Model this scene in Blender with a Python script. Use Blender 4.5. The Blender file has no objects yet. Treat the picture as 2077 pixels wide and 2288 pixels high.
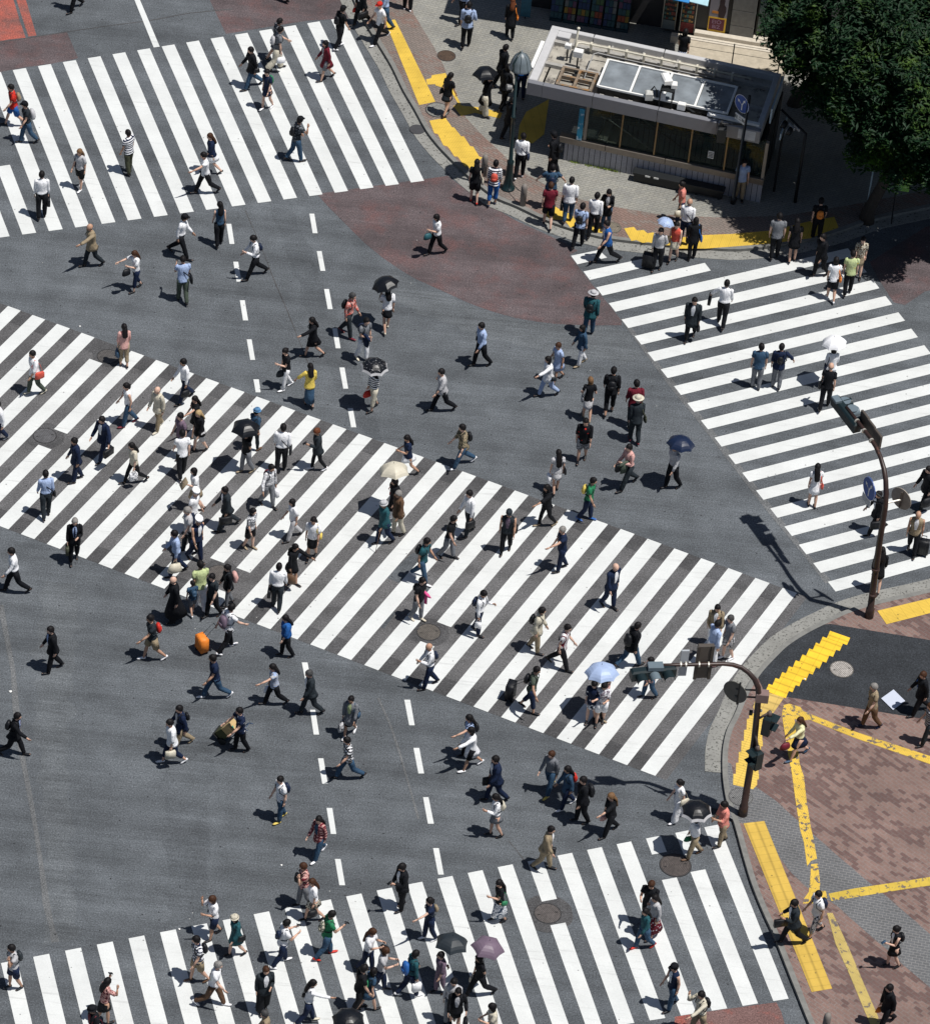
import bpy, math, random
from math import sin, cos, tan, radians, pi, hypot, atan2, degrees
from mathutils import Vector as V, Matrix, noise
from mathutils.geometry import tessellate_polygon
random.seed(7)
sc = bpy.context.scene
COL = sc.collection
# ------------------------------------------------------------------ camera
W, H = 2077.0, 2288.0
F, PT, RO, HC, CY = 9403.3, .7232, .0996, 86.455, 97.7
fw = V((0, cos(PT), -sin(PT))); _r = V((1, 0, 0)); _u = _r.cross(fw)
cr_ = cos(RO) * _r + sin(RO) * _u
cu_ = -sin(RO) * _r + cos(RO) * _u
cam_pos = V((0, -CY, HC))
cd = bpy.data.cameras.new('camera'); cam = bpy.data.objects.new('camera', cd); COL.objects.link(cam)
mw = Matrix((cr_, cu_, -fw)).transposed().to_4x4(); mw.translation = cam_pos
cam.matrix_world = mw
cd.sensor_fit = 'VERTICAL'; cd.sensor_height = 24.0; cd.lens = F / H * 24.0
cd.clip_start = 1.0; cd.clip_end = 2000.0
sc.camera = cam
def at(x, y, z=0.0):
    "a point of the photograph, at height z above the road, as a place in the world"
    d = ((x - W/2)/F)*cr_ - ((y - H/2)/F)*cu_ + fw
    t = (HC - z)/-d.z
    return V((d.x*t, d.y*t - CY, z))
# ------------------------------------------------------------------ light
SAZ, SEL = -20.0, 69.0
w = bpy.data.worlds.new('World'); sc.world = w; w.use_nodes = True
nt = w.node_tree; bg = nt.nodes['Background']
sky = nt.nodes.new('ShaderNodeTexSky'); sky.sky_type = 'NISHITA'; sky.sun_disc = False
sky.sun_elevation = radians(SEL); sky.sun_rotation = radians(90 - SAZ)
nt.links.new(sky.outputs[0], bg.inputs[0]); bg.inputs[1].default_value = 0.05
sd = bpy.data.lights.new('sun', 'SUN'); sun = bpy.data.objects.new('sun', sd); COL.objects.link(sun)
sd.energy = 5.0; sd.angle = radians(0.5); sd.color = (1.0, .965, .915)
sdir = V((cos(radians(SEL))*cos(radians(SAZ)), cos(radians(SEL))*sin(radians(SAZ)), sin(radians(SEL))))
sun.rotation_euler = sdir.to_track_quat('Z', 'Y').to_euler(); sun.location = (20, -10, 60)
sc.view_settings.view_transform = 'Standard'; sc.view_settings.look = 'None'
sc.view_settings.exposure = -0.1; sc.view_settings.gamma = 1.0
# ------------------------------------------------------------------ materials
MATS = {}
def nodes(name, rough=.8):
    m = bpy.data.materials.new(name); m.use_nodes = True
    t = m.node_tree; b = t.nodes['Principled BSDF']; b.inputs['Roughness'].default_value = rough
    return m, t, b
class N:
    def __init__(s, t): s.t = t
    def n(s, typ, **k):
        x = s.t.nodes.new('ShaderNode' + typ)
        for a, v in k.items():
            if a.startswith('i_'): x.inputs[int(a[2:])].default_value = v
            else: setattr(x, a, v)
        return x
    def l(s, a, b): s.t.links.new(a, b)
    def obj(s): return s.n('TexCoord').outputs['Object']
    def map(s, src, rot=0.0, scale=(1, 1, 1)):
        m = s.n('Mapping'); m.inputs['Rotation'].default_value = (0, 0, rot); m.inputs['Scale'].default_value = scale
        s.l(src, m.inputs[0]); return m.outputs[0]
    def noise(s, src, scale, detail=3.0, rough=.6):
        x = s.n('TexNoise'); x.inputs['Scale'].default_value = scale; x.inputs['Detail'].default_value = detail
        x.inputs['Roughness'].default_value = rough; s.l(src, x.inputs['Vector']); return x.outputs['Fac']
    def ramp(s, src, stops):
        x = s.n('ValToRGB'); e = x.color_ramp.elements
        while len(e) < len(stops): e.new(.5)
        for k, (p, c) in enumerate(stops):
            e[k].position = p; e[k].color = (c, c, c, 1) if isinstance(c, (int, float)) else (*c, 1)
        s.l(src, x.inputs[0]); return x.outputs[0]
    def mul(s, a, b, f=1.0, mode='MULTIPLY'):
        x = s.n('Mix', data_type='RGBA', blend_type=mode); x.inputs[0].default_value = f
        for v, i in ((a, 6), (b, 7)):
            if isinstance(v, tuple): x.inputs[i].default_value = (*v, 1)
            else: s.l(v, x.inputs[i])
        return x.outputs[2]
    def mix(s, fac, a, b):
        x = s.n('Mix', data_type='RGBA')
        s.l(fac, x.inputs[0])
        for v, i in ((a, 6), (b, 7)):
            if isinstance(v, tuple): x.inputs[i].default_value = (*v, 1)
            else: s.l(v, x.inputs[i])
        return x.outputs[2]
    def bump(s, h, b, st=.3, d=.01):
        x = s.n('Bump'); x.inputs['Strength'].default_value = st; x.inputs['Distance'].default_value = d
        s.l(h, x.inputs['Height']); s.l(x.outputs[0], b.inputs['Normal'])

def mat_asphalt(name, base, tint=None, tint_amt=None, streak=.5, rot=-.22, wear=0.0):
    m, t, b = nodes(name, .85); q = N(t); o = q.obj()
    fine = q.ramp(q.noise(o, 22, 2, .9), [(.30, .42), (.47, .95), (.56, 1.12), (.70, 1.9)])
    mid = q.ramp(q.noise(o, 1.1, 5, .6), [(.3, .80), (.7, 1.18)])
    big = q.ramp(q.noise(o, .16, 3, .5), [(.3, .86), (.7, 1.14)])
    st = q.ramp(q.noise(q.map(o, rot, (.35, 7.0, 1)), 1.2, 4, .6), [(.35, 1 - .16*streak), (.65, 1 + .16*streak)])
    c = q.mul(base, fine); c = q.mul(c, mid); c = q.mul(c, big); c = q.mul(c, st)
    lane = q.ramp(q.noise(q.map(o, 1.47, (.05, 1.1, 1)), .9, 3, .5), [(.34, .80), (.6, 1.10)])
    c = q.mul(c, lane)
    gum = q.n('TexVoronoi'); gum.inputs['Scale'].default_value = 2.3; q.l(o, gum.inputs['Vector'])
    c = q.mix(q.ramp(gum.outputs['Distance'], [(.045, 1.0), (.07, 0.0)]), c, (.022, .023, .026))
    v2 = q.n('TexVoronoi'); v2.inputs['Scale'].default_value = 1.1; q.l(q.map(o, .6), v2.inputs['Vector'])
    c = q.mix(q.ramp(v2.outputs['Distance'], [(.012, 1.0), (.02, 0.0)]), c, (.5, .5, .48))
    if tint:
        c = q.mix(q.ramp(q.noise(o, .9, 6, .7), tint_amt), c, q.mul(tint, fine))
    q.l(c, b.inputs['Base Color']); q.bump(q.noise(o, 45, 2, .8), b, .35, .01); b.inputs['Specular IOR Level'].default_value = .25
    return m
def mat_paint(name, base, wearcol, amt=.06, gums=2.2):
    m, t, b = nodes(name, .6); q = N(t); o = q.obj()
    c = q.mul(base, q.ramp(q.noise(o, .8, 4, .6), [(.3, .9), (.65, 1.02)]))
    c = q.mul(c, q.ramp(q.noise(o, 24, 2, .8), [(.3, .9), (.6, 1.0)]))
    scr = q.ramp(q.noise(q.map(o, .5, (.25, 5, 1)), 1.6, 6, .7), [(.56, 0.0), (.74, amt*5)])
    c = q.mix(scr, c, wearcol)
    v = q.n('TexVoronoi'); v.inputs['Scale'].default_value = gums; q.l(o, v.inputs['Vector'])
    c = q.mix(q.ramp(v.outputs['Distance'], [(.045, .75), (.065, 0.0)]), c, (.12, .12, .12))
    q.l(c, b.inputs['Base Color']); q.bump(q.noise(o, 60, 2), b, .2, .004); b.inputs['Specular IOR Level'].default_value = .3
    return m
def mat_brick(name, c1, c2, mortar, rot, scale, w_=.2, h_=.1, msize=.006, patch=None, patch_amt=.5):
    m, t, b = nodes(name, .85); q = N(t); o = q.obj()
    mp = q.map(o, rot); x = q.n('TexBrick', offset=.5)
    x.inputs['Scale'].default_value = scale; x.inputs['Mortar Size'].default_value = msize
    x.inputs['Brick Width'].default_value = w_; x.inputs['Row Height'].default_value = h_
    x.inputs['Color1'].default_value = (*c1, 1); x.inputs['Color2'].default_value = (*c2, 1); x.inputs['Mortar'].default_value = (*mortar, 1)
    q.l(mp, x.inputs['Vector']); c = x.outputs['Color']
    if patch:
        pt = q.n('TexBrick', offset=.5); pt.inputs['Scale'].default_value = scale
        pt.inputs['Brick Width'].default_value = w_; pt.inputs['Row Height'].default_value = h_; pt.inputs['Mortar Size'].default_value = 0
        pt.inputs['Color1'].default_value = (0, 0, 0, 1); pt.inputs['Color2'].default_value = (1, 1, 1, 1); q.l(mp, pt.inputs['Vector'])
        s1 = q.mul(q.mul(pt.outputs['Color'], (.30, .30, .30)), q.noise(q.map(o, rot, (.5, 1.5, 1)), .40, 3, .6), 1, 'ADD')
        c = q.mix(q.ramp(s1, [(.80 - patch_amt*.25, 0.0), (.82 - patch_amt*.25, 1.0)]), c, q.mul(c, patch))
    c = q.mul(c, q.ramp(q.noise(o, 30, 2, .8), [(.3, .78), (.7, 1.2)]))
    c = q.mul(c, q.ramp(q.noise(o, .5, 5, .65), [(.3, .8), (.7, 1.18)]))
    v = q.n('TexVoronoi'); v.inputs['Scale'].default_value = 2.1; q.l(o, v.inputs['Vector'])
    c = q.mix(q.ramp(v.outputs['Distance'], [(.04, .8), (.06, 0.0)]), c, (.03, .03, .03))
    q.l(c, b.inputs['Base Color']); q.bump(x.outputs['Fac'], b, -.4, .01)
    return m
def mat_plain(name, c, rough=.6, metal=0.0, var=.12, sc_=6.0, spec=.4, spots=None):
    k = ('plain', name)
    if k in MATS: return MATS[k]
    m, t, b = nodes(name, rough); q = N(t); o = q.obj()
    cc = q.mul(c, q.ramp(q.noise(o, sc_, 5, .65), [(.3, 1 - var), (.7, 1 + var)]))
    if spots: cc = q.mix(q.ramp(q.noise(o, spots[0], 4, .7), [(spots[1], 0.0), (spots[1] + .08, 1.0)]), cc, spots[2])
    q.l(cc, b.inputs['Base Color']); b.inputs['Metallic'].default_value = metal; b.inputs['Specular IOR Level'].default_value = spec
    MATS[k] = m; return m
PAL = dict(K=(.006, .007, .010), N=(.009, .018, .05), W=(.84, .85, .88), w=(.48, .48, .50), G=(.17, .18, .2), g=(.020, .027, .034),
           B=(.36, .46, .68), b=(.035, .078, .14), r=(.55, .03, .02), m=(.14, .012, .025), p=(.62, .36, .33), k=(.30, .24, .16),
           c=(.58, .54, .44), o=(.05, .055, .035), e=(.025, .20, .09), y=(.72, .55, .12), t=(.02, .09, .11), u=(.02, .11, .36),
           q=(.12, .068, .04), O=(.75, .22, .03), s=(.66, .24, .20), l=(.16, .115, .16), R=(.6, .09, .06), v=(.07, .09, .07), z=(.5, .58, .3), Y=(.74, .72, .44), P=(.70, .10, .28), C=(.09, .22, .40))
CN = dict(K='black', N='navy blue', W='white', w='pale grey', G='grey', g='dark grey', B='light blue', b='blue denim', r='red', m='maroon', p='pale pink',
          k='khaki', c='cream', o='olive', e='green', y='yellow', t='teal', u='bright blue', q='brown', O='orange', s='salmon pink', l='purple', R='orange red', v='grey green', z='lime green', Y='pale yellow', P='magenta pink', C='mid blue')
def cloth(code):
    if code in MATS: return MATS[code]
    a, _, pat = code.partition('#')
    m, t, b = nodes('cloth_' + CN[a].replace(' ', '_') + ('_' + pat.split('~')[0] if pat else ''), .8); q = N(t); o = q.obj()
    base = PAL[a]; c = None
    if pat:
        kind, c2 = pat.split('~'); c2 = PAL[c2]
        sep = q.n('SeparateXYZ'); q.l(o, sep.inputs[0])
        def band(s_, f, th):
            x = q.n('Math', operation='MULTIPLY', i_1=f); q.l(sep.outputs[s_], x.inputs[0])
            y = q.n('Math', operation='FRACT'); q.l(x.outputs[0], y.inputs[0])
            z = q.n('Math', operation='GREATER_THAN', i_1=th); q.l(y.outputs[0], z.inputs[0]); return z.outputs[0]
        if kind == 'stripe': c = q.mix(band(2, 12.0, .5), base, c2)
        elif kind == 'vstripe': c = q.mix(band(0, 16.0, .5), base, c2)
        elif kind == 'check':
            f = q.n('Math', operation='MULTIPLY'); q.l(band(2, 9.0, .5), f.inputs[0]); q.l(band(0, 9.0, .45), f.inputs[1])
            c = q.mix(f.outputs[0], base, c2)
            g2 = q.n('Math', operation='MULTIPLY'); q.l(band(2, 18.0, .8), g2.inputs[0]); g2.inputs[1].default_value = .6
            c = q.mix(g2.outputs[0], c, c2)
        else:
            v = q.n('TexVoronoi'); v.inputs['Scale'].default_value = {'dots': 13.0, 'floral': 11.0, 'camo': 8.0, 'logo': 5.0}[kind]; q.l(o, v.inputs['Vector'])
            if kind == 'dots': c = q.mix(q.ramp(v.outputs['Distance'], [(.26, 1.0), (.32, 0.0)]), base, c2)
            elif kind == 'logo': c = q.mix(q.ramp(v.outputs['Distance'], [(.14, 1.0), (.18, 0.0)]), base, c2)
            else: c = q.mix(q.ramp(q.noise(o, 16.0, 3, .7), [(.5, 0.0), (.54, 1.0)]), base, c2)
    vv = q.ramp(q.noise(o, 7, 4, .6), [(.3, .84), (.7, 1.14)])
    c = q.mul(c if c is not None else base, vv)
    q.l(c, b.inputs['Base Color']); b.inputs['Specular IOR Level'].default_value = .2
    q.bump(q.noise(q.map(o, .3, (1, 1, .55)), 13, 3, .5), b, .9, .035)
    MATS[code] = m; return m
# ------------------------------------------------------------------ mesh helpers
class MB:
    def __init__(s): s.v = []; s.f = []; s.mi = []
    def add(s, vs, fs, mi=0):
        o = len(s.v); s.v += [tuple(p) for p in vs]; s.f += [tuple(i + o for i in f) for f in fs]; s.mi += [mi]*len(fs); return s
    def tube(s, pts, rad, n=8, side=V((1, 0, 0)), cap=True, mi=0, jit=0.0, seed=0):
        vs = []; fs = []; P = [V(p) for p in pts]; k = len(P)
        for i in range(k):
            t = (P[min(i+1, k-1)] - P[max(i-1, 0)])
            if t.length < 1e-9: t = V((0, 0, 1))
            t.normalize(); sx = side - side.dot(t)*t
            if sx.length < 1e-3: sx = V((0, 1, .1)) - V((0, 1, .1)).dot(t)*t
            sx.normalize(); sy = t.cross(sx)
            r = rad[i]; a, b = (r, r) if isinstance(r, (int, float)) else r
            for j in range(n):
                th = 2*pi*j/n; p = P[i] + sx*(a*cos(th)) + sy*(b*sin(th))
                if jit:
                    d = (p - P[i]); q = noise.noise(p*9.0 + V((seed, 0, 0))); p = P[i] + d*(1 + jit*q)
                vs.append(p)
        for i in range(k-1):
            for j in range(n): fs.append((i*n+j, i*n+(j+1) % n, (i+1)*n+(j+1) % n, (i+1)*n+j))
        if cap:
            vs += [P[0], P[-1]]; c0 = len(vs)-2
            for j in range(n): fs.append((c0, (j+1) % n, j)); fs.append((c0+1, (k-1)*n+j, (k-1)*n+(j+1) % n))
        return s.add(vs, fs, mi)
    def box(s, c, d, rz=0.0, bev=0.0, mi=0, M=None):
        x, y, z = [a/2 for a in d]; c = V(c); R = Matrix.Rotation(rz, 3, 'Z') if M is None else M
        if bev:
            vs = []; b = bev
            for sz, ins in ((-z, b), (-z+b, 0), (z-b, 0), (z, b)):
                for sx, sy in ((-1, -1), (1, -1), (1, 1), (-1, 1)): vs.append(c + R @ V((sx*(x-ins), sy*(y-ins), sz)))
            fs = [(3, 2, 1, 0), (12, 13, 14, 15)]
            for i in range(3):
                for j in range(4): fs.append((i*4+j, i*4+(j+1) % 4, i*4+4+(j+1) % 4, i*4+4+j))
            return s.add(vs, fs, mi)
        vs = [c + R @ V((sx*x, sy*y, sz*z)) for sz in (-1, 1) for sx, sy in ((-1, -1), (1, -1), (1, 1), (-1, 1))]
        return s.add(vs, [(3, 2, 1, 0), (4, 5, 6, 7), (0, 1, 5, 4), (1, 2, 6, 5), (2, 3, 7, 6), (3, 0, 4, 7)], mi)
    def sheet(s, pts, z=None, mi=0, holes=()):
        lp = [[V((p[0], p[1], 0)) for p in q] for q in [pts, *holes]]
        flat = [p for q in lp for p in q]; tri = tessellate_polygon(lp)
        vs = [(p.x, p.y, z if z is not None else 0) for p in flat]; fs = []
        for a, b, c in tri:
            n = (flat[b]-flat[a]).cross(flat[c]-flat[a]).z; fs.append((a, b, c) if n > 0 else (a, c, b))
        return s.add(vs, fs, mi)
    def slab(s, pts, z0, z1, mi=0, holes=()):
        s.sheet(pts, z1, mi, holes)
        for q in [pts, *holes]:
            n = len(q); area = sum(q[i][0]*q[(i+1) % n][1] - q[(i+1) % n][0]*q[i][1] for i in range(n))
            if q is not pts: area = -area
            vs = [(p[0], p[1], z0) for p in q] + [(p[0], p[1], z1) for p in q]
            fs = [(i, (i+1) % n, n+(i+1) % n, n+i) if area > 0 else (n+i, n+(i+1) % n, (i+1) % n, i) for i in range(n)]
            s.add(vs, fs, mi)
        return s
    def ell(s, c, r, n=10, k=7, mi=0, fn=None):
        vs = []; fs = []; c = V(c)
        for i in range(k+1):
            ph = pi*i/k
            for j in range(n):
                th = 2*pi*j/n; u = V((sin(ph)*cos(th), sin(ph)*sin(th), cos(ph)))
                if fn: u = fn(u)
                vs.append(c + V((u.x*r[0], u.y*r[1], u.z*r[2])))
        for i in range(k):
            for j in range(n): fs.append((i*n+j, (i+1)*n+j, (i+1)*n+(j+1) % n, i*n+(j+1) % n))
        return s.add(vs, fs, mi)
    def build(s, name, mats, parent=None, loc=(0, 0, 0), rz=0.0, smooth=False):
        me = bpy.data.meshes.new(name); loc = V(loc)
        me.from_pydata(s.v, [], s.f); me.update()
        for m in (mats if isinstance(mats, (list, tuple)) else [mats]): me.materials.append(m)
        if any(s.mi): me.polygons.foreach_set('material_index', s.mi)
        if smooth: me.polygons.foreach_set('use_smooth', [True]*len(me.polygons))
        o = bpy.data.objects.new(name, me); COL.objects.link(o); o.location = loc; o.rotation_euler = (0, 0, rz)
        if parent: o.parent = parent
        return o
def tag(o, label=None, cat=None, group=None, kind=None):
    if label: o['label'] = label
    if cat: o['category'] = cat
    if group: o['group'] = group
    if kind: o['kind'] = kind
    return o
def empty(name, loc=(0, 0, 0), rz=0.0, **k):
    o = bpy.data.objects.new(name, None); COL.objects.link(o); o.location = loc; o.rotation_euler = (0, 0, rz); o.empty_display_size = .2
    return tag(o, **k)
def struct(name, mb, m, smooth=False): return tag(mb.build(name, m, smooth=smooth), kind='structure')
def tl(t, x, y):
    ox = {'a': 0, 'b': 500, 'c': 1000, 'd': 1500}[t[0]]; oy = {'1': 0, '2': 450, '3': 900, '4': 1350, '5': 1788}[t[1]]
    k = 3.1716 if t[0] == 'd' else 3.66
    return ox + x/k, oy + y/k
def PX(pts, z=0.0): return [at(x, y, z) for x, y in pts]
def TP(t, pts, z=0.0): return [at(*tl(t, x, y), z) for x, y in pts]
# ------------------------------------------------------------------ the road
PAVE = .12
road_m = mat_asphalt('asphalt', (.095, .105, .116))
dark_m = mat_asphalt('asphalt_patch', (.072, .072, .075), streak=.2)
cross_m = mat_asphalt('asphalt_crossing', (.106, .105, .108), streak=.2)
red_m = mat_asphalt('asphalt_brown_red', (.098, .079, .083), (.16, .068, .062), [(.48, 0.0), (.78, .7)], streak=.5)
redb_m = mat_asphalt('asphalt_bright_red', (.115, .085, .082), (.34, .095, .072), [(.36, .20), (.58, 1.0)], streak=.2)
reds_m = mat_asphalt('asphalt_scuffed_red', (.115, .085, .082), (.27, .085, .068), [(.50, .20), (.62, 1.0)], streak=.2)
new_m = mat_asphalt('asphalt_new_black', (.032, .036, .042), streak=.1)
white_m = mat_paint('road_paint_white', (.67, .69, .685), (.26, .26, .26), .09)
# station kiosk frame (needed for the stair well cut through the ground)
KO = V((.65, 18.96, 0)); KX = V((.982, -.188, 0)).normalized(); KY = V((.188, .982, 0)).normalized(); KR = atan2(KX.y, KX.x)
def K(x, y, z=0.0): return KO + KX*x + KY*y + V((0, 0, z))
well = [K(2.3, .55), K(8.1, .55), K(8.1, 3.1), K(2.3, 3.1)]
R_ = 700.0
struct('road', MB().sheet([(-R_, -R_), (R_, -R_), (R_, R_), (-R_, R_)], 0.0, holes=[well]), road_m)
# coloured and patched asphalt, 2 mm above the road
Z1, Z2, Z3 = .003, .006, .010
arcs = [tl('c2', 1420, 1012), tl('c2', 1200, 1014), tl('c2', 1000, 1010), tl('c2', 860, 1000), tl('c2', 720, 982), tl('c2', 560, 955), tl('c2', 400, 912), tl('c2', 270, 868), tl('c2', 150, 822), tl('c2', 0, 752),
        tl('b2', 1560, 630), tl('b2', 1430, 552), tl('b2', 1300, 462), tl('b2', 1150, 340), tl('b2', 1050, 240), tl('b2', 960, 150), tl('b2', 880, 70), tl('b2', 815, 0), (708, 433)]
struct('road_red_wedge', MB().sheet(PX([(1000, 393), (1040, 424), (1095, 459), (1150, 492), (1240, 533), (1290, 560), (1272, 570), (1300, 607), (1330, 645), (1360, 681), (1388, 717)] + arcs), Z1), red_m)
struct('road_red_top', MB().sheet(PX([(440, -60), (760, -60), (768, 0), (800, 40), (690, 46), (600, 60), (505, 76)]), Z1), red_m)
struct('road_red_far_left', MB().sheet(PX([(-60, 175), (0, 161), (60, 150), (118, 142), (175, 130), (150, 72), (-60, 100)]), Z1), red_m)
struct('road_red_patch', MB().sheet(TP('a1', [(-200, 370), (60, 325), (212, 308), (160, 160), (90, -80), (-200, -80)]), Z1), redb_m)
struct('road_red_strip', MB().sheet(TP('a1', [(235, 300), (300, 290), (190, -80), (110, -80)]), Z1), redb_m)
struct('road_red_right', MB().sheet(TP('d2', [(1400, 430), (1460, 545), (1570, 715), (1650, 735), (1790, 640), (2100, 560), (2300, 100), (1800, 180)]), Z1), red_m)
struct('road_red_bottom', MB().sheet(TP('d5', [(20, 1535), (300, 1492), (520, 1462), (740, 1432), (775, 1500), (830, 1700), (20, 1760)]), Z1), reds_m)
# ---- zebra crossings
def zebra(t0, tn, it, b0, bn, ib, idx, ratio=.52, gaps={}, start={}, end={}, width=None):
    "stripes at a regular spacing in the world; t.. far ends, b.. near ends; gaps given in photo rows"
    T0, T1, B0, B1 = [at(*p) for p in (t0, tn, b0, bn)]
    dT = (T1-T0)/(it[1]-it[0]); dB = (B1-B0)/(ib[1]-ib[0]); mb = MB(); out = {}
    for i in idx:
        a = T0 + dT*(i-it[0]); b = B0 + dB*(i-ib[0]); out[i] = (a, b, dT, dB)
        def tt(y):                     # photo row -> fraction along the stripe
            lo, hi = -1.0, 2.0
            for _ in range(40):
                mid = (lo+hi)/2; p = a.lerp(b, mid); v = p - cam_pos; py = H/2 - F*v.dot(cu_)/v.dot(fw)
                if py < y: lo = mid
                else: hi = mid
            return lo
        segs = [(0.0 if i not in start else tt(start[i]), 1.0 if i not in end else tt(end[i]))]
        for g0, g1 in gaps.get(i, []): s0, s1 = segs.pop(); segs += [(s0, tt(g0)), (tt(g1), s1)]
        for s0, s1 in segs:
            k = 6; j = lambda: random.uniform(-.006, .006); L = []; R = []
            for q in range(k+1):
                f = s0 + (s1-s0)*q/k; p = a.lerp(b, f); w_ = (dT*(1-f) + dB*f)*ratio
                L.append(p + w_*j()); R.append(p + w_*(1+j()))
            mb.sheet([(p.x, p.y) for p in L + R[::-1]], Z3)
    return mb, out
A, _ = zebra((29.2, 157.1), (686.3, 52.5), (0, 12), (168.9, 508.7), (861.5, 415.8), (0, 12), range(-6, 14), .52, start={-2: 373, -3: 420})
struct('zebra_crossing', A, white_m)
B, Bo = zebra((1747.5, 1314), (18.6, 684.2), (0, 30), (1430.3, 1721.6), (47, 1193.7), (0, 23), range(0, 44), -.52,
              gaps={25: [(959, 994)], 17: [(1247, 1292)], 16: [(1269, 1316)], 9: [(1390, 1433)]}, start={26: 802})
# the recorded corners are the left ones of each stripe; index 0 is the right end, so the width runs the other way
struct('zebra_crossing_diagonal', B, white_m)
Cm, _ = zebra((1359.3, 678.1), (1848.4, 1300.4), (3, 19), (1893, 555), (2063.4, 771.6), (3, 9), range(3, 20), .52)
struct('zebra_crossing_right', Cm, white_m)
cm2 = MB()
for q in ([(1275, 572), (1337, 559), (1355.5, 576), (1289, 591)], [(1302.7, 607), (1443.5, 577), (1456, 593.5), (1317, 626)], [(1331, 642.6), (1573.5, 587.8), (1587, 605), (1345, 661)]):
    cm2.sheet([(p.x, p.y) for p in PX(q)], Z3)
struct('zebra_crossing_right_kerb_end', cm2, white_m)
D, _ = zebra((74.6, 2138.5), (1442.1, 1874.1), (0, 20), (1450.8, 2280.6), (1726.4, 2237.3), (18, 22), range(-3, 23), .50,
             gaps={16: [(2015, 2068)], 20: [(1910, 1967)], 21: [(1911, 1949)]})
struct('zebra_crossing_bottom', D, white_m)
# darker bands of asphalt under the diagonal crossing and at its two edges
a0, b0, dT, dB = Bo[0]; a1, b1, _, _ = Bo[43]
def band(f0, f1, g0=0, g1=43, ext=.9):
    p = [a0.lerp(b0, f0) - dT*ext, a0.lerp(b0, f1) - dT*ext, a1.lerp(b1, f1), a1.lerp(b1, f0)]
    return [(v.x, v.y) for v in p]
struct('crossing_asphalt', MB().sheet(band(0, 1), Z1), cross_m)
eb = MB(); eb.sheet(band(0.0, .075, ext=.2), Z2); eb.sheet(band(.925, 1.0, ext=.2), Z2)
struct('crossing_edge_asphalt', eb, dark_m)
# lane dashes
dm = MB()
for t, q in [('b2', [(22, 185), (62, 185), (88, 350), (48, 350)]), ('b2', [(78, 495), (118, 495), (145, 658), (105, 658)]), ('b2', [(132, 810), (172, 810), (200, 975), (158, 975)]),
             ('b2', [(188, 1130), (228, 1130), (257, 1298), (217, 1298)]), ('b2', [(243, 1457), (287, 1457), (302, 1563), (262, 1563)]), ('b2', [(700, 102), (740, 102), (767, 262), (727, 262)]),
             ('b2', [(760, 408), (800, 408), (831, 570), (790, 570)]), ('b2', [(820, 718), (860, 718), (890, 883), (850, 883)]), ('b2', [(887, 1040), (927, 1040), (955, 1203), (915, 1203)]),
             ('b2', [(945, 1360), (987, 1360), (1017, 1533), (977, 1533)]), ('b3', [(1012, 45), (1055, 45), (1083, 202), (1041, 202)]),
             ('b4', [(638, 478), (685, 478), (722, 680), (677, 680)]), ('b4', [(705, 865), (748, 865), (780, 1068), (735, 1068)]), ('b4', [(770, 1262), (815, 1262), (850, 1470), (805, 1470)]),
             ('b5', [(840, 65), (887, 65), (920, 278), (875, 278)]), ('b5', [(908, 482), (955, 482), (992, 697), (945, 697)]), ('b4', [(1475, 783), (1523, 783), (1560, 992), (1515, 992)]),
             ('b4', [(1550, 1177), (1597, 1177), (1637, 1386), (1590, 1386)]), ('b4', [(1628, 1580), (1673, 1580), (1717, 1797), (1668, 1797)]), ('b5', [(1710, 393), (1757, 393), (1798, 610), (1752, 610)]),
             ('a1', [(1040, -150), (1082, -150), (1308, 384), (1258, 390)])]:
    dm.sheet([(p.x, p.y) for p in TP(t, q)], Z3)
struct('lane_marking', dm, white_m)
# ---- darker wheel worn lanes, old trench repairs and tyre marks, thin sheets over the road
def mat_wear(name, col, cover=.5, soft=.12, sc_=1.6):
    m, t, b = nodes(name, .8); q = N(t); o = q.obj()
    fine = q.ramp(q.noise(o, 22, 2, .9), [(.30, .42), (.47, .95), (.56, 1.12), (.70, 1.9)])
    q.l(q.mul(col, fine), b.inputs['Base Color']); b.inputs['Specular IOR Level'].default_value = .25
    return m
trench_m = mat_asphalt('asphalt_trench', (.080, .088, .097), streak=.1)
lane_m = mat_asphalt('asphalt_worn_lane', (.084, .093, .103), streak=.8)
pale2_m = mat_asphalt('asphalt_bleached', (.104, .114, .124), streak=.9)
def ragged(pts, z, m, name, amp=.05, step=.25):
    P = PX(pts); out = []
    for i, p in enumerate(P):
        q = P[(i+1) % len(P)]; n = max(2, int((q-p).length/step)); t = (q-p).normalized(); nn = V((-t.y, t.x, 0))
        for k in range(n): out.append(p.lerp(q, k/n) + nn*amp*(2*noise.noise(p.lerp(q, k/n)*2.1)))
    return struct(name, MB().sheet([(p.x, p.y) for p in out], z), m)
ragged([(355, 1560), (470, 1590), (478, 1700), (470, 1850), (460, 2000), (440, 2062), (372, 2076), (378, 1960), (372, 1800), (350, 1660)], .0012, lane_m, 'asphalt_worn_lane', .16)
ragged([(592, 432), (640, 430), (700, 580), (760, 720), (820, 880), (860, 985), (800, 962), (745, 850), (690, 700), (640, 560)], .0012, lane_m, 'asphalt_worn_lane', .12)
ragged([(870, 600), (1010, 672), (1150, 715), (1310, 728), (1390, 735), (1440, 800), (1380, 810), (1240, 790), (1080, 755), (940, 700), (860, 650)], .0012, pale2_m, 'asphalt_bleached_band', .14)
ragged([(600, 1330), (760, 1395), (930, 1465), (1010, 1500), (1020, 1560), (900, 1530), (740, 1462), (600, 1402)], .0013, pale2_m, 'asphalt_bleached_band', .14)
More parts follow.
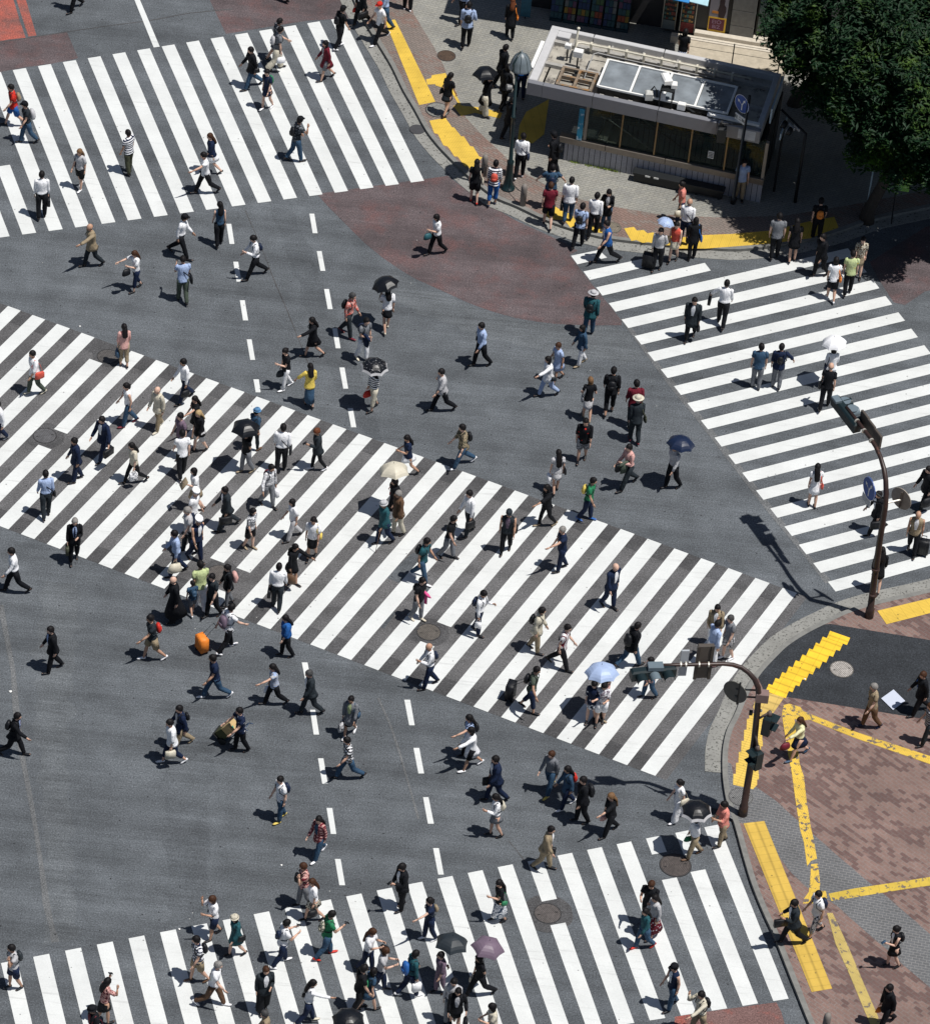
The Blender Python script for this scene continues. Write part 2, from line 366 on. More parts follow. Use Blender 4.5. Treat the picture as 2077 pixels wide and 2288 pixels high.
ragged([(100, 1300), (180, 1310), (150, 1700), (170, 2095), (108, 2110), (95, 1800), (80, 1500)], .0014, pale2_m, 'asphalt_bleached_band', .18)
ragged([(0, 905 - 180), (0, 705), (190, 792), (180, 815)], .0015, trench_m, 'asphalt_trench', .01)
for q_ in ([(1180, 1240), (1210, 1252), (1262, 1205), (1232, 1193)], [(860, 1290), (900, 1306), (960, 1250), (922, 1235)], [(930, 1330), (958, 1342), (985, 1318), (957, 1306)], [(830, 1395), (870, 1362), (885, 1368), (858, 1405)]):
    struct('asphalt_trench', MB().sheet([(p.x, p.y) for p in PX(q_)], Z2 + .001), trench_m)
# seams between asphalt layings
def seam(pts, wd, m, z=Z2, name='asphalt_seam'):
    P = PX(pts); mb = MB(); L = []; Rr = []
    for i, p in enumerate(P):
        t = (P[min(i+1, len(P)-1)] - P[max(i-1, 0)]).normalized(); n = V((-t.y, t.x, 0))*wd/2
        k = random.uniform(.7, 1.3); L.append(p + n*k); Rr.append(p - n*k)
    mb.sheet([(p.x, p.y) for p in L + Rr[::-1]], z); return struct(name, mb, m)
pale_m = mat_asphalt('asphalt_pale_seam', (.125, .130, .135), streak=.2)
seam([(2, 1352), (30, 1500), (36, 1580), (48, 1680), (66, 1770), (80, 1850), (92, 1930), (104, 2020), (116, 2070), (124, 2105)], .18, pale_m)
seam([(0, 95), (80, 82), (160, 70), (240, 58), (330, 47), (420, 30), (520, 20)], .05, dark_m)
seam([(1390, 712), (1450, 795), (1503, 862), (1570, 945), (1640, 1035), (1720, 1140), (1800, 1240), (1850, 1302)], .22, pale_m)
seam([(845, 1560), (872, 1620), (892, 1680), (915, 1760), (935, 1830)], .06, pale_m)
seam([(548, 470), (570, 520), (592, 572), (612, 625), (640, 690), (668, 760), (690, 815)], .03, dark_m)
seam([(1136, 1880), (1150, 1895), (1165, 1915), (1190, 1945), (1195, 1970)], .03, dark_m)
# ------------------------------------------------------------------ pavements
def offset(P, d):
    out = []
    for i, p in enumerate(P):
        t = (P[min(i+1, len(P)-1)] - P[max(i-1, 0)]).normalized(); out.append(p + V((-t.y, t.x, 0))*d)
    return out
def smooth(pts, n=3):
    P = [V((x, y, 0)) for x, y in pts]; out = []
    for i in range(len(P)-1):
        a = P[max(i-1, 0)]; b = P[i]; c = P[i+1]; d = P[min(i+2, len(P)-1)]
        for k in range(n):
            t = k/n; out.append(.5*((2*b) + (c-a)*t + (2*a-5*b+4*c-d)*t*t + (3*b-a-3*c+d)*t**3))
    out.append(P[-1]); return [(p.x, p.y) for p in out]
K1 = PX(smooth([(760, -120), (775, -40), (787, 0), (812, 50), (845, 105), (874, 153), (899, 205), (926, 251), (950, 295), (975, 328), (1000, 355), (1030, 385), (1055, 408), (1085, 432), (1109, 449), (1153, 467), (1205, 492), (1246, 508), (1300, 525), (1355, 538), (1426, 547), (1500, 554), (1580, 560), (1651, 563), (1750, 552), (1850, 530), (1900, 513), (1957, 494), (2077, 468), (2240, 430)]))
K2 = PX(smooth([(2240, 1275), (2077, 1321), (1957, 1348), (1888, 1369), (1847, 1388), (1800, 1411), (1752, 1441), (1721, 1470), (1689, 1505), (1667, 1539), (1652, 1570), (1640, 1600), (1623, 1634), (1615, 1665), (1612, 1695), (1613, 1745), (1622, 1800), (1638, 1845), (1657, 1914), (1676, 1977), (1701, 2040), (1727, 2097), (1752, 2160), (1777, 2223), (1803, 2288), (1860, 2420)]))
gutter_m = mat_plain('gutter_concrete', (.25, .25, .235), .9, var=.14, sc_=1.5, spec=.2, spots=(13.0, .55, (.07, .07, .065)))
kerb_m = mat_plain('kerb_stone', (.19, .19, .18), .85, var=.2, sc_=5, spec=.3)
def side_of(Kp, sgn): return offset(Kp, sgn)
# road side of K1 is on the right-hand when walking from far-left to near-right -> negative offset
for Kp, sg, gw in ((K1, -1, .44), (K2[:45], -1, .50)):
    outer = offset(Kp, sg*gw); mb = MB()
    mb.slab([(p.x, p.y) for p in outer + Kp[::-1]], -.02, .016); struct('gutter', mb, gutter_m)
    cut = MB()
for Kp in (K1, K2):
    inner = offset(Kp, .16); mb = MB()
    mb.slab([(p.x, p.y) for p in Kp + inner[::-1]], -.05, PAVE + .006); struct('kerb', mb, kerb_m)
far = [V((60, 20, 0)), V((60, 120, 0)), V((-9, 120, 0)), V((-9, 35, 0))]
ne = offset(K1, .155) + far
se = offset(K2, .155) + [V((12, -60, 0)), V((70, -60, 0)), V((70, 0, 0))]
gp_m = mat_brick('paving_grey_blocks', (.27, .265, .235), (.225, .225, .21), (.16, .155, .14), -.55, 1.0, .22, .11, .010)
struct('pavement', MB().slab([(p.x, p.y) for p in ne], -.05, PAVE, holes=[well]), gp_m)
rb_m = mat_brick('paving_red_brick', (.215, .138, .118), (.18, .113, .098), (.20, .17, .155), .70, 1.0, .26, .13, .010, patch=(.68, .64, .66), patch_amt=.45)
struct('brick_pavement', MB().slab([(p.x, p.y) for p in se], -.05, PAVE), rb_m)
kin = offset(K1, .158)
rb = PX([(880, -120), (900, -50), (923, 29), (946, 67), (969, 105), (990, 145), (1041, 264), (1079, 304), (1118, 340), (1150, 372), (1180, 392), (1240, 425), (1300, 447), (1377, 463), (1472, 479), (1600, 486), (1750, 482), (1900, 458), (2077, 424), (2240, 390)], PAVE)
rp_m = mat_brick('paving_brown_blocks', (.205, .165, .145), (.175, .148, .132), (.10, .085, .075), .55, 1.0, .21, .105, .010, patch=(1.08, .88, .84), patch_amt=.4)
struct('brown_paving_band', MB().sheet([(p.x, p.y) for p in kin + rb[::-1]], PAVE + .003), rp_m)
kin2 = offset(K2, .158)
gb_m = mat_brick('paving_dark_grey_blocks', (.125, .128, .135), (.105, .107, .112), (.20, .20, .20), .12, 1.0, .2, .1, .010)
struct('grey_paving_band', MB().sheet([(p.x, p.y) for p in TP('d4', [(372, 1110), (420, 1130), (445, 1262), (600, 1300), (730, 1388)], PAVE) + TP('d5', [(1000, 240), (1170, 390), (1370, 560), (1530, 690), (1830, 950), (2300, 1330), (2300, 1760), (1830, 1330), (1640, 1170), (1560, 1090), (1370, 930), (1170, 750), (960, 620), (850, 520), (780, 430), (700, 300), (560, 180), (455, 150), (405, 120), (372, -120)], PAVE)], PAVE + .003), gb_m)
struct('new_asphalt_patch', MB().sheet([(p.x, p.y) for p in [p for p in kin2 if 1.0 and (at(1853, 1394).x >= p.x >= at(1690, 1520).x) and p.y > at(1700, 1530).y] + TP('d4', [(655, 620), (800, 655), (1700, 800), (2400, 905), (2400, 340), (1830, 255), (1120, 140)], PAVE)], PAVE + .005), new_m)
# ---- yellow tactile paving
yel_m = None
def mat_tactile(name, base, rot, pitch, worn=0.0, dots=False):
    m, t, b = nodes(name, .6); q = N(t); o = q.obj()
    mp = q.map(o, rot); sp = q.n('SeparateXYZ'); q.l(mp, sp.inputs[0])
    def saw(ax, f):
        x = q.n('Math', operation='MULTIPLY', i_1=f); q.l(sp.outputs[ax], x.inputs[0]); y = q.n('Math', operation='FRACT'); q.l(x.outputs[0], y.inputs[0]); return y.outputs[0]
    c = q.mul(base, q.ramp(saw(1, 1/pitch), [(0, .66), (.18, 1.0), (.8, 1.0), (1, .66)]))
    if dots: c = q.mul(c, q.ramp(saw(0, 1/pitch), [(0, .85), (.2, 1.0), (.8, 1.0), (1, .85)]))
    c = q.mul(c, q.ramp(saw(0, 1/.30), [(0, .6), (.03, 1.0), (.97, 1.0), (1, .6)]))
    c = q.mul(c, q.ramp(q.noise(o, 1.2, 5, .65), [(.3, .82), (.7, 1.1)]))
    v = q.n('TexVoronoi'); v.inputs['Scale'].default_value = 3.6; q.l(o, v.inputs['Vector'])
    c = q.mix(q.ramp(v.outputs['Distance'], [(.07, .7), (.10, 0.0)]), c, (.08, .06, .02))
    if worn: c = q.mix(q.ramp(q.noise(o, 5.5, 4, .7), [(.60 - worn*.1, 0.0), (.62 - worn*.1, 1.0)]), c, (.13, .11, .10))
    q.l(c, b.inputs['Base Color']); return m
Y = (.70, .47, .065)
def tact(name, poly, rot, pitch=.055, col=Y, z=.009, worn=0.0, dots=False):
    m = mat_tactile('tactile_yellow', col, rot, pitch, worn, dots)
    return struct(name, MB().slab([(p.x, p.y) for p in poly], PAVE, PAVE + z), m)
def ang(a, b, z=PAVE): p, q = at(*a, z), at(*b, z); return atan2(q.y-p.y, q.x-p.x)
def b6(x, y): return (850 + x/5.229, y/5.229)
r1 = ang((872, 46), (955, 230))
tact('tactile_paving', PX([(859.6, 46), (882.5, 44), (972.4, 227.6), (936, 235)], PAVE), -r1, .055)
tact('tactile_paving', PX([(959, 270), (995, 264), (1010, 285), (1014, 285), (1030, 305), (1036, 305), (1050, 327), (1057, 328), (1070, 350), (1077, 352), (1052, 381), (1045, 372), (1038, 372), (1022, 350), (1015, 350), (1000, 328), (990, 325), (978, 300), (970, 298)], PAVE), -r1, .055)
tact('tactile_paving', PX([b6(530, 930), b6(590, 915), b6(600, 880), b6(760, 855), b6(790, 940), b6(740, 1030), b6(640, 1000), b6(640, 985), b6(545, 990)], PAVE), -r1, .055)
tact('tactile_paving', PX([b6(800, 930), b6(850, 1040), b6(945, 1235), b6(1200, 1262), b6(1420, 1322), b6(1395, 1385), b6(1100, 1318), b6(940, 1357), b6(848, 1240), b6(905, 1215), b6(830, 1080), b6(735, 1040)], PAVE), -.3, .06, dots=True)
tact('tactile_paving', PX([(1175, 250), (1226, 222), (1215, 300), (1190, 320), (1155, 322), (1160, 280)], PAVE), -.2, .06)
tact('tactile_paving', TP('c2', [(770, 60), (830, 75), (880, 45), (960, 95), (1010, 100), (1045, 160), (1045, 205), (1000, 215), (960, 160), (900, 150), (830, 145)], PAVE), -.2, .06, dots=True)
tact('tactile_paving', TP('c2', [(1150, 200), (1215, 200), (1262, 225), (1260, 260), (1190, 250)], PAVE), -.2, .06, dots=True)
tact('tactile_paving', TP('c2', [(1440, 222), (1520, 210), (1545, 240), (1600, 235), (1630, 262), (1680, 255), (1700, 280), (1830, 285), (1830, 362), (1700, 352), (1640, 335), (1590, 340), (1540, 318), (1500, 325)], PAVE), .2, .06, dots=True)
tact('tactile_paving', TP('d2', [(10, 262), (220, 240), (420, 232), (700, 208), (860, 170), (960, 145), (1150, 110), (1180, 185), (980, 262), (700, 300), (420, 322), (240, 335), (10, 335)], PAVE), .2, .06, dots=True)
tact('tactile_paving', TP('d3', [(1455, 1475), (1830, 1385), (2200, 1300), (2200, 1400), (1830, 1490), (1520, 1570)], PAVE), -ang((1959, 1380), (2077, 1352)), .06)
rs = MB(); p0 = (1120, 190); pn = (690, 567)
for k in range(10):
    f = k/9; x = p0[0]*(1-f) + pn[0]*f - (4 if k else 0); y = p0[1]*(1-f) + pn[1]*f
    rs.slab([(p.x, p.y) for p in TP('d4', [(x, y), (x+142, y+50), (x+120, y+101), (x-22, y+51)], PAVE)], PAVE, PAVE + .011 + .0006*k)
sm = mat_tactile('tactile_yellow_new', (.86, .55, .03), -ang(tl('d4', 1120, 190), tl('d4', 1262, 240)), .30)
struct('tactile_paving_steps', rs, sm)
pj_ = TP('d4', [(612, 615), (800, 655), (720, 770), (600, 800), (575, 730)], PAVE)
tact('tactile_paving', pj_, .3, .3, (.60, .42, .12), .008)
q = []; ql = []
for k in range(13):
    y0 = 775 + k*39; xl = 548 - k*9.5; xr = 658 - k*4.5
    q += [(xr + (8 if k % 2 else 0), y0), (xr + (8 if k % 2 else 0), y0 + 37)]; ql += [(xl - (8 if k % 2 else 0), y0), (xl - (8 if k % 2 else 0), y0 + 37)]
tact('tactile_paving', TP('d4', q + [(575, 1312)] + ql[::-1], PAVE), .3, .10, (.70, .48, .09), .007)
tact('tactile_paving', TP('d4', [(785, 745), (792, 716), (830, 706), (910, 730), (930, 760), (1300, 905), (1830, 1078), (2250, 1210), (2250, 1268), (1830, 1135), (1300, 950), (975, 820), (900, 826), (868, 812), (885, 960), (905, 1130), (935, 1225), (955, 1400), (985, 1586), (905, 1586), (870, 1350), (850, 1200), (830, 1100), (805, 950), (780, 790)], PAVE), -1.2, .05, worn=.35)
tact('tactile_paving', TP('d5', [(905, 198), (985, 198), (1000, 260), (1028, 415), (985, 430), (958, 470), (935, 300)], PAVE), -1.3, .05, worn=.25)
tact('tactile_paving', TP('d5', [(985, 455), (1035, 450), (1050, 590), (1045, 640), (1090, 645), (1100, 690), (1060, 740), (975, 730), (930, 735), (935, 700), (970, 650), (980, 560)], PAVE), .2, .05, worn=.5)
tact('tactile_paving', TP('d5', [(1110, 663), (1300, 625), (1640, 575), (1830, 545), (2200, 485), (2200, 545), (1830, 605), (1640, 632), (1300, 688), (1130, 715)], PAVE), -.15, .05, (.62, .44, .06), worn=.2)
tact('tactile_paving', TP('d5', [(1098, 800), (1138, 800), (1250, 1040), (1350, 1280), (1450, 1510), (1500, 1630), (1430, 1640), (1375, 1520), (1260, 1240), (1160, 1020)], PAVE), -1.1, .05, (.50, .38, .12), worn=.15)
tact('tactile_paving', TP('d5', [(508, 165), (655, 148), (1135, 1335), (990, 1360)], PAVE), -ang(tl('d5', 508, 165), tl('d5', 990, 1360)), .30, (.60, .40, .07))
# ---- manhole covers
def manhole(px, r, z=0.0, col=(.075, .07, .068), ring=(.03, .03, .032), patch=0.0, label='', style=0):
    c = at(*px, z); e = empty('manhole_cover', c, label=label, cat='manhole cover')
    n = 40
    if patch:
        struct('manhole_asphalt', MB().sheet([(c.x + cos(2*pi*k/n)*patch*(1 + .03*sin(5*k)), c.y + sin(2*pi*k/n)*patch) for k in range(n)], z + .008 - (.0 if z == 0 else .002)), dark_m)
    mb = MB(); mb.tube([(0, 0, .001), (0, 0, .016)], [r*.93, r*.93], n)
    m, t, b = nodes('manhole_iron', .7); q_ = N(t); o = q_.obj(); b.inputs['Metallic'].default_value = .2
    w1 = q_.n('TexWave', wave_type='RINGS' if style == 1 else 'BANDS'); w1.inputs['Scale'].default_value = 7.0; w1.inputs['Distortion'].default_value = 0
    if style == 1: w1.rings_direction = 'Z'
    q_.l(q_.map(o, .5), w1.inputs[0])
    cc = q_.mul(col, q_.ramp(w1.outputs['Fac'], [(.25, .5), (.7, 1.4)])); cc = q_.mul(cc, q_.ramp(q_.noise(o, 9, 4, .7), [(.3, .7), (.7, 1.5)]))
    q_.l(cc, b.inputs['Base Color']); mb.build('lid', m, e)
    rg = MB(); vs = []; fs = []
    for k in range(n):
        a = 2*pi*k/n
        for rr, zz in ((r*.94, .012), (r*.94, .018), (r, .018), (r*1.015, .001)): vs.append((cos(a)*rr, sin(a)*rr, zz))
    for k in range(n):
        for j in range(3): fs.append((k*4+j, k*4+j+1, ((k+1) % n)*4+j+1, ((k+1) % n)*4+j))
    rg.add(vs, fs); rg.build('frame', mat_plain('iron_ring' + str(ring[0]), ring, .6), e)
    hb = MB(); hb.box((r*.62, r*.2, .018), (.07, .03, .008)); hb.box((-r*.62, -r*.2, .018), (.07, .03, .008)); hb.build('lifting_slot', mat_plain('slot_grey', (.02, .02, .02), .5), e)
manhole((241.8, 797), .36, patch=.5, label='bronze tinted manhole cover cutting the diagonal crossing under the beige top walker')
manhole((100.5, 974), .37, patch=.62, col=(.09, .09, .095), label='plain grey manhole cover between two broken stripes at the far left')
manhole((491, 1281), .37, patch=.6, col=(.09, .08, .075), label='manhole cover half hidden behind the crowd beside the police officers')
manhole((957.6, 1412.8), .37, patch=.62, col=(.095, .085, .075), style=0, label='ribbed manhole cover beside the bald white shirt walker on the diagonal crossing')
manhole((1222.7, 2041.5), .39, patch=.72, col=(.085, .075, .072), label='ribbed manhole cover in the middle of the bottom crossing')
manhole((1508, 1933.7), .46, col=(.065, .055, .052), style=1, label='large dark manhole cover near the scalloped black umbrella on the bottom crossing')
manhole((997, 125), .33, PAVE, (.07, .045, .03), style=1, label='dark brown manhole cover in the grey paving near the street lamp')
manhole((977, 246), .42, PAVE, (.2, .2, .185), label='round paving filled cover interrupting the yellow tactile strip')
manhole((1367.5, 508.7), .30, PAVE, (.16, .14, .11), (.09, .09, .08), label='tan paving cover beside the kerb near the right crossing')
manhole((1879, 1495.7), .36, PAVE, (.30, .28, .26), (.12, .11, .1), style=0, label='pale silver manhole cover in the fresh black asphalt')
manhole((1654, 1781), .36, PAVE, (.14, .14, .14), (.10, .10, .10), label='faint grey cover at the foot of the nearer signal pole')
gr = MB()
for k in range(9): gr.box((k*.06 - .24, 0, 0), (.025, .34, .02))
gr.box((0, .17, 0), (.54, .03, .022)); gr.box((0, -.17, 0), (.54, .03, .022)); gr.box((-.26, 0, 0), (.03, .31, .022)); gr.box((.26, 0, 0), (.03, .31, .022))
g = gr.build('drain_grate', mat_plain('iron_dark', (.03, .03, .03), .6), loc=at(*tl('d4', 335, 1485), .028), rz=-.1); tag(g, 'black slotted drain grate beside the kerb behind the salmon shirt walker', 'drain grate')
gr2 = MB(); gr2.tube([(0, 0, 0), (0, 0, .02)], [.28, .27], 20); g = gr2.build('drain_cover', mat_plain('iron_grey', (.05, .05, .055), .7), loc=at(931.7, 289.6, .012)); tag(g, 'grey round drain cover set in the pale gutter by the top crossing', 'drain cover')
# ------------------------------------------------------------------ station entrance kiosk
KM = Matrix.Rotation(KR, 3, 'Z')
class KB(MB):
    "boxes given by corners in the kiosk's own frame"
    def b(s, x0, x1, y0, y1, z0, z1, mi=0, bev=0.0):
        return s.box(V(((x0+x1)/2, (y0+y1)/2, (z0+z1)/2)), (abs(x1-x0), abs(y1-y0), abs(z1-z0)), bev=bev, mi=mi)
steel = mat_plain('fascia_metal', (.235, .24, .265), .45, metal=.25, var=.04, spec=.5)
rimm = mat_plain('roof_rim_metal', (.50, .50, .51), .5, var=.06)
roofm = mat_plain('roof_concrete', (.33, .31, .27), .9, var=.3, sc_=1.6, spots=(2.4, .56, (.11, .10, .09)))
whitem = mat_plain('white_enamel', (.80, .80, .78), .4, var=.05)
pipem = mat_plain('pipe_cream', (.58, .55, .46), .5, var=.12)
darkm = mat_plain('dark_metal', (.012, .014, .016), .5, var=.1)
glassm, gt, gb = nodes('dark_glass', .08); gb.inputs['Base Color'].default_value = (.05, .075, .07, 1); gb.inputs['Specular IOR Level'].default_value = .6
skym, st_, sb_ = nodes('skylight_glass', .25); qq = N(st_); qq.l(qq.mul((.26, .29, .32), qq.ramp(qq.noise(qq.obj(), 1.6, 3), [(.3, .7), (.7, 1.3)])), sb_.inputs['Base Color']); sb_.inputs['Specular IOR Level'].default_value = .7
def see_through(t_, b_, tint, fac):
    tr = t_.nodes.new('ShaderNodeBsdfTransparent'); tr.inputs[0].default_value = (*tint, 1); mx_ = t_.nodes.new('ShaderNodeMixShader'); mx_.inputs[0].default_value = fac
    t_.links.new(b_.outputs[0], mx_.inputs[1]); t_.links.new(tr.outputs[0], mx_.inputs[2]); t_.links.new(mx_.outputs[0], t_.nodes['Material Output'].inputs[0])
see_through(st_, sb_, (.95, 1, 1), .30); see_through(gt, gb, (.75, .82, .78), .84)
tilem = mat_brick('wall_tile_grey', (.36, .36, .39), (.33, .33, .36), (.05, .05, .06), 0, 1.0, .19, .19, .012)
kio = empty('station_entrance', KO, KR, label='low flat roofed station entrance with glass side and skylight on its roof', cat='station entrance')
m = KB()     # roof slab and concrete top
m.b(.03, 2.34, .03, 3.52, 2.62, 2.86); m.b(6.84, 8.07, .03, 3.52, 2.62, 2.86); m.b(2.34, 6.84, .03, .44, 2.62, 2.86); m.b(2.34, 6.84, 2.03, 3.52, 2.62, 2.86); m.build('roof', roofm, kio)
m = KB()
for x0, x1 in ((0, .53), (.54, 2.28), (2.30, 4.54), (4.56, 6.6), (6.62, 8.1)): m.b(x0, x1, 0, .20, 2.58, 3.10, bev=.02)
m.build('front_fascia', steel, kio)
m = KB()
for x0, x1 in ((.0, 1.5), (1.53, 4.0), (4.03, 8.1)): m.b(x0, x1, 3.35, 3.55, 2.58, 3.10, bev=.02)
m.b(0, .29, .21, 3.34, 2.58, 3.10, bev=.02); m.b(7.9, 8.1, .21, 3.34, 2.58, 3.10, bev=.02)
m.b(.29, .75, 3.0, 3.34, 2.87, 3.09, bev=.02)
m.build('roof_rim', rimm, kio)
m = KB(); m.b(-.16, -.02, .95, 2.6, 2.96, 3.06, bev=.02); m.build('side_gutter', whitem, kio)
m = KB()
for y in (1.40, 2.75): m.b(.29, 7.9, y, y + .16, 2.862, 3.0)
for x in (.62, .9, 2.2, 3.3, 4.5): m.b(x, x + .07, 2.92, 3.34, 2.862, 2.93)
for k in range(9): m.b(2.45 + k*.5, 2.60 + k*.5, .21, .38, 2.862, 2.98)
for k in range(5): m.b(.45 + k*.0, .50 + k*.0, .30, 1.38, 2.862, 2.90)
m.build('roof_beams', mat_plain('roof_beam', (.33, .32, .30), .8, var=.2), kio)
m = KB()
for a in (.92, 1.50, 2.08): m.b(a, a + .09, .24, 1.36, 2.95, 3.10)
for a in (.24, .78, 1.27): m.b(1.01, 2.08, a, a + .09, 2.955, 3.095)
m.build('roof_grid', mat_plain('rusty_frame', (.20, .16, .12), .8, var=.25, spots=(5, .52, (.28, .15, .06))), kio)
m = KB()     # skylight
m.b(2.34, 6.84, .44, .48, 2.862, 3.20); m.b(2.34, 6.84, 1.99, 2.03, 2.862, 3.20); m.b(2.34, 2.38, .48, 1.99, 2.862, 3.20); m.b(6.80, 6.84, .48, 1.99, 2.862, 3.20); m.build('skylight_box', darkm, kio)
for k in range(4):
    x0 = 2.34 + k*1.125; m = KB(); m.b(x0 + .05, x0 + 1.075, .48, 1.99, 3.205, 3.225); m.build('skylight_pane', skym, kio)
m = KB()
for k in range(5): x0 = 2.30 + k*1.125; m.b(x0, x0 + .075, .42, 2.05, 3.20, 3.27)
m.b(2.375, 6.80, .40, .46, 3.201, 3.268); m.b(2.375, 6.80, 2.01, 2.07, 3.201, 3.268); m.build('skylight_frame', whitem, kio)
m = KB()     # pipes
P = [V((1.12, 1.9, 3.05)), V((1.10, 2.4, 3.22)), V((1.12, 2.62, 3.25)), V((1.25, 2.68, 3.25)), V((3.0, 2.70, 3.25)), V((7.2, 2.72, 3.22))]
m.tube(P, [.035]*6, 8)
m.build('roof_pipe', pipem, kio, smooth=True)
m = KB(); m.tube([V((1.75, 1.0, 3.0)), V((1.75, 1.7, 3.12)), V((1.78, 2.25, 3.2)), V((1.9, 2.36, 3.2)), V((2.4, 2.38, 3.16)), V((7.0, 2.44, 3.10))], [.022]*6, 8); m.build('thin_pipe', mat_plain('pipe_grey', (.3, .3, .3), .5), kio, smooth=True)
m = KB()
for k in range(9): m.b(1.55 + k*.62, 1.62 + k*.62, 2.62, 2.78, 3.0, 3.30)
m.build('pipe_brackets', pipem, kio)
# things standing on the roof
def on_roof(name, label, cat): return empty(name, K(0, 0, 0), KR, label=label, cat=cat)
e = on_roof('roof_antenna', 'cream antenna rod with white boxes on the station roof', 'antenna')
m = KB(); m.tube([V((1.06, 2.25, 2.87)), V((1.10, 2.22, 3.2)), V((1.19, 2.06, 4.22))], [.045, .04, .038], 8); m.ell((1.19, 2.06, 4.24), (.06, .06, .05), 8, 6); m.build('rod', pipem, e, smooth=True)
m = KB(); m.b(1.18, 1.50, 1.58, 1.82, 3.36, 3.62, bev=.02); m.build('white_box', whitem, e)
m = KB(); m.b(.80, 1.02, 1.92, 2.10, 3.38, 3.56, bev=.02); m.build('white_box', whitem, e)
m = KB(); m.tube([V((1.34, 1.7, 2.87)), V((1.34, 1.7, 3.36))], [.03, .03], 6); m.build('bracket', darkm, e)
m = KB(); m.tube([V((.91, 2.0, 2.87)), V((.91, 2.0, 3.38))], [.03, .03], 6); m.build('bracket', darkm, e)
m = KB()
for k in range(6): m.box(V((1.42 + .03*sin(k*2), 1.50 - k*.12, 2.98 + .04*cos(k*3))), (.10, .09, .10), rz=k)
m.build('cable_bundle', darkm, e)
e = on_roof('roof_camera', 'white surveillance camera housing on a black frame on the station roof', 'camera')
m = KB()
for x, y in ((4.50, .25), (4.92, .25), (4.50, .55), (4.92, .55)): m.b(x, x + .04, y, y + .04, 2.87, 3.75)
m.b(4.50, 4.96, .25, .59, 3.72, 3.76); m.b(3.9, 5.5, .26, .30, 2.94, 2.99); m.b(3.9, 5.5, .62, .66, 2.94, 2.99); m.build('black_frame', darkm, e)
m = KB(); m.box(V((4.62, .62, 3.98)), (.30, .50, .24), rz=.5, bev=.05); m.build('housing', whitem, e)
m = KB(); m.box(V((4.92, .52, 3.86)), (.20, .24, .22), rz=.2, bev=.04); m.build('side_box', whitem, e)
m = KB(); m.box(V((4.62, .30, 3.45)), (.18, .03, .28), bev=.0); m.build('face_plate', mat_plain('bright_face', (.6, .62, .64), .4), e)
e = on_roof('roof_floodlight', 'grey floodlight with curved black cable on the station roof', 'floodlight')
m = KB(); m.box(V((4.12, .42, 3.30)), (.26, .26, .34), rz=.3, bev=.05); m.build('lamp_body', mat_plain('flood_grey', (.5, .5, .48), .5), e)
m = KB(); m.tube([V((4.15, .5, 3.45)), V((4.25, .55, 3.62)), V((4.36, .5, 3.5)), V((4.40, .45, 3.1)), V((4.4, .4, 2.87))], [.03]*5, 8); m.build('cable', darkm, e, smooth=True)
m = KB(); m.tube([V((4.1, .42, 2.87)), V((4.1, .42, 3.15))], [.04, .04], 8); m.build('post', darkm, e)
e = on_roof('roof_junction_box', 'small white junction box near the front of the station roof', 'junction box')
m = KB(); m.b(5.15, 5.42, .22, .40, 3.10, 3.36, bev=.02); m.build('box', whitem, e)
m = KB(); m.tube([V((5.42, .35, 3.2)), V((5.7, .3, 3.12)), V((6.1, .32, 3.12)), V((6.9, .30, 3.14))], [.035]*4, 6); m.build('cable', darkm, e, smooth=True)
m = KB(); m.b(6.2, 8.0, .21, .36, 3.12, 3.20); m.build('front_rail', whitem, kio)
# walls
m = KB(); m.b(1.50, 3.85, .12, .32, PAVE, .86); m.b(3.85, 8.42, .10, .30, PAVE, .86); m.build('tiled_wall', tilem, kio)
m = KB(); m.b(1.30, 2.9, .06, .34, .863, 1.10, bev=.01); m.b(2.92, 5.0, .06, .34, .863, 1.10, bev=.01); m.b(5.02, 8.44, .06, .34, .863, 1.10, bev=.01); m.build('wall_cap', mat_plain('cap_brown_steel', (.24, .21, .18), .35, metal=.5, var=.1), kio)
m = KB(); m.b(2.15, 8.3, .19, .21, 1.10, 2.60); m.build('glass_side', glassm, kio)
for x in (3.36, 4.56, 5.77, 7.0): m = KB(); m.b(x, x + .05, .13, .185, 1.10, 2.58); m.build('mullion', mat_plain('mullion_bronze', (.32, .22, .11), .4, metal=.4), kio)
for x in (2.10, 8.32): m = KB(); m.b(x, x + .10, .13, .30, PAVE if x > 8 else 1.10, 2.58); m.build('corner_post', mat_plain('corner_post', (.36, .30, .24), .4), kio)
m = KB(); m.b(2.0, 8.3, 3.22, 3.34, PAVE, 2.60); m.build('back_wall', tilem, kio)
m = KB(); m.b(8.2, 8.3, .3, 3.2, PAVE, 2.60); m.build('end_wall', darkm, kio)
m = KB(); m.b(7.35, 7.95, -.012, -.002, 2.66, 3.04); m.build('white_panel', mat_plain('panel_white', (.55, .56, .58), .5), kio)
m = KB(); m.b(1.88, 2.06, .06, .12, 1.12, 2.42); m.build('hanging_banner', mat_plain('banner_blue', (.03, .26, .42), .6, var=.3, sc_=2, spots=(3, .56, (.5, .65, .75))), kio)
m = KB(); m.b(6.42, 6.62, .172, .184, 1.45, 1.75); no = m.build('posted_notice', whitem, kio)
m = KB()
for r in range(4):
    for c in range(4): m.b(6.44 + c*.042, 6.475 + c*.042, .168, .171, 1.49 + r*.06, 1.525 + r*.06)
m.build('notice_text', mat_plain('ink', (.03, .03, .03), .6), no)
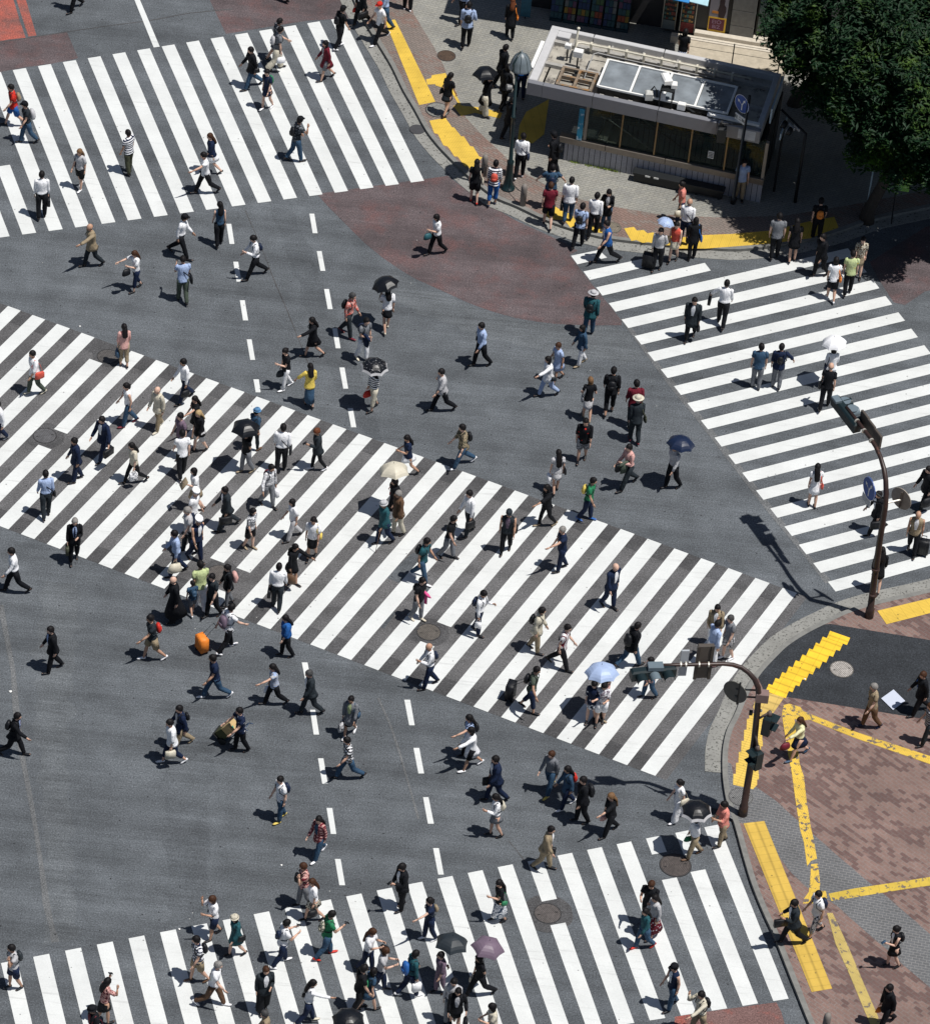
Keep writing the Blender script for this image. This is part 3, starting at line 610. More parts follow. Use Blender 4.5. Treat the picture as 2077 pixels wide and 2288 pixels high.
# stairs going down inside
treadm = mat_plain('stair_stone', (.50, .46, .38), .8, var=.1)
m = KB()
for k in range(18): m.b(2.32 + k*.31, 2.32 + (k+1)*.31, .58, 3.08, -.17*(k+1) - .6, PAVE - .17*(k+1))
m.build('stairs', treadm, kio)
m = KB(); m.b(2.2, 8.2, .44, .54, -4, PAVE - .01); m.b(2.2, 8.2, 3.11, 3.2, -4, PAVE - .01); m.b(8.11, 8.2, .55, 3.1, -4, PAVE - .01); m.build('stair_well', tilem, kio)
m = KB()
for y in (.66, 1.83, 3.0):
    m.tube([V((2.35, y, .98)), V((2.6, y, .95)), V((7.9, y, -2.0))], [.022]*3, 8)
    for k in range(6): m.tube([V((2.5 + k, y, PAVE - .17*(1 + k*3.2) - .05)), V((2.5 + k, y, .99 - .556*k))], [.016, .016], 6)
m.build('handrails', mat_plain('rail_steel', (.3, .3, .29), .3, metal=.7), kio, smooth=True)
# low dark bench along the wall
e = empty('bench', K(0, 0), KR, label='low black bench box standing against the tiled station wall', cat='bench')
m = KB(); m.b(4.05, 7.15, -.25, .04, PAVE + .06, PAVE + .315); m.build('front_panel', darkm, e)
m = KB(); m.b(4.0, 7.2, -.28, .05, PAVE + .32, PAVE + .40, bev=.01); m.build('seat', darkm, e)
for x in (4.1, 5.2, 6.2, 7.0): m = KB(); m.b(x, x + .08, -.24, .03, PAVE, PAVE + .32); m.build('leg', darkm, e)
m = KB(); m.b(4.45, 4.62, -.295, -.284, PAVE + .33, PAVE + .39); m.build('label_plate', whitem, e)
m = KB(); m.b(4.75, 4.92, -.295, -.284, PAVE + .33, PAVE + .39); m.build('label_plate', whitem, e)
# weeds at the wall foot
m = MB(); rnd = random.Random(3)
for k in range(260):
    x = rnd.choice([2.55, 2.9, 3.1, 3.3, 1.9]) + rnd.gauss(0, .12); p = V((x, .10 - abs(rnd.gauss(0, .03)), PAVE)); a = rnd.uniform(0, 6.3); h_ = rnd.uniform(.03, .09); d_ = V((cos(a), sin(a), 0))*.015
    m.add([p - d_, p + d_, p + V((d_.y*2, -d_.x*2, h_))], [(0, 1, 2)])
w_ = m.build('weeds', mat_plain('weed_green', (.18, .24, .04), .8, var=.3), loc=KO, rz=KR); tag(w_, 'small yellow green weeds growing at the foot of the tiled wall', 'weeds', kind='stuff')
# ------------------------------------------------------------------ signs and posts round the kiosk
BLUE = mat_plain('sign_blue', (.012, .07, .32), .4, var=.06, spec=.5)
def sign_disc(name, parent, c, a, D, face=True, back=None):
    "round sign, horizontal axis at angle a, centre c (local to parent at its location)"
    h = V((cos(a), sin(a), 0)); n = V((sin(a), -cos(a), 0)); up = V((0, 0, 1)); m = MB()
    m.tube([c - n*.012, c + n*.012], [D/2, D/2], 28, side=h); rim = MB()
    o = m.build(name, BLUE if face else (back or mat_plain('sign_back', (.30, .27, .24), .5, metal=.3)), parent)
    if face:
        m = MB(); k_ = 28; vs = []; fs = []
        for i in range(k_):
            t = 2*pi*i/k_; vs += [c + n*.0135 + (h*cos(t) + up*sin(t))*D*.5, c + n*.0135 + (h*cos(t) + up*sin(t))*D*.475]
        for i in range(k_): j = (i+1) % k_; fs.append((2*i, 2*j, 2*j+1, 2*i+1))
        m.add(vs, fs); m.build('white_rim', whitem, o)
        m = MB(); s_ = D/.75
        def P2(x, y): return c + n*.015 + h*x*s_ + up*y*s_
        def poly(pts): m.add([P2(*p) for p in pts], [tuple(range(len(pts)))])
        poly([(-.005, -.27), (.045, -.27), (.045, -.02), (-.005, -.02)])
        poly([(-.005, -.02), (.045, -.02), (.125, .14), (.085, .16)]); poly([(.04, .145), (.165, .115), (.15, .25)])
        poly([(-.005, -.02), (.02, -.06), (-.13, .07), (-.155, .04)]); poly([(-.11, .11), (-.19, -.0), (-.235, .12)])
        m.build('white_arrows', whitem, o)
    return o
def text(body, size, parent, loc, h, mat, name='lettering', align='CENTER', vertical=False):
    cu = bpy.data.curves.new(name, 'FONT'); cu.body = body; cu.size = size; cu.extrude = .001; cu.align_x = align; cu.align_y = 'CENTER'
    if vertical: cu.space_line = .9
    o = bpy.data.objects.new(name, cu); COL.objects.link(o); n = V((h.y, -h.x, 0)); o.matrix_world = Matrix((h, V((0, 0, 1)), n)).transposed().to_4x4()
    M_ = o.matrix_basis.copy(); bpy.context.view_layer.update(); me = bpy.data.meshes.new_from_object(o); COL.objects.unlink(o); bpy.data.objects.remove(o)
    o = bpy.data.objects.new(name, me); COL.objects.link(o); o.matrix_basis = M_; o.location = loc
    if not me.materials: me.materials.append(mat)
    else: me.materials[0] = mat
    o.parent = parent; return o
ink = mat_plain('ink', (.03, .03, .03), .6)
b0_ = at(1636, 454, PAVE)
e = empty('traffic_sign_post', b0_, label='black sign post with round blue arrow sign in front of the station entrance', cat='traffic sign')
m = MB(); m.tube([(0, 0, 0), (0, 0, .25), (0, 0, .26), (.04, .02, 4.5)], [.09, .09, .06, .05], 10); m.build('post', darkm, e, smooth=True)
def loc_px(px, z, b): return at(px[0], px[1], z) - b
c = loc_px((1657, 232), 4.15, b0_); hh = V((.69, -.72, 0)).normalized(); sign_disc('arrow_sign', e, c, atan2(hh.y, hh.x), .68)
pc = loc_px((1652, 265), 3.62, b0_); m = MB(); m.box(pc, (.46, .02, .26), rz=atan2(hh.y, hh.x)); pl = m.build('sign_plate', whitem, e)
text('軽 二輪', .15, pl, pc + V((hh.y, -hh.x, 0))*.012, hh, ink)
m = MB(); m.box(loc_px((1611, 300), 2.95, b0_), (.30, .26, .62), bev=.05); sg_ = m.build('pedestrian_signal', darkm, e)
m = MB(); m.tube([loc_px((1611, 283), 3.2, b0_), loc_px((1612, 272), 3.45, b0_)], [.10, .05], 10); m.tube([loc_px((1612, 276), 3.4, b0_), V((.02, .01, 3.3))], [.03, .03], 6); m.build('bracket', darkm, e)
e = empty('station_sign', K(8.3, 1.5, 0), KR, label='tall white station name sign with blue characters at the entrance end', cat='sign')
m = KB(); m.b(-.02, .03, -1.0, 1.0, 3.15, 3.75); m.build('panel', mat_plain('panel_pale_blue', (.42, .52, .60), .5), e)
h2 = KY*1.0; text('渋谷駅', .42, e, V((-.024, 0, 3.5)), V((0, -1, 0)), BLUE); text('地下鉄入口', .19, e, V((-.024, 0, 3.24)), V((0, -1, 0)), BLUE)
m = KB(); m.tube([V((0, -.6, PAVE)), V((0, -.6, 3.15))], [.04, .04], 8); m.tube([V((0, .6, PAVE)), V((0, .6, 3.15))], [.04, .04], 8); m.build('legs', darkm, e)
e = empty('narrow_sign', K(8.75, .9, 0), KR, label='narrow pale blue sign board beyond the station end wall', cat='sign')
m = KB(); m.b(-.02, .02, -.6, .6, 2.7, 2.95, bev=.008); m.build('panel', mat_plain('panel_pale_blue', (.42, .52, .60), .5), e); m = KB(); m.tube([V((0, 0, PAVE)), V((0, 0, 2.7))], [.04, .04], 8); m.build('post', darkm, e)
# vehicle signal with white round backs at the right end of the kiosk
b0_ = at(1790, 300, 0) + V((0, 0, 0)); b0_ = at(1775, 452, PAVE)
e = empty('signal_lamp_post', b0_, label='dark signal post with white rimmed lamps beyond the station corner', cat='traffic signal')
m = MB(); m.tube([(0, 0, 0), (.0, .0, 2.9), loc_px((1745, 245), 3.3, b0_)], [.06, .05, .045], 10); m.build('post', darkm, e, smooth=True)
for px in ((1748, 277), (1760, 292)):
    c = loc_px(px, 3.0, b0_); m = MB(); m.tube([c, c + V((.10, -.06, -.02))], [.17, .13], 16, side=V((0, 0, 1))); o = m.build('lamp', darkm, e)
    m = MB(); m.tube([c - V((.012, -.007, 0)), c - V((.001, 0, 0))], [.15, .155], 16, side=V((0, 0, 1))); m.build('white_back', mat_plain('panel_white', (.55, .56, .58), .5), o)
for px in ((1768, 283), (1779, 285)):
    c = loc_px(px, 3.0, b0_); m = MB(); m.box(c, (.05, .34, .10), rz=.5); m.build('white_visor', mat_plain('panel_white', (.55, .56, .58), .5), e)
# ------------------------------------------------------------------ shop building behind
BO = V((.49, 27.49, 0)); BX = V((.994, -.11, 0)).normalized(); BR = atan2(BX.y, BX.x)
bld = empty('shop_building', BO, BR, label='shop building with magazine racks and grey stone pillar behind the station entrance', cat='building')
stone = mat_brick('stone_cladding', (.15, .15, .15), (.17, .17, .168), (.03, .03, .03), 0, 1.0, 1.2, .62, .012)
# the cladding pattern needs x/z, so the pillar is clad with real slabs
stonem = mat_plain('pillar_stone', (.17, .168, .16), .85, var=.16, sc_=7)
m = KB(); m.b(0, 34, .30, 9, 0, 12); m.build('wall', mat_plain('dark_shopfront', (.035, .035, .038), .8), bld)
m = KB(); m.b(-.9, 5.6, -1.50, .3, 5.4, 5.6, bev=.02); m.build('canopy', mat_plain('canopy_grey', (.3, .3, .3), .7), bld)
m = KB()
for k in range(8): m.b(7.22, 8.06, -.05, .298, .30 + k*.66, .945 + k*.66, bev=.008)
m.build('stone_pillar', stonem, bld)
m = KB()
for k in range(6):
    for j in range(5): m.b(10.2 + j*1.2, 11.38 + j*1.2, .0, .298, .30 + k*.66, .945 + k*.66, bev=.008)
m.build('stone_wall', stonem, bld)
tealg = mat_plain('window_teal', (.06, .11, .11), .15, var=.5, sc_=3, spec=.6)
for x0 in (8.12, 9.15):
    m = KB(); m.b(x0, x0 + .98, .10, .16, .62, 3.6); o = m.build('window', darkm, bld)
    m = KB(); m.b(x0 + .05, x0 + .44, .08, .097, .66, 3.5); m.b(x0 + .50, x0 + .93, .08, .097, .66, 3.5); m.build('pane', tealg, o)
    m = KB()
    for k in range(9): m.b(x0 + .08 + k*.042, x0 + .095 + k*.042, .066, .079, .68, 3.4)
    m.build('curtain', mat_plain('curtain_grey', (.16, .2, .2), .8), o)
m = KB(); m.b(8.08, 10.2, -.10, .298, .30, .60, bev=.015); m.build('sill', mat_plain('sill_stone', (.55, .50, .42), .8, var=.12), bld)
# glass display cabinets, poster
for i, (x0, x1) in enumerate(((4.78, 5.28), (5.42, 5.98))):
    m = KB(); m.b(x0, x1, .0, .28, .30, 2.6); o = m.build('display_cabinet', darkm, bld)
    m = KB()
    for xx in (x0, x1 - .03): m.b(xx, xx + .03, -.018, -.002, .32, 2.6)
    m.build('frame', mat_plain('cabinet_frame', (.40, .38, .32), .4), o)
    m = KB(); rr = random.Random(i)
    for k in range(9):
        for j in range(5): m.b(x0 + .05 + j*.085, x0 + .12 + j*.085, -.010, -.001, .75 + k*.19, .80 + k*.19 + rr.random()*.08, mi=rr.randrange(3))
    m.build('goods', [mat_plain('goods_a', (.30, .16, .05), .6), mat_plain('goods_b', (.05, .13, .12), .6), mat_plain('goods_c', (.20, .05, .04), .6)], o)['kind'] = 'stuff'
    m = KB(); m.b(x0 + .04, x1 - .04, -.012, -.001, .32, .70); m.build('base_panel', mat_plain('base_red' if i else 'base_grey', (.14, .02, .02) if i else (.14, .17, .18), .6), o)
m = KB(); m.b(5.99, 7.20, .0, .28, .30, 3.2); m.build('black_frame_wall', darkm, bld)
po = empty('poster', (0, 0, 0)); po.parent = bld
m = KB(); m.b(6.42, 7.06, -.020, -.004, .52, 2.30); m.build('poster_sheet', mat_plain('poster_grey', (.22, .21, .25), .5, var=.05), po)
m = KB(); m.b(6.42, 7.06, -.026, -.0205, .52, 1.16); m.build('yellow_field', mat_plain('poster_yellow', (.70, .42, .03), .5), po)
m = KB(); m.b(6.46, 7.00, -.030, -.0265, .62, 1.10); m.build('dark_lettering_block', mat_plain('poster_maroon', (.10, .012, .03), .5), po)
t1 = text('EIO', .22, po, V((6.72, -.0325, .96)), V((1, 0, 0)), mat_plain('poster_violet', (.30, .18, .28), .5)); text('BIZ', .20, po, V((6.72, -.0325, .75)), V((1, 0, 0)), mat_plain('poster_violet', (.30, .18, .28), .5))
m = KB(); m.b(6.52, 6.74, -.026, -.0205, 1.32, 1.42); m.build('orange_mark', mat_plain('poster_orange', (.55, .20, .03), .5), po)
m = KB()     # generic dark haired figure: plain silhouette
m.tube([V((6.86, -.024, 1.17)), V((6.86, -.024, 1.45)), V((6.87, -.024, 1.62)), V((6.84, -.024, 1.72)), V((6.84, -.024, 1.92)), V((6.84, -.024, 2.02))], [(.10, .003), (.15, .003), (.13, .003), (.085, .003), (.095, .003), (.03, .003)], 12)
m.build('figure_silhouette', mat_plain('figure_dark', (.025, .012, .02), .5), po)
m = KB(); m.b(6.40, 7.08, -.03, -.004, 2.31, 2.36); m.build('top_rail', mat_plain('cabinet_frame', (.40, .38, .32), .4), po)
m = KB(); m.b(6.45, 6.85, -.02, -.004, 2.42, 2.9); m.build('upper_poster', mat_plain('poster_pink', (.40, .26, .32), .5, var=.3), bld)
# awning
e = empty('awning', BO, BR, label='blue awning with pale tip hanging over the shop display cabinets', cat='awning')
am = [mat_plain('awning_violet', (.10, .06, .25), .6), mat_plain('awning_blue', (.01, .20, .52), .6, var=.15), mat_plain('awning_pale', (.36, .58, .66), .6, var=.1)]
for i, (x0, x1) in enumerate(((4.2, 4.72), (4.73, 5.75), (5.76, 6.42))):
    m = MB(); yy = -1.55; vs = [V((x0, -.02, 3.3)), V((x1, -.02, 3.3)), V((x1, yy, 2.62)), V((x0, yy + .04, 2.66)), V((x0, -.02, 3.27)), V((x1, -.02, 3.27)), V((x1, yy, 2.59)), V((x0, yy + .04, 2.63))]
    m.add(vs, [(0, 3, 2, 1), (4, 5, 6, 7), (0, 1, 5, 4), (2, 3, 7, 6), (1, 2, 6, 5), (3, 0, 4, 7)]); m.build('fabric_panel', am[i], e)
m = MB(); m.tube([V((4.3, -.05, 2.5)), V((4.3, -1.5, 2.58))], [.015, .015], 6); m.tube([V((6.3, -.05, 2.5)), V((6.3, -1.5, 2.58))], [.015, .015], 6); m.build('arms', darkm, e)
# magazine racks, each a thing
mg = [mat_plain('cover_%d' % i, tuple(a*.45 for a in c_), .6) for i, c_ in enumerate(((.03, .13, .17), (.02, .06, .2), (.45, .28, .04), (.38, .07, .03), (.10, .20, .08), (.20, .08, .18), (.25, .27, .28)))]
names = ['outermost left', 'second from the left', 'third from the left', 'fourth from the left', 'fifth from the left', 'rightmost']
for k in range(6):
    e = empty('magazine_rack', BO + BX*(1.02 + k*.48) + V((0, 0, PAVE)) + V((-BX.y, BX.x, 0))*(-.28), BR, label='%s of the dim magazine racks under the shop canopy' % names[k], cat='magazine rack', group='magazine racks in front of the shop')
    m = KB(); m.b(-.22, .22, -.12, .22, 0, .12); m.b(-.22, .22, .16, .22, .12, 1.75); m.build('frame', mat_plain('rack_teal', (.012, .04, .055), .6), e)
    rr = random.Random(k + 11)
    for r in range(6):
        m = KB(); z_ = .16 + r*.26; y_ = -.10 + r*.04
        for j in range(3): m.box(V((-.14 + j*.14, y_, z_ + .11)), (.125, .012, .22), M=Matrix.Rotation(radians(-18), 3, 'X'), mi=(rr.choice([2, 3, 4]) if r == 1 and k in (1, 2, 3, 5) else rr.choice([0, 0, 1, 1, 5, 6, 4, 0])))
        m.build('magazine_row', mg, e)
# stone terrace with steps and thin railing posts
terr = mat_plain('terrace_stone', (.42, .37, .29), .85, var=.16, sc_=4)
e = empty('terrace', BO, BR, label='sunlit beige stone terrace with steps between the shop and station roof', cat='terrace')
m = KB(); m.b(5.65, 9.45, -1.9, -.56, PAVE, .40, bev=.01); m.build('slab', terr, e)
m = KB(); m.b(5.2, 9.5, -.55, -.30, PAVE, .42, bev=.01); m.build('step', mat_plain('sill_stone', (.55, .50, .42), .8), e); m = KB(); m.b(6.0, 9.6, -.295, -.06, PAVE, .56, bev=.01); m.build('step', mat_plain('sill_stone', (.55, .50, .42), .8), e)
for k, x in enumerate((5.9, 7.55, 9.2)):
    m = KB(); m.tube([V((x, -1.75, .40)), V((x, -1.75, 1.35))], [.022, .022], 8); m.build('railing_post', darkm, e)
m = KB(); m.tube([V((5.9, -1.75, .95)), V((9.2, -1.75, .95))], [.008, .008], 6); m.tube([V((5.9, -1.75, 1.33)), V((9.2, -1.75, 1.33))], [.008, .008], 6); m.build('railing_wire', darkm, e)
e = empty('blue_flag_banner', at(1172, 42, PAVE), label='dim teal banner stand beside the shop corner in shade', cat='banner')
m = MB(); m.box((0, 0, .95), (.36, .03, 1.7), rz=BR); m.build('cloth', mat_plain('banner_teal', (.02, .10, .16), .7, var=.3), e); m = MB(); m.tube([(0, .03, 0), (0, .03, 1.9)], [.02, .02], 8); m.build('pole', darkm, e)
# green banner in the tree shade, right
b_ = at(1990, 500, PAVE); e = empty('green_banner', b_, label='yellow green vertical banner with red characters under the tree', cat='banner')
c = loc_px((2018, 400), 2.1, b_); m = MB(); m.box(c, (.48, .03, 1.0), rz=-.1); m.build('cloth', mat_plain('banner_green', (.20, .42, .08), .7, var=.2), e)
text('花\n植', .30, e, c + V((-.10, -.02, 0)), V((1, -.1, 0)).normalized(), mat_plain('banner_red', (.35, .03, .02), .6), vertical=True)
m = MB(); m.tube([V((0, 0, 0)), V((c.x - .24, c.y, c.z + .6))], [.025, .02], 8); m.build('pole', darkm, e)
b_ = at(1932, 482, PAVE); e = empty('pale_post', b_, label='thin pale metal post standing under the tree by the kerb', cat='post')
m = MB(); m.tube([(0, 0, 0), (.0, 0, 1.9)], [.03, .03], 8); m.build('post', mat_plain('pale_steel', (.35, .45, .5), .4), e, smooth=True); m = MB(); m.tube([(0, 0, 0), (0, 0, .03)], [.08, .08], 10); m.build('base', darkm, e)
# ------------------------------------------------------------------ street lamp
gm = mat_plain('lamp_green_paint', (.006, .019, .022), .35, var=.1, spec=.5)
b_ = at(1134, 421, PAVE); e = empty('street_lamp', b_, label='dark green street lamp with grey bell shade beside the station entrance', cat='street lamp')
top = loc_px((1154, 166), 4.95, b_)
m = MB(); m.tube([(0, 0, 0), (0, 0, .05), (0, 0, .06), (0, 0, .30), (.0, 0, .34), (0, 0, 1.05), (0, 0, 1.15), (0, 0, 1.2), top*.5 + V((0, 0, .3)), top*.62, top*.621, top*.64, top*.641, top], [.24, .24, .18, .16, .14, .11, .13, .072, .06, .056, .075, .075, .052, .045], 12); m.build('post', gm, e, smooth=True)
sh_ = loc_px((1162, 152), 5.0, b_); m = MB()
m.tube([top - V((0, 0, .1)), top + V((-.12, 0, .1)), V((top.x - .14, top.y, top.z + .40)), V((sh_.x - .05, sh_.y, sh_.z + .66)), V((sh_.x, sh_.y, sh_.z + .64))], [.03]*5, 8); m.build('hook', gm, e, smooth=True)
m = MB(); m.tube([sh_, sh_ + V((0, 0, .02)), sh_ + V((0, 0, .09)), sh_ + V((0, 0, .30)), sh_ + V((0, 0, .46)), sh_ + V((0, 0, .55)), sh_ + V((0, 0, .60)), sh_ + V((0, 0, .61)), sh_ + V((0, 0, .74))], [.38, .39, .355, .31, .24, .14, .06, .035, .012], 24); m.build('bell_shade', mat_plain('shade_grey', (.14, .17, .19), .4, var=.08, spec=.5), e, smooth=True)
m = MB(); [m.tube([sh_ + V((cos(a)*r, sin(a)*r, z)) for r, z in ((.392, .02), (.358, .09), (.313, .30), (.243, .46), (.142, .55))], [.008]*5, 4) for a in [pi/4*k for k in range(8)]]; m.build('shade_ribs', gm, e)
m = MB(); m.ell(sh_ + V((0, 0, -.02)), (.22, .22, .16), 14, 8); m.build('globe', mat_plain('globe_white', (.6, .62, .62), .3), e, smooth=True)
m = MB(); c = loc_px((1143, 194), 4.4, b_); m.tube([c, c + V((-.16, -.05, 0))], [.10, .11], 14, side=V((0, 0, 1))); m.build('loudspeaker', mat_plain('speaker_grey', (.2, .2, .2), .5), e)
# bollards with chain
bm_ = mat_plain('bollard_stone', (.21, .19, .175), .85, var=.15)
def bollard(px, label):
    p = at(*px, PAVE); e = empty('bollard', p, label=label, cat='bollard', group='stone bollards along the kerb')
    m = MB(); m.tube([(0, 0, 0), (0, 0, .70), (0, 0, .80), (0, 0, .86), (0, 0, .88)], [.105, .105, .095, .06, .01], 14); m.build('post', bm_, e, smooth=True)
    m = MB(); m.tube([(0, -.12, .55), (0, .12, .55)], [.02, .02], 6); m.build('chain_eye', darkm, e); return p
q1 = bollard((1080, 392), 'grey stone bollard left of the street lamp by the kerb'); q2 = bollard((1167, 458), 'grey stone bollard right of the street lamp by the kerb'); q3 = bollard((1840, 2312), 'grey stone bollard at the bottom right corner of the brick pavement')
for a, b, l in ((q1, b_, 'black chain hanging between the left bollard and the street lamp'), (b_, q2, 'black chain hanging between the street lamp and the right bollard')):
    m = MB(); n = 16
    for k in range(n):
        f0, f1 = k/n, (k+.8)/n; g = lambda f: (b - a)*f + V((0, 0, .55 - .28*4*f*(1-f)*.6))
        m.tube([g(f0), g(f1)], [.016, .016], 5)
    o = m.build('chain', darkm, loc=a); tag(o, l, 'chain', 'chains between the bollards')
# ------------------------------------------------------------------ signal poles
brn = mat_plain('pole_brown_paint', (.034, .018, .015), .45, var=.25, sc_=3, spec=.5, spots=(3.5, .62, (.10, .04, .025)))
hous = mat_plain('signal_housing', (.007, .018, .022), .45, var=.12, spec=.5)
greyp = mat_plain('signal_grey', (.13, .17, .20), .5, var=.06)
plateb = mat_plain('sign_back_brown', (.085, .072, .062), .5, var=.1)
bandw = mat_plain('band_clamp', (.6, .58, .52), .35, metal=.4)
def signal_head(parent, c, ax, L=1.2, lens=True):
    "horizontal three lamp vehicle signal; ax = long axis, local position c"
    a = atan2(ax.y, ax.x); R = Matrix.Rotation(a, 3, 'Z'); m = MB(); m.box(c, (L, .26, .38), rz=a, bev=.05); o = m.build('signal_head', hous, parent)
    for k, col in enumerate(((.02, .16, .10), (.25, .16, .02), (.22, .02, .015))):
        x = (k-1)*L*.30; f = c + R @ V((x, -.13, 0)); n = R @ V((0, -1, 0))
        l_ = MB(); l_.tube([f, f + n*.012], [.14, .14], 16, side=R @ V((1, 0, 0))); l_.build('lens', mat_plain('lens%d' % k, col, .25), o)
        v = MB(); vs = []; fs = []
        for i in range(13):
            t = pi*(-.05 + 1.1*i/12); d = R @ V((cos(t)*.155, 0, sin(t)*.155)); vs += [f + d, f + d + n*.28]
        for i in range(12): fs.append((2*i, 2*i+1, 2*i+3, 2*i+2))
        nn = len(vs); vs += [p*1.0 + V((0, 0, .008)) for p in vs]; fs += [tuple(reversed([i + nn for i in f_])) for f_ in fs]
        v.add(vs, fs); v.build('visor', hous if k != 1 else greyp, o)
    return o
def ped_signal(parent, c, rz, pole_pt):
    m = MB(); m.box(c, (.36, .24, .72), rz=rz, bev=.05); o = m.build('pedestrian_signal', hous, parent); R = Matrix.Rotation(rz, 3, 'Z')
    for z in (.17, -.17):
        m = MB(); m.box(c + R @ V((0, -.125, z)), (.26, .012, .26), rz=rz); m.build('lens', mat_plain('ped_lens', (.03, .05, .05), .25), o)
        m = MB(); m.box(c + R @ V((0, -.21, z + .15)), (.32, .17, .02), rz=rz); m.build('visor', hous, o)
    m = MB(); m.tube([c + V((0, 0, .34)), c + V((0, 0, .52))], [.09, .05], 10); m.tube([c + V((0, 0, .48)), pole_pt + V((0, 0, .05))], [.035, .035], 8); m.build('bracket', mat_plain('bracket_brown', (.12, .09, .08), .5), parent, smooth=True)
def t1p(x, y): return (1400 + x/4.575, 1400 + y/4.575)
b_ = at(1658, 1820, PAVE); e = empty('signal_pole', b_, label='brown signal pole on the brick pavement with arm over the diagonal crossing', cat='signal pole', group='brown signal poles with curved arms')
L1 = lambda x, y, z: loc_px(t1p(x, y), z, b_)
pts = [V((0, 0, 0)), V((0, 0, .35)), V((0, 0, .36)), L1(1262, 1422, 2.0), L1(1300, 1165, 3.0), L1(1345, 700, 4.85), L1(1338, 620, 5.15), L1(1300, 535, 5.40), L1(1240, 470, 5.55), L1(1170, 420, 5.65), L1(1080, 390, 5.72), L1(980, 380, 5.78), L1(780, 386, 5.80), L1(500, 392, 5.80), L1(200, 398, 5.80)]
m = MB(); m.tube(pts, [.14, .13, .105, .10, .095, .085, .08, .075, .07, .068, .065, .062, .058, .052, .048], 12); m.build('pole', brn, e, smooth=True)
axv = (L1(780, 386, 5.8) - L1(200, 398, 5.8)).normalized()
signal_head(e, L1(265, 470, 5.62), Matrix.Rotation(radians(8), 3, 'Z') @ axv, 1.30)
m = MB(); m.box(L1(290, 408, 5.86), (.44, .26, .16), rz=atan2(axv.y, axv.x), bev=.015); m.build('junction_box', greyp, e)
m = MB(); m.box(L1(785, 350, 5.82), (.46, .13, 1.25), rz=atan2(axv.y, axv.x), bev=.02); o = m.build('sign_box', plateb, e)
m = MB()
for dx in (-.20, .20): m.box(L1(785, 350, 5.82) + axv*dx + V((0, -.085, 0)), (.09, .04, 1.25), rz=atan2(axv.y, axv.x))
m.build('side_rails', mat_plain('rail_brown', (.05, .042, .036), .5), o)
m = MB(); m.box(L1(580, 370, 5.80), (.22, .06, .98), rz=atan2(axv.y, axv.x), bev=.01); m.build('white_sign_back', mat_plain('sign_back_white', (.42, .45, .48), .45, var=.04), e)
for x in (548, 600, 735, 832): m = MB(); c = L1(x, 386, 5.8); m.tube([c - axv*.02, c + axv*.02], [.085, .085], 10); m.build('clamp', bandw, e)
c = L1(1105, 668, 4.85); sign_disc('round_sign_back', e, c, radians(-28), .74, False, mat_plain('disc_back', (.10, .095, .085), .5))
m = MB(); m.tube([c + V((.10, -.05, -.42)), c + V((.10, -.05, .42))], [.03, .03], 6)
for dz_ in (-.13, .15): m.tube([c + V((.0, -.05, dz_)), L1(1335, 690, 4.85) + V((0, 0, dz_))], [.028, .028], 6)
m.build('sign_bracket', darkm, e)
m = MB(); m.box(L1(1380, 712, 4.78), (.36, .26, .34), bev=.02); m.build('control_box', mat_plain('box_pinkish', (.22, .15, .14), .5), e)
ped_signal(e, L1(1437, 1000, 3.75), 1.2, L1(1330, 960, 3.85)); ped_signal(e, L1(1315, 1350, 2.55), -.9, L1(1300, 1040, 3.5))
m = MB(); m.ell(L1(1365, 860, 4.2), (.05, .05, .05), 8, 6); m.build('sensor_ball', mat_plain('speaker_grey', (.2, .2, .2), .5), e, smooth=True)
m = MB(); m.box(L1(1265, 880, 4.0), (.10, .10, .12)); m.build('small_box', darkm, e)
def t2p(x, y): return (1830 + x/6.72, 850 + y/6.72)
b_ = at(1940, 1378, PAVE); e = empty('signal_pole', b_, label='brown signal pole at the far kerb corner with arm over the right crossing', cat='signal pole', group='brown signal poles with curved arms')
L2 = lambda x, y, z: loc_px(t2p(x, y), z, b_)
pts = [V((0, 0, 0)), V((0, 0, .35)), V((0, 0, .36)), loc_px((1952, 1295), 1.55, b_), loc_px((1964, 1210), 3.1, b_), L2(985, 1900, 4.55), L2(998, 1700, 4.95), L2(992, 1500, 5.30), L2(965, 1330, 5.52), L2(915, 1160, 5.68), L2(845, 1000, 5.76), L2(770, 880, 5.80), L2(660, 735, 5.82), L2(540, 575, 5.82), L2(400, 400, 5.82)]
m = MB(); m.tube(pts, [.14, .13, .105, .10, .095, .085, .08, .078, .075, .07, .068, .064, .06, .055, .05], 12); m.build('pole', brn, e, smooth=True)
axv = (L2(660, 735, 5.8) - L2(400, 400, 5.8)).normalized(); az_ = atan2(axv.y, axv.x)
signal_head(e, L2(395, 510, 5.62), -axv, 1.45)
m = MB(); m.box(L2(255, 285, 5.85), (.30, .22, .10), rz=az_, bev=.01); m.build('junction_box', greyp, e)
for px in ((385, 310), (492, 425)): m = MB(); c = L2(px[0], px[1], 5.75); m.tube([c, c + V((0, 0, .03))], [.17, .17], 18); m.build('grey_disc', greyp, e)
perp = V((-axv.y, axv.x, 0))
for f_, (x, y) in enumerate(((650, 600), (745, 735), (845, 880))):
    m = MB(); m.box(L2(x + 20, y, 5.80), (.42, .07, .52), rz=az_, bev=.01); m.build('sign_box', plateb, e)
for x, y in ((560, 612), (665, 757), (775, 903)): m = MB(); c = L2(x, y, 5.82); m.tube([c - axv*.02, c + axv*.02], [.085, .085], 10); m.build('clamp', bandw, e)
c = L2(745, 1625, 4.95); sign_disc('arrow_sign', e, c, radians(-64), .76)
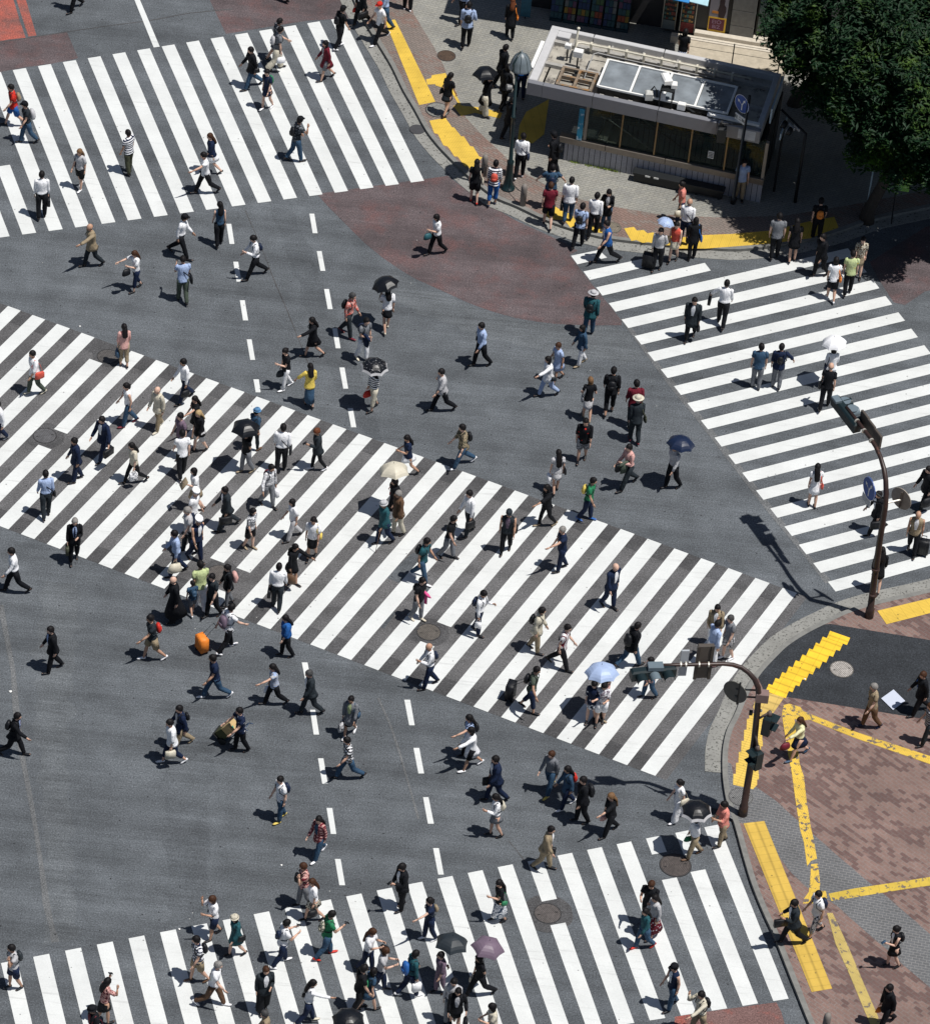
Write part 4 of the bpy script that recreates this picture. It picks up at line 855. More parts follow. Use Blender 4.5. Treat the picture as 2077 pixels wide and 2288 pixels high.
m = MB(); hh = V((cos(radians(-64)), sin(radians(-64)), 0)); nn_ = V((hh.y, -hh.x, 0))
m.box(L2(700, 1790, 4.45), (.50, .02, .26), rz=radians(-64)); m.build('sign_plate', mat_plain('sign_back_white', (.42, .45, .48), .45), e)
m = MB(); m.tube([c - nn_*.03, L2(990, 1800, 4.75)], [.03, .03], 6); m.tube([L2(700, 1790, 4.45), L2(985, 1860, 4.6)], [.025, .025], 6); m.build('sign_bracket', darkm, e)
c = L2(1225, 1775, 4.72); sign_disc('round_sign_back', e, c, radians(-40), .74, False, mat_plain('disc_back_beige', (.30, .26, .22), .5))
m = MB(); m.tube([c + V((0, -.04, 0)), L2(1010, 1840, 4.65)], [.03, .03], 6); m.build('sign_bracket', bandw, e)
m = MB(); m.box(c + V((-.02, -.05, 0)), (.05, .04, .60)); m.build('stiffener', plateb, e)
for z_ in (.9, 2.0): m = MB(); p_ = V((0, 0, z_)) if z_ < 1 else loc_px((1955, 1272), 2.0, b_); m.tube([p_ - V((0, 0, .03)), p_ + V((0, 0, .03))], [.125, .125], 12); m.build('band', brn, e)
# ------------------------------------------------------------------ hand trolley with cartons, white board
b_ = at(497, 1650, 0); pdir = at(552, 1672, 0) - b_; rzc = atan2(pdir.y, pdir.x)
tro = empty('hand_trolley', b_, rzc, label='dark tubular hand trolley tilted under a stack of cartons', cat='hand trolley')
TM = Matrix.Rotation(radians(38), 3, 'Y')    # tilted towards the person
def TB(): return MB()
m = MB()
for y in (-.16, .16): m.tube([TM @ V((.06, y, .08)), TM @ V((.06, y, 1.15)), TM @ V((.14, y, 1.25))], [.016]*3, 8)
for z_ in (.3, .6, .9, 1.15): m.tube([TM @ V((.06, -.16, z_)), TM @ V((.06, .16, z_))], [.013, .013], 6)
m.build('frame', mat_plain('trolley_blue', (.03, .06, .12), .4), tro, smooth=True)
m = MB(); m.box(TM @ V((-.14, 0, .07)), (.40, .42, .02), M=TM); m.build('toe_plate', darkm, tro)
for y in (-.22, .22): m = MB(); m.tube([V((.10, y - .025, .11)), V((.10, y + .025, .11))], [.11, .11], 14, side=V((0, 0, 1))); m.build('wheel', darkm, tro)
bc = mat_plain('carton', (.50, .36, .17), .85, var=.1)
for i, (z_, hh_, cmat, lb) in enumerate(((.25, .32, mat_plain('carton_dark', (.07, .075, .03), .85), 'dark olive carton at the bottom of the trolley stack'), (.585, .32, bc, 'tan carton with small green mark on top of the trolley'))):
    c = TM @ V((-.16, 0, z_ + .03)); m = MB(); m.box((0, 0, 0), (.31, .36, hh_), M=TM, bev=.006)
    o = m.build('carton', cmat, loc=b_ + Matrix.Rotation(rzc, 3, 'Z') @ c, rz=rzc); tag(o, lb, 'carton', 'cartons on the hand trolley')
    if i: m = MB(); m.tube([TM @ V((.0, -.08, hh_/2 + .001)), TM @ V((0, -.08, hh_/2 + .004))], [.06, .06], 3); m.build('green_mark', mat_plain('mark_green', (.05, .32, .2), .6), o)
q = [tl('d4', 1482, 668), tl('d4', 1570, 605), tl('d4', 1652, 686), tl('d4', 1566, 750)]; P = PX(q, PAVE + .03); cen = sum(P, V())/4
m = MB(); m.slab([((p - cen).x, (p - cen).y) for p in P], 0, .012); o = m.build('white_board', mat_plain('board_white', (.52, .56, .66), .5, var=.02), loc=cen - V((0, 0, .005)))
tag(o, 'square white board lying flat on the fresh black asphalt', 'board')
# ------------------------------------------------------------------ litter: small white scraps
for i, (px, lb) in enumerate((((24, 1545), 'white paper scrap on the asphalt near the left seam'), ((629, 1933), 'small white scrap on the asphalt above the bottom crossing'), ((179, 729), 'tiny white scrap at the diagonal crossing edge'), ((401, 2076), 'white scrap beside the bottom crossing tip'), ((1797, 1517), 'small white dot of litter on the fresh asphalt'))):
    m = MB(); r_ = .045 if i == 0 else .03; vs = [(cos(a)*r_*(1 + .4*sin(3*a)), sin(a)*r_, .004 + .006*sin(2*a)) for a in [2*pi*k/7 for k in range(7)]]; m.add(vs + [(x, y, z + .004) for x, y, z in vs], [tuple(range(6, -1, -1)), tuple(range(7, 14))] + [(k, (k+1) % 7, 7+(k+1) % 7, 7+k) for k in range(7)])
    o = m.build('paper_scrap', whitem, loc=at(*px, .012 if i < 4 else PAVE + .02)); tag(o, lb, 'litter', 'scraps of litter on the road')
# ------------------------------------------------------------------ trees
lm, lt_, lb_ = nodes('leaves', .6); q = N(lt_); o_ = q.obj()
cc = q.mix(q.ramp(q.noise(o_, .9, 4, .7), [(.50, 0.0), (.70, 1.0)]), (.008, .032, .012), (.065, .120, .014))
cc = q.mul(cc, q.ramp(q.noise(o_, 9, 2, .6), [(.3, .6), (.7, 1.45)])); q.l(cc, lb_.inputs['Base Color']); lb_.inputs['Specular IOR Level'].default_value = .3
tr_ = lt_.nodes.new('ShaderNodeBsdfTranslucent'); q.l(q.mul(cc, (.8, 1.2, .4)), tr_.inputs[0]); mx = lt_.nodes.new('ShaderNodeMixShader'); mx.inputs[0].default_value = .22
out = lt_.nodes['Material Output']; q.l(lb_.outputs[0], mx.inputs[1]); q.l(tr_.outputs[0], mx.inputs[2]); q.l(mx.outputs[0], out.inputs[0])
barkm = mat_plain('bark', (.05, .042, .035), .9, var=.3, sc_=9)
def tree(base, crown, rad, nclump, label, seed, leaves=330, bumps=()):
    rnd = random.Random(seed); base = V(base); e = empty('street_tree', base, label=label, cat='tree', group='leafy street trees at the station corner')
    cr = V(crown) - base; tm = MB(); fork = V((cr.x*.35, cr.y*.35, 3.0))
    tm.tube([V((0, 0, -.1)), V((0, 0, .3)), fork*.5 + V((.05, 0, 0)), fork], [.30, .22, .18, .16], 10, jit=.2, seed=seed)
    cl = []
    for k in range(nclump):
        for _ in range(50):
            d = V((rnd.uniform(-1, 1), rnd.uniform(-1, 1), rnd.uniform(-1, 1)))
            if .30 < d.length < 1: break
        d = d.normalized()*(d.length**.55); cl.append((cr + V((d.x*rad[0], d.y*rad[1], d.z*rad[2])), rnd.uniform(.45, .90)))
    for b in bumps: cl.append((V(b) - base, .6))
    for k, (c, r) in enumerate(cl):
        if k % 4 == 0:
            mid = fork.lerp(c, .5) + V((rnd.uniform(-.2, .2), rnd.uniform(-.2, .2), .25)); tm.tube([fork + V((0, 0, -.1)), mid, c], [.09, .05, .015], 6, jit=.2, seed=k)
    tm.build('trunk', barkm, e, smooth=True)
    lf = MB(); vs = []; fs = []
    for c, r in cl:
        n = int(leaves*(r/.65)**2)
        for _ in range(n):
            d = V((rnd.gauss(0, 1), rnd.gauss(0, 1), rnd.gauss(0, .75))).normalized()*r*rnd.random()**.4; p = c + d
            if p.z < -base.z + 2.2: continue
            a = rnd.uniform(0, 6.28); tilt = rnd.uniform(-.9, .9); s_ = rnd.uniform(.040, .085); u = V((cos(a), sin(a), sin(tilt)*.7)); w__ = V((-sin(a), cos(a), rnd.uniform(-.5, .5)))
            i = len(vs); vs += [p - u*s_*1.7, p - w__*s_*.6, p + u*s_*1.7 - V((0, 0, .03)), p + w__*s_*.6]; fs.append((i, i+1, i+2, i+3))
    lf.add(vs, fs); lf.build('crown', lm, e)
tree((10.1, 23.4, PAVE), (12.0, 19.4, 7.2), (3.6, 4.1, 2.6), 195, 'large leafy tree leaning over the right end of the station roof', 5, bumps=[(8.8, 18.6, 7.0), (8.6, 17.8, 6.9), (9.2, 17.0, 6.8), (8.9, 19.6, 7.2)])
tree((12.6, 17.2, PAVE), (14.2, 17.0, 6.0), (3.9, 3.3, 2.8), 190, 'leafy tree overhanging the kerb at the right edge above the crossing', 9, bumps=[(11.8, 14.9, 4.4), (13.0, 14.2, 4.2), (14.4, 13.9, 4.4)])
tree((17.5, 21.0, PAVE), (17.2, 20.5, 7.6), (4.2, 5.0, 3.4), 130, 'leafy tree filling the far top right corner behind the others', 21, leaves=200)
# ------------------------------------------------------------------ people
def skin(c):
    k = 'skin%d' % c
    if k in MATS: return MATS[k]
    base = [(.60, .37, .27), (.48, .28, .19), (.66, .43, .33)][c]
    m, t, b = nodes('skin', .6); q = N(t); q.l(q.mul(base, q.ramp(q.noise(q.obj(), 14, 3), [(.3, .9), (.7, 1.08)])), b.inputs['Base Color'])
    b.inputs['Subsurface Weight'].default_value = .0; MATS[k] = m; return m
HAIRC = dict(K=(.008, .007, .008), q=(.05, .022, .012), y=(.38, .27, .14), G=(.22, .21, .20), R=(.11, .035, .015), g=(.05, .05, .052), k=(.16, .09, .045))
def hairm(c):
    k = 'hair' + c
    if k not in MATS:
        m, t, b = nodes('hair', .45); q = N(t); q.l(q.mul(HAIRC[c], q.ramp(q.noise(q.map(q.obj(), 0, (60, 60, 6)), 1.0, 2), [(.3, .6), (.7, 1.5)])), b.inputs['Base Color'])
        b.inputs['Specular IOR Level'].default_value = .18; b.inputs['Roughness'].default_value = .6; MATS[k] = m
    return MATS[k]
LEATH = {}
def leather(c):
    k = 'bag' + c
    if k not in MATS:
        if '#' in c: return cloth(c)
        MATS[k] = mat_plain('bag_' + CN[c].replace(' ', '_'), PAL[c], .55, var=.2, sc_=9, spec=.35)
    return MATS[k]
def nrm(v): v = V(v); v.normalize(); return v
def in_pave(x, y):
    for poly in (ne, se):
        c = False; n = len(poly); j = n-1
        for i in range(n):
            a, b = poly[i], poly[j]
            if (a[1] > y) != (b[1] > y) and x < (b[0]-a[0])*(y-a[1])/(b[1]-a[1]) + a[0]: c = not c
            j = i
        if c: return True
    return False
ALLP = []; NP = [0]; LABELS = set()
GROUP_P = 'pedestrians walking over the crossing and pavements'
def ulabel(s, alt=None):
    for a_, b_ in ((' on the hip of ', ' worn by '), (' on the back of ', ' worn by '), (' draped on the arm of ', ' over arm of '), ('navy blue ', 'navy '), (' seen from behind', ''), (' the ', ' '), (' a ', ' '), (' an ', ' '), (' with ', ', '), ('beside', 'by')):
        if len(s.split()) > 16: s = s.replace(a_, b_)
    words = s.split()
    if not 4 <= len(words) <= 16: print('LEN', len(words), s)
    if s in LABELS: print('DUPLICATE LABEL', s)
    LABELS.add(s); return s
def rings(mb, R, n, H_, lean, seed, jit=.10, mi=0, cap=True):
    "R: (z, rx, ry, yoff) fractions of the height"
    mb.tube([V((0, yo*H_ + (z-.5)*H_*lean, z*H_)) for z, rx, ry, yo in R], [(rx*H_, ry*H_) for z, rx, ry, yo in R], n, cap=cap, jit=jit, seed=seed, mi=mi)
def lerp(a, b, t): return a + (b-a)*t
def person(t, x, y, d, sex, s, top, bot, hair, arms, items, desc, place, zb=None):
    NP[0] += 1; rnd = random.Random(NP[0]*13+5); seed = NP[0]*3.7
    Hh = {'m': 1.80, 'f': 1.69, 'c': 1.25}[sex]*rnd.uniform(.97, 1.03)
    if '@' in sex: pass
    u, v = tl(t, x, y) if t else (x, y)
    z0 = 0.0; p = at(u, v, z0 + Hh - .11)
    if in_pave(p.x, p.y): z0 = PAVE; p = at(u, v, z0 + Hh - .11)
    if zb is not None: z0 = zb; p = at(u, v, z0 + Hh - .11)
    base = V((p.x, p.y, z0))
    # facing: screen angle -> ground direction
    q1 = at(u + 40*cos(radians(d)), v - 40*sin(radians(d)), z0 + Hh - .11); dd = q1 - p; rz = atan2(dd.y, dd.x) - pi/2
    fem = sex == 'f'; s *= rnd.uniform(.62, 1.04)
    lean = .05 + .06*s
    lead = 1 if rnd.random() < .5 else -1
    for it_ in items.split(','):
        k_ = it_.split(':')[0]
        if k_ in ('hl', 'pl', 'bl') and arms[0] == 'n': arms = 'd' + arms[1:]
        if k_ in ('hr', 'pr', 'br') and arms[1] == 'n': arms = arms[0] + 'd' + arms[2:]
    utgt = None
    for it_ in items.split(','):
        a_ = it_.split(':')
        if a_[0] == 'um':
            zc_ = z0 + (1.97 if sex == 'm' else 1.90); cc_ = at(*tl(t, float(a_[2]), float(a_[3])), zc_); off_ = V((base.x - cc_.x, base.y - cc_.y, 0))
            if off_.length > .24: off_ *= .24/off_.length
            hp_ = cc_ + off_*.8 + V((0, 0, -.88)); utgt = Matrix.Rotation(-rz, 3, 'Z') @ (hp_ - base)
    if 'L' in arms[2:]: lead = -1
    if 'R' in arms[2:]: lead = 1
    # ---- skeleton
    hw = (.052 if not fem else .050)*Hh
    legs = []
    for sx in (-1, 1):
        fr = sx == lead
        a = (23*s if fr else -18*s) + (2 if s < .15 else 0); k = (5 if fr else 8 + 26*s)
        th = .245*Hh; sh = .235*Hh; a1 = radians(a); a2 = radians(a-k)
        hip = V((sx*hw, 0, 0)); knee = hip + V((sx*.004*Hh, sin(a1)*th, -cos(a1)*th)); ank = knee + V((0, sin(a2)*sh, -cos(a2)*sh))
        pitch = radians(12*s if fr else -(8 + 30*s)) if s >= .15 else 0.0
        ft = V((0, cos(pitch), sin(pitch))); dn = V((0, sin(pitch), -cos(pitch)))
        heel = ank + dn*.035*Hh - ft*.03*Hh; toe = ank + dn*.035*Hh + ft*.105*Hh
        legs.append([hip, knee, ank, heel, toe, ft, dn, sx])
    low = min(min(l[3].z, l[4].z) for l in legs); hz = -low + .010
    for l in legs:
        for i in range(5): l[i] = l[i] + V((0, 0, hz))
    dz = hz - .505*Hh           # torso moves with the hips
    def Z(zf): return zf
    body = MB(); sk = skin(rnd.choice([0, 0, 1, 2]))
    T0 = V((0, 0, dz))
    tw = (1.0 if not fem else .90)*rnd.uniform(.93, 1.13)
    R0 = [(.49, .075*tw, .055, 0), (.53, .088*tw, .062, 0), (.58, .078*tw, .055, .0), (.62, .072*tw, .052, .0), (.68, .083*tw, .06, .0), (.74, .098*tw, .062, .0), (.785, .105*tw, .056, -.002), (.815, .085*tw, .045, -.004), (.832, .045, .036, 0), (.85, .030, .033, .004), (.875, .029, .032, .008)]
    def ringz(mb, R, n=14, jit=.0, cap=True, mi=0, hemfix=True):
        pts = [V((0, yo*Hh + (z-.5)*Hh*lean, z*Hh + dz)) for z, rx, ry, yo in R]
        mb.tube(pts, [(rx*Hh, ry*Hh) for z, rx, ry, yo in R], n, cap=cap, jit=jit, seed=seed, mi=mi)
    ringz(body, R0, 12)
    yo_h = (.93-.5)*lean*Hh + .012*Hh; hc = V((0, yo_h, .928*Hh + dz))
    down = radians({True: 8, False: 4}[s > .3]) if 'p' not in arms[:2] else radians(28)
    Rh = Matrix.Rotation(-down, 3, 'X') @ Matrix.Rotation(rnd.uniform(-.35, .35), 3, 'Z')
    hr = V((.050, .061, .068))*Hh
    def face(q):
        w_ = 1.0
        if q.z < -.2: w_ = 1.0 - .30*(-q.z-.2)
        n = V((q.x*w_, q.y, q.z))
        if q.y > .75 and abs(q.x) < .25: n.y += .14 if -.35 < q.z < .1 else 0.0
        if q.y > .4 and -.95 < q.z < -.6: n.y += .12
        return Rh @ n
    body.ell(hc, hr, 12, 9, fn=lambda q: face(q))
    for sx in (-1, 1):
        body.ell(hc + Rh @ V((sx*.047*Hh, -.004*Hh, -.004*Hh)), (.007*Hh, .012*Hh, .018*Hh), 6, 4)
    # ---- arms
    hands = []; arml = []
    for sx, code in ((-1, arms[0]), (1, arms[1])):
        sw = (17*s + 3)*(-1 if sx == lead else 1); out = .10; el = 14 + 10*s; inn = 0.0
        if code == 'd': sw, el = 2, 6
        elif code == 'p': sw, el, inn = 22, 92, .35
        elif code == 'e': sw, el, inn, out = 48, 128, .15, .30
        elif code == 'o': sw, el, out = 72, 6, .25
        elif code == 's': sw, el, out = 20, 12, .75
        elif code == 'u': sw, el, inn = 30, 100, .05
        elif code == 'b': sw, el = -34, 10
        elif code == 'f': sw, el = 34, 22
        elif code == 'c': sw, el, inn = 8, 95, .55
        elif code == 'h': sw, el, inn, out = -5, 62, .10, .28
        shd = V((sx*.100*tw*Hh, (.79-.5)*Hh*lean - .002*Hh, .800*Hh + dz))
        a = radians(sw); ud = nrm((sx*out, sin(a), -cos(a)))
        b2 = radians(sw + el); fd = nrm((sx*(out*.5 - inn), sin(b2), -cos(b2)))
        elb = shd + ud*.168*Hh; wr = elb + fd*.140*Hh
        if code == 'u' and utgt is not None:      # reach for the umbrella handle
            tg = utgt - V((0, 0, .03)) - shd; L1_, L2_ = .168*Hh, .140*Hh; dist = min(max(tg.length, .12*Hh), (L1_ + L2_)*.97); tn = tg.normalized()
            ca = (L1_**2 + dist**2 - L2_**2)/(2*L1_*dist); sa = math.sqrt(max(0, 1 - ca*ca)); pole = nrm(V((sx*.5, -.3, -1)) - tn*V((sx*.5, -.3, -1)).dot(tn))
            elb = shd + tn*(L1_*ca) + pole*(L1_*sa); wr = shd + tn*dist; ud = (elb - shd).normalized(); fd = (wr - elb).normalized()
        hands.append((wr, fd, sx, code)); arml.append((shd, ud, elb, fd, wr, sx))
        rr = .92 if fem else 1.0
        body.tube([shd - ud*.01, shd.lerp(elb, .3), elb - ud*.01, elb, elb + fd*.012, elb.lerp(wr, .4), wr], [.027*Hh*rr, .027*Hh*rr, .0215*Hh*rr, .021*Hh*rr, .0215*Hh*rr, .0215*Hh*rr, .0145*Hh*rr], 8)
        # hand: palm, four bent fingers of unequal length, thumb off the side of the palm
        side = nrm(V((1, 0, 0)) - fd*fd.x) if abs(fd.x) < .9 else V((0, 1, 0)); nor = fd.cross(side)
        # palm faces the body: width runs front-back
        wv = nrm(nor); tv = side*(-sx)
        curl = .9 if code in 'puh' else .45
        body.tube([wr - fd*.004, wr + fd*.018*Hh, wr + fd*.045*Hh, wr + fd*.052*Hh], [(.010*Hh, .013*Hh), (.011*Hh, .020*Hh), (.009*Hh, .022*Hh), (.007*Hh, .020*Hh)], 6, side=tv)
        for fi, (off, ln) in enumerate(((-.017, .038), (-.006, .044), (.005, .041), (.016, .032))):
            a0 = wr + fd*.050*Hh + wv*off*Hh; d0 = fd; pts = [a0]
            for sg in range(3):
                ca = curl*(sg+.4)*.5; d1 = nrm(fd*cos(ca) + tv*sin(ca)); pts.append(pts[-1] + d1*ln*Hh/3)
            body.tube(pts, [.0052*Hh, .005*Hh, .0046*Hh, .0036*Hh], 4, side=wv)
        th0 = wr + fd*.014*Hh + wv*.015*Hh; d1 = nrm(fd*.8 + wv*.7 + tv*.2)
        body.tube([th0, th0 + d1*.016*Hh, th0 + d1*.016*Hh + nrm(fd*.9 + wv*.2 + tv*.4)*.026*Hh], [.0068*Hh, .006*Hh, .0045*Hh], 4, side=tv)
    # ---- bare legs
    tb, *tc = bot.split(':'); bcol = tc[0] if tc else 'K'; shoec = tc[1] if len(tc) > 1 else 'K'
    for hip, knee, ank, heel, toe, ft, dn, sx in legs:
        body.tube([hip + V((0, 0, .01)), hip.lerp(knee, .3), hip.lerp(knee, .8), knee, knee.lerp(ank, .3), knee.lerp(ank, .7), ank, ank + dn*.02*Hh], [.050*Hh, .046*Hh, .031*Hh, .029*Hh, .032*Hh, .024*Hh, .018*Hh, .018*Hh], 8)
        body.tube([heel + ft*.004 - dn*.012*Hh, heel.lerp(toe, .5) - dn*.012*Hh, toe - dn*.01*Hh], [(.016*Hh, .014*Hh), (.02*Hh, .013*Hh), (.016*Hh, .008*Hh)], 6)
    root = body.build('person', sk, loc=base, rz=rz, smooth=True)
    tag(root, ulabel('person in ' + desc + ' ' + place), 'person', GROUP_P)
    # eyes and mouth
    eb_ = MB()
    for sx in (-1, 1): eb_.ell(hc + Rh @ V((sx*.018*Hh, .0525*Hh, .003*Hh)), (.006*Hh, .004*Hh, .0035*Hh), 6, 4)
    eb_.ell(hc + Rh @ V((0, .052*Hh, -.036*Hh)), (.012*Hh, .005*Hh, .003*Hh), 6, 4, mi=1)
    eb_.build('face_features', [mat_plain('eye_dark', (.02, .015, .012), .3), mat_plain('lips', (.32, .11, .09), .5)], root, smooth=True)
    # ---- shoes
    sl_ = 'B' in arms[2:] and 0
    for hip, knee, ank, heel, toe, ft, dn, sx in legs:
        sb = MB(); mid = heel.lerp(toe, .45)
        sb.tube([heel - ft*.006 - dn*.022*Hh, heel - dn*.02*Hh + ft*.01*Hh, mid - dn*.016*Hh, heel.lerp(toe, .8) - dn*.011*Hh, toe + ft*.008*Hh - dn*.009*Hh],
                [(.015*Hh, .018*Hh), (.020*Hh, .021*Hh), (.0225*Hh, .016*Hh), (.0235*Hh, .011*Hh), (.014*Hh, .007*Hh)], 8)
        sb.build('shoe', leather(shoec), root, smooth=True)
    # ---- bottom
    if tb in ('tr', 'cr', 'wt', 'sh', 'lg'):
        bm = MB(); fat = {'tr': .012, 'cr': .010, 'wt': .030, 'sh': .017, 'lg': .004}[tb]; endf = {'tr': 1.0, 'cr': .62, 'wt': 1.0, 'sh': -.12, 'lg': 1.0}[tb]
        zz = V((0, 0, dz))
        ringz(bm, [(.462, .070*tw, .058, 0), (.49, .092*tw, .066, 0), (.53, .096*tw, .069, 0), (.575, .087*tw, .062, 0), (.60, .082*tw, .059, 0)], 12, .06)
        for hip, knee, ank, heel, toe, ft, dn, sx in legs:
            pts = [hip + V((0, 0, .02*Hh)), hip.lerp(knee, .35), hip.lerp(knee, .8)]; rr = [.052*Hh + fat*Hh*.6, .046*Hh + fat*Hh, .036*Hh + fat*Hh]
            if endf > 0:
                e = knee.lerp(ank, min(endf, .97))
                pts += [knee, knee.lerp(e, .35), knee.lerp(e, .7), knee.lerp(e, .92), e]
                k_ = {'tr': .026, 'cr': .028, 'wt': .045, 'lg': .021}[tb]
                rr += [.033*Hh + fat*Hh, .034*Hh + fat*Hh*.9, (k_ + .008)*Hh + fat*.4*Hh, (k_ + .006)*Hh + fat*.3*Hh, k_*Hh + fat*.3*Hh]
            else:
                pts[-1] = hip.lerp(knee, .86); rr[-1] = .040*Hh + fat*Hh
            bm.tube(pts, rr, 10, jit=.16, seed=seed + sx)
        bm.build({'tr': 'trousers', 'cr': 'cropped_trousers', 'wt': 'wide_trousers', 'sh': 'shorts', 'lg': 'leggings'}[tb], cloth(bcol), root, smooth=True)
    elif tb in ('sk', 'ls', 'ms'):
        zend = {'sk': .33, 'ms': .37, 'ls': .14}[tb]; bm = MB(); sp_ = .03 + .09*s*(.515-zend)/.2
        R = [(zend, .085 + .012, .066 + sp_, 0), (lerp(zend, .52, .35), .092, .066 + sp_*.7, 0), (lerp(zend, .52, .7), .096, .068 + sp_*.3, 0), (.52, .096*tw, .069, 0), (.58, .085*tw, .061, 0), (.60, .080*tw, .057, 0)]
        ringz(bm, R, 18, .14); bm.build({'sk': 'skirt', 'ms': 'short_skirt', 'ls': 'long_skirt'}[tb], cloth(bcol), root, smooth=True)
    # ---- top
    tt_, *tc = top.split(':'); cols = (tc[0] if tc else 'W').split('/'); tcol = cols[0]; c2 = cols[1] if len(cols) > 1 else 'W'
    hem = {'tee': .475, 'shirt': .545, 'loose': .46, 'jkt': .43, 'coat': .30, 'robe': .16, 'dress': .36, 'ldress': .20, 'tank': .50, 'vest': .47, 'blouse': .50, 'poncho': .52, 'cardi': .36}[tt_]
    off = {'tee': .010, 'shirt': .010, 'loose': .016, 'jkt': .017, 'coat': .018, 'robe': .024, 'dress': .010, 'ldress': .012, 'tank': .006, 'vest': .010, 'blouse': .012, 'poncho': .03, 'cardi': .015}[tt_]
    slv = {'tee': .55, 'shirt': 2, 'loose': 1.3, 'jkt': 2, 'coat': 2, 'robe': 2, 'dress': .5, 'ldress': .5, 'tank': 0, 'vest': 0, 'blouse': .8, 'poncho': 1.4, 'cardi': 2}[tt_]
    tm = MB(); R = []
    if hem < .50:
        fl = .004 + .020*(.5-hem)/.1*(.5 if tt_ in ('tee', 'vest') else 1.0); fy = fl + s*.05*(.5-hem)/.15
        R += [(hem, .088*tw + off + fl*.6, .064 + off + fy, 0), (lerp(hem, .52, .5), .091*tw + off + fl*.3, .065 + off + fy*.5, 0)]
    else: R += [(hem, .086*tw + off, .062 + off, 0)]
    R += [(max(.535, hem + .02), .089*tw + off, .064 + off, 0), (.58, .081*tw + off, .058 + off, 0), (.62, .077*tw + off*1.1, .055 + off, 0), (.68, .087*tw + off, .062 + off, 0), (.74, .101*tw + off, .064 + off, 0), (.785, .106*tw + off*.9, .058 + off*.8, -.002), (.812, .088*tw + off*.9, .047 + off*.6, -.004), (.832, .050 + off*.3, .038 + off*.3, 0), (.842, .038, .035, .002)]
    ringz(tm, R, 18, .14)
    if tt_ in ('jkt', 'coat', 'shirt', 'robe'):
        ringz(tm, [(.828, .045, .042, 0), (.845, .040, .040, .003), (.853, .036, .037, .004)], 12, 0, cap=False)
    for shd, ud, elb, fd, wr, sx in arml:
        ro = off*.55
        if slv >= 2:
            tm.tube([shd + V((-sx*.02*Hh, 0, .004*Hh)), shd, shd.lerp(elb, .35), elb - ud*.02, elb + fd*.02, elb.lerp(wr, .5), elb.lerp(wr, .95)], [(.034 + ro)*Hh, (.032 + ro)*Hh, (.029 + ro)*Hh, (.025 + ro)*Hh, (.025 + ro)*Hh, (.023 + ro)*Hh, (.018 + ro)*Hh], 10, jit=.2, seed=seed + sx)
        elif slv > 1:
            tm.tube([shd + V((-sx*.02*Hh, 0, .004*Hh)), shd, shd.lerp(elb, .5), elb, elb.lerp(wr, slv-1)], [(.034 + ro)*Hh, (.032 + ro)*Hh, (.029 + ro)*Hh, (.026 + ro)*Hh, (.025 + ro)*Hh], 10, jit=.2, seed=seed + sx)
        elif slv > 0:
            tm.tube([shd + V((-sx*.02*Hh, 0, .004*Hh)), shd, shd.lerp(elb, slv*.6), shd.lerp(elb, slv)], [(.034 + ro)*Hh, (.033 + ro)*Hh, (.031 + ro)*Hh, (.033 + ro)*Hh], 10, jit=.12, seed=seed + sx)
    tm.build({'tee': 'shirt', 'shirt': 'shirt', 'loose': 'loose_top', 'jkt': 'jacket', 'coat': 'coat', 'robe': 'robe', 'dress': 'dress', 'ldress': 'long_dress', 'tank': 'sleeveless_top', 'vest': 'vest', 'blouse': 'blouse', 'poncho': 'shawl', 'cardi': 'cardigan'}[tt_], cloth(tcol), root, smooth=True)
    if tt_ in ('jkt', 'coat', 'cardi', 'vest') and (len(cols) > 1):
        fm = MB(); yb = [(.60, .018), (.68, .030), (.76, .040), (.82, .030), (.838, .012)]; vs = []
        for z, hwid in yb:
            yy = (z-.5)*Hh*lean; ry = {.60: .056, .68: .064, .76: .063, .82: .045, .838: .036}[z] + off + .0035
            for xx in (-1, -.4, .4, 1):
                k_ = xx*hwid; vs.append((k_*Hh, yy + Hh*ry*math.sqrt(max(0, 1-(k_/(.095*tw + off))**2)), z*Hh + dz))
        n0 = len(vs); vs += [(a, b - .012, c) for a, b, c in vs]; fs = []
        for i in range(4):
            for j in range(3): fs.append((i*4+j, i*4+j+1, i*4+j+5, i*4+j+4)); fs.append((n0+i*4+j, n0+i*4+j+4, n0+i*4+j+5, n0+i*4+j+1))
        fm.add(vs, fs); fm.build('shirt_front', cloth(c2), root, smooth=True)
        if len(cols) > 2:
            tb_ = MB(); ys = [(0, (z-.5)*Hh*lean + Hh*(ry + off + .007), z*Hh + dz) for z, ry in ((.61, .057), (.68, .064), (.76, .063), (.83, .040))]
            tb_.tube(ys, [(.013*Hh, .003), (.016*Hh, .003), (.012*Hh, .003), (.010*Hh, .005)], 6); tb_.build('necktie', cloth(cols[2]), root)
    # ---- hair / hats
    hd_, _, hat = hair.partition('+'); hs, _, hcol = hd_.partition(':'); hcol = hcol or 'K'
    def crown(mb, gr=1.10, low=-.15, back=-.55):
        vs = []; fs = []; n = 14; k = 8
        for i in range(k+1):
            for j in range(n):
                th = 2*pi*j/n; yy = sin(th)            # +y is the face
                cutz = lerp(back, .42, (yy+1)/2) if yy > -.2 else back
                cutz = .38 if yy > .55 else (low if yy > -.1 else back)
                zt = 1 - (1-cutz)*(i/k); rr = math.sqrt(max(0, 1 - zt*zt)) if zt > -1 else 0
                g_ = gr + .05*noise.noise(V((cos(th)*2.5, yy*2.5, zt*2.5 + seed)))
                vs.append(hc + Rh @ V((cos(th)*rr*hr.x*g_, (yy*rr*hr.y - .003*Hh)*g_, zt*hr.z*g_ + .002*Hh)))
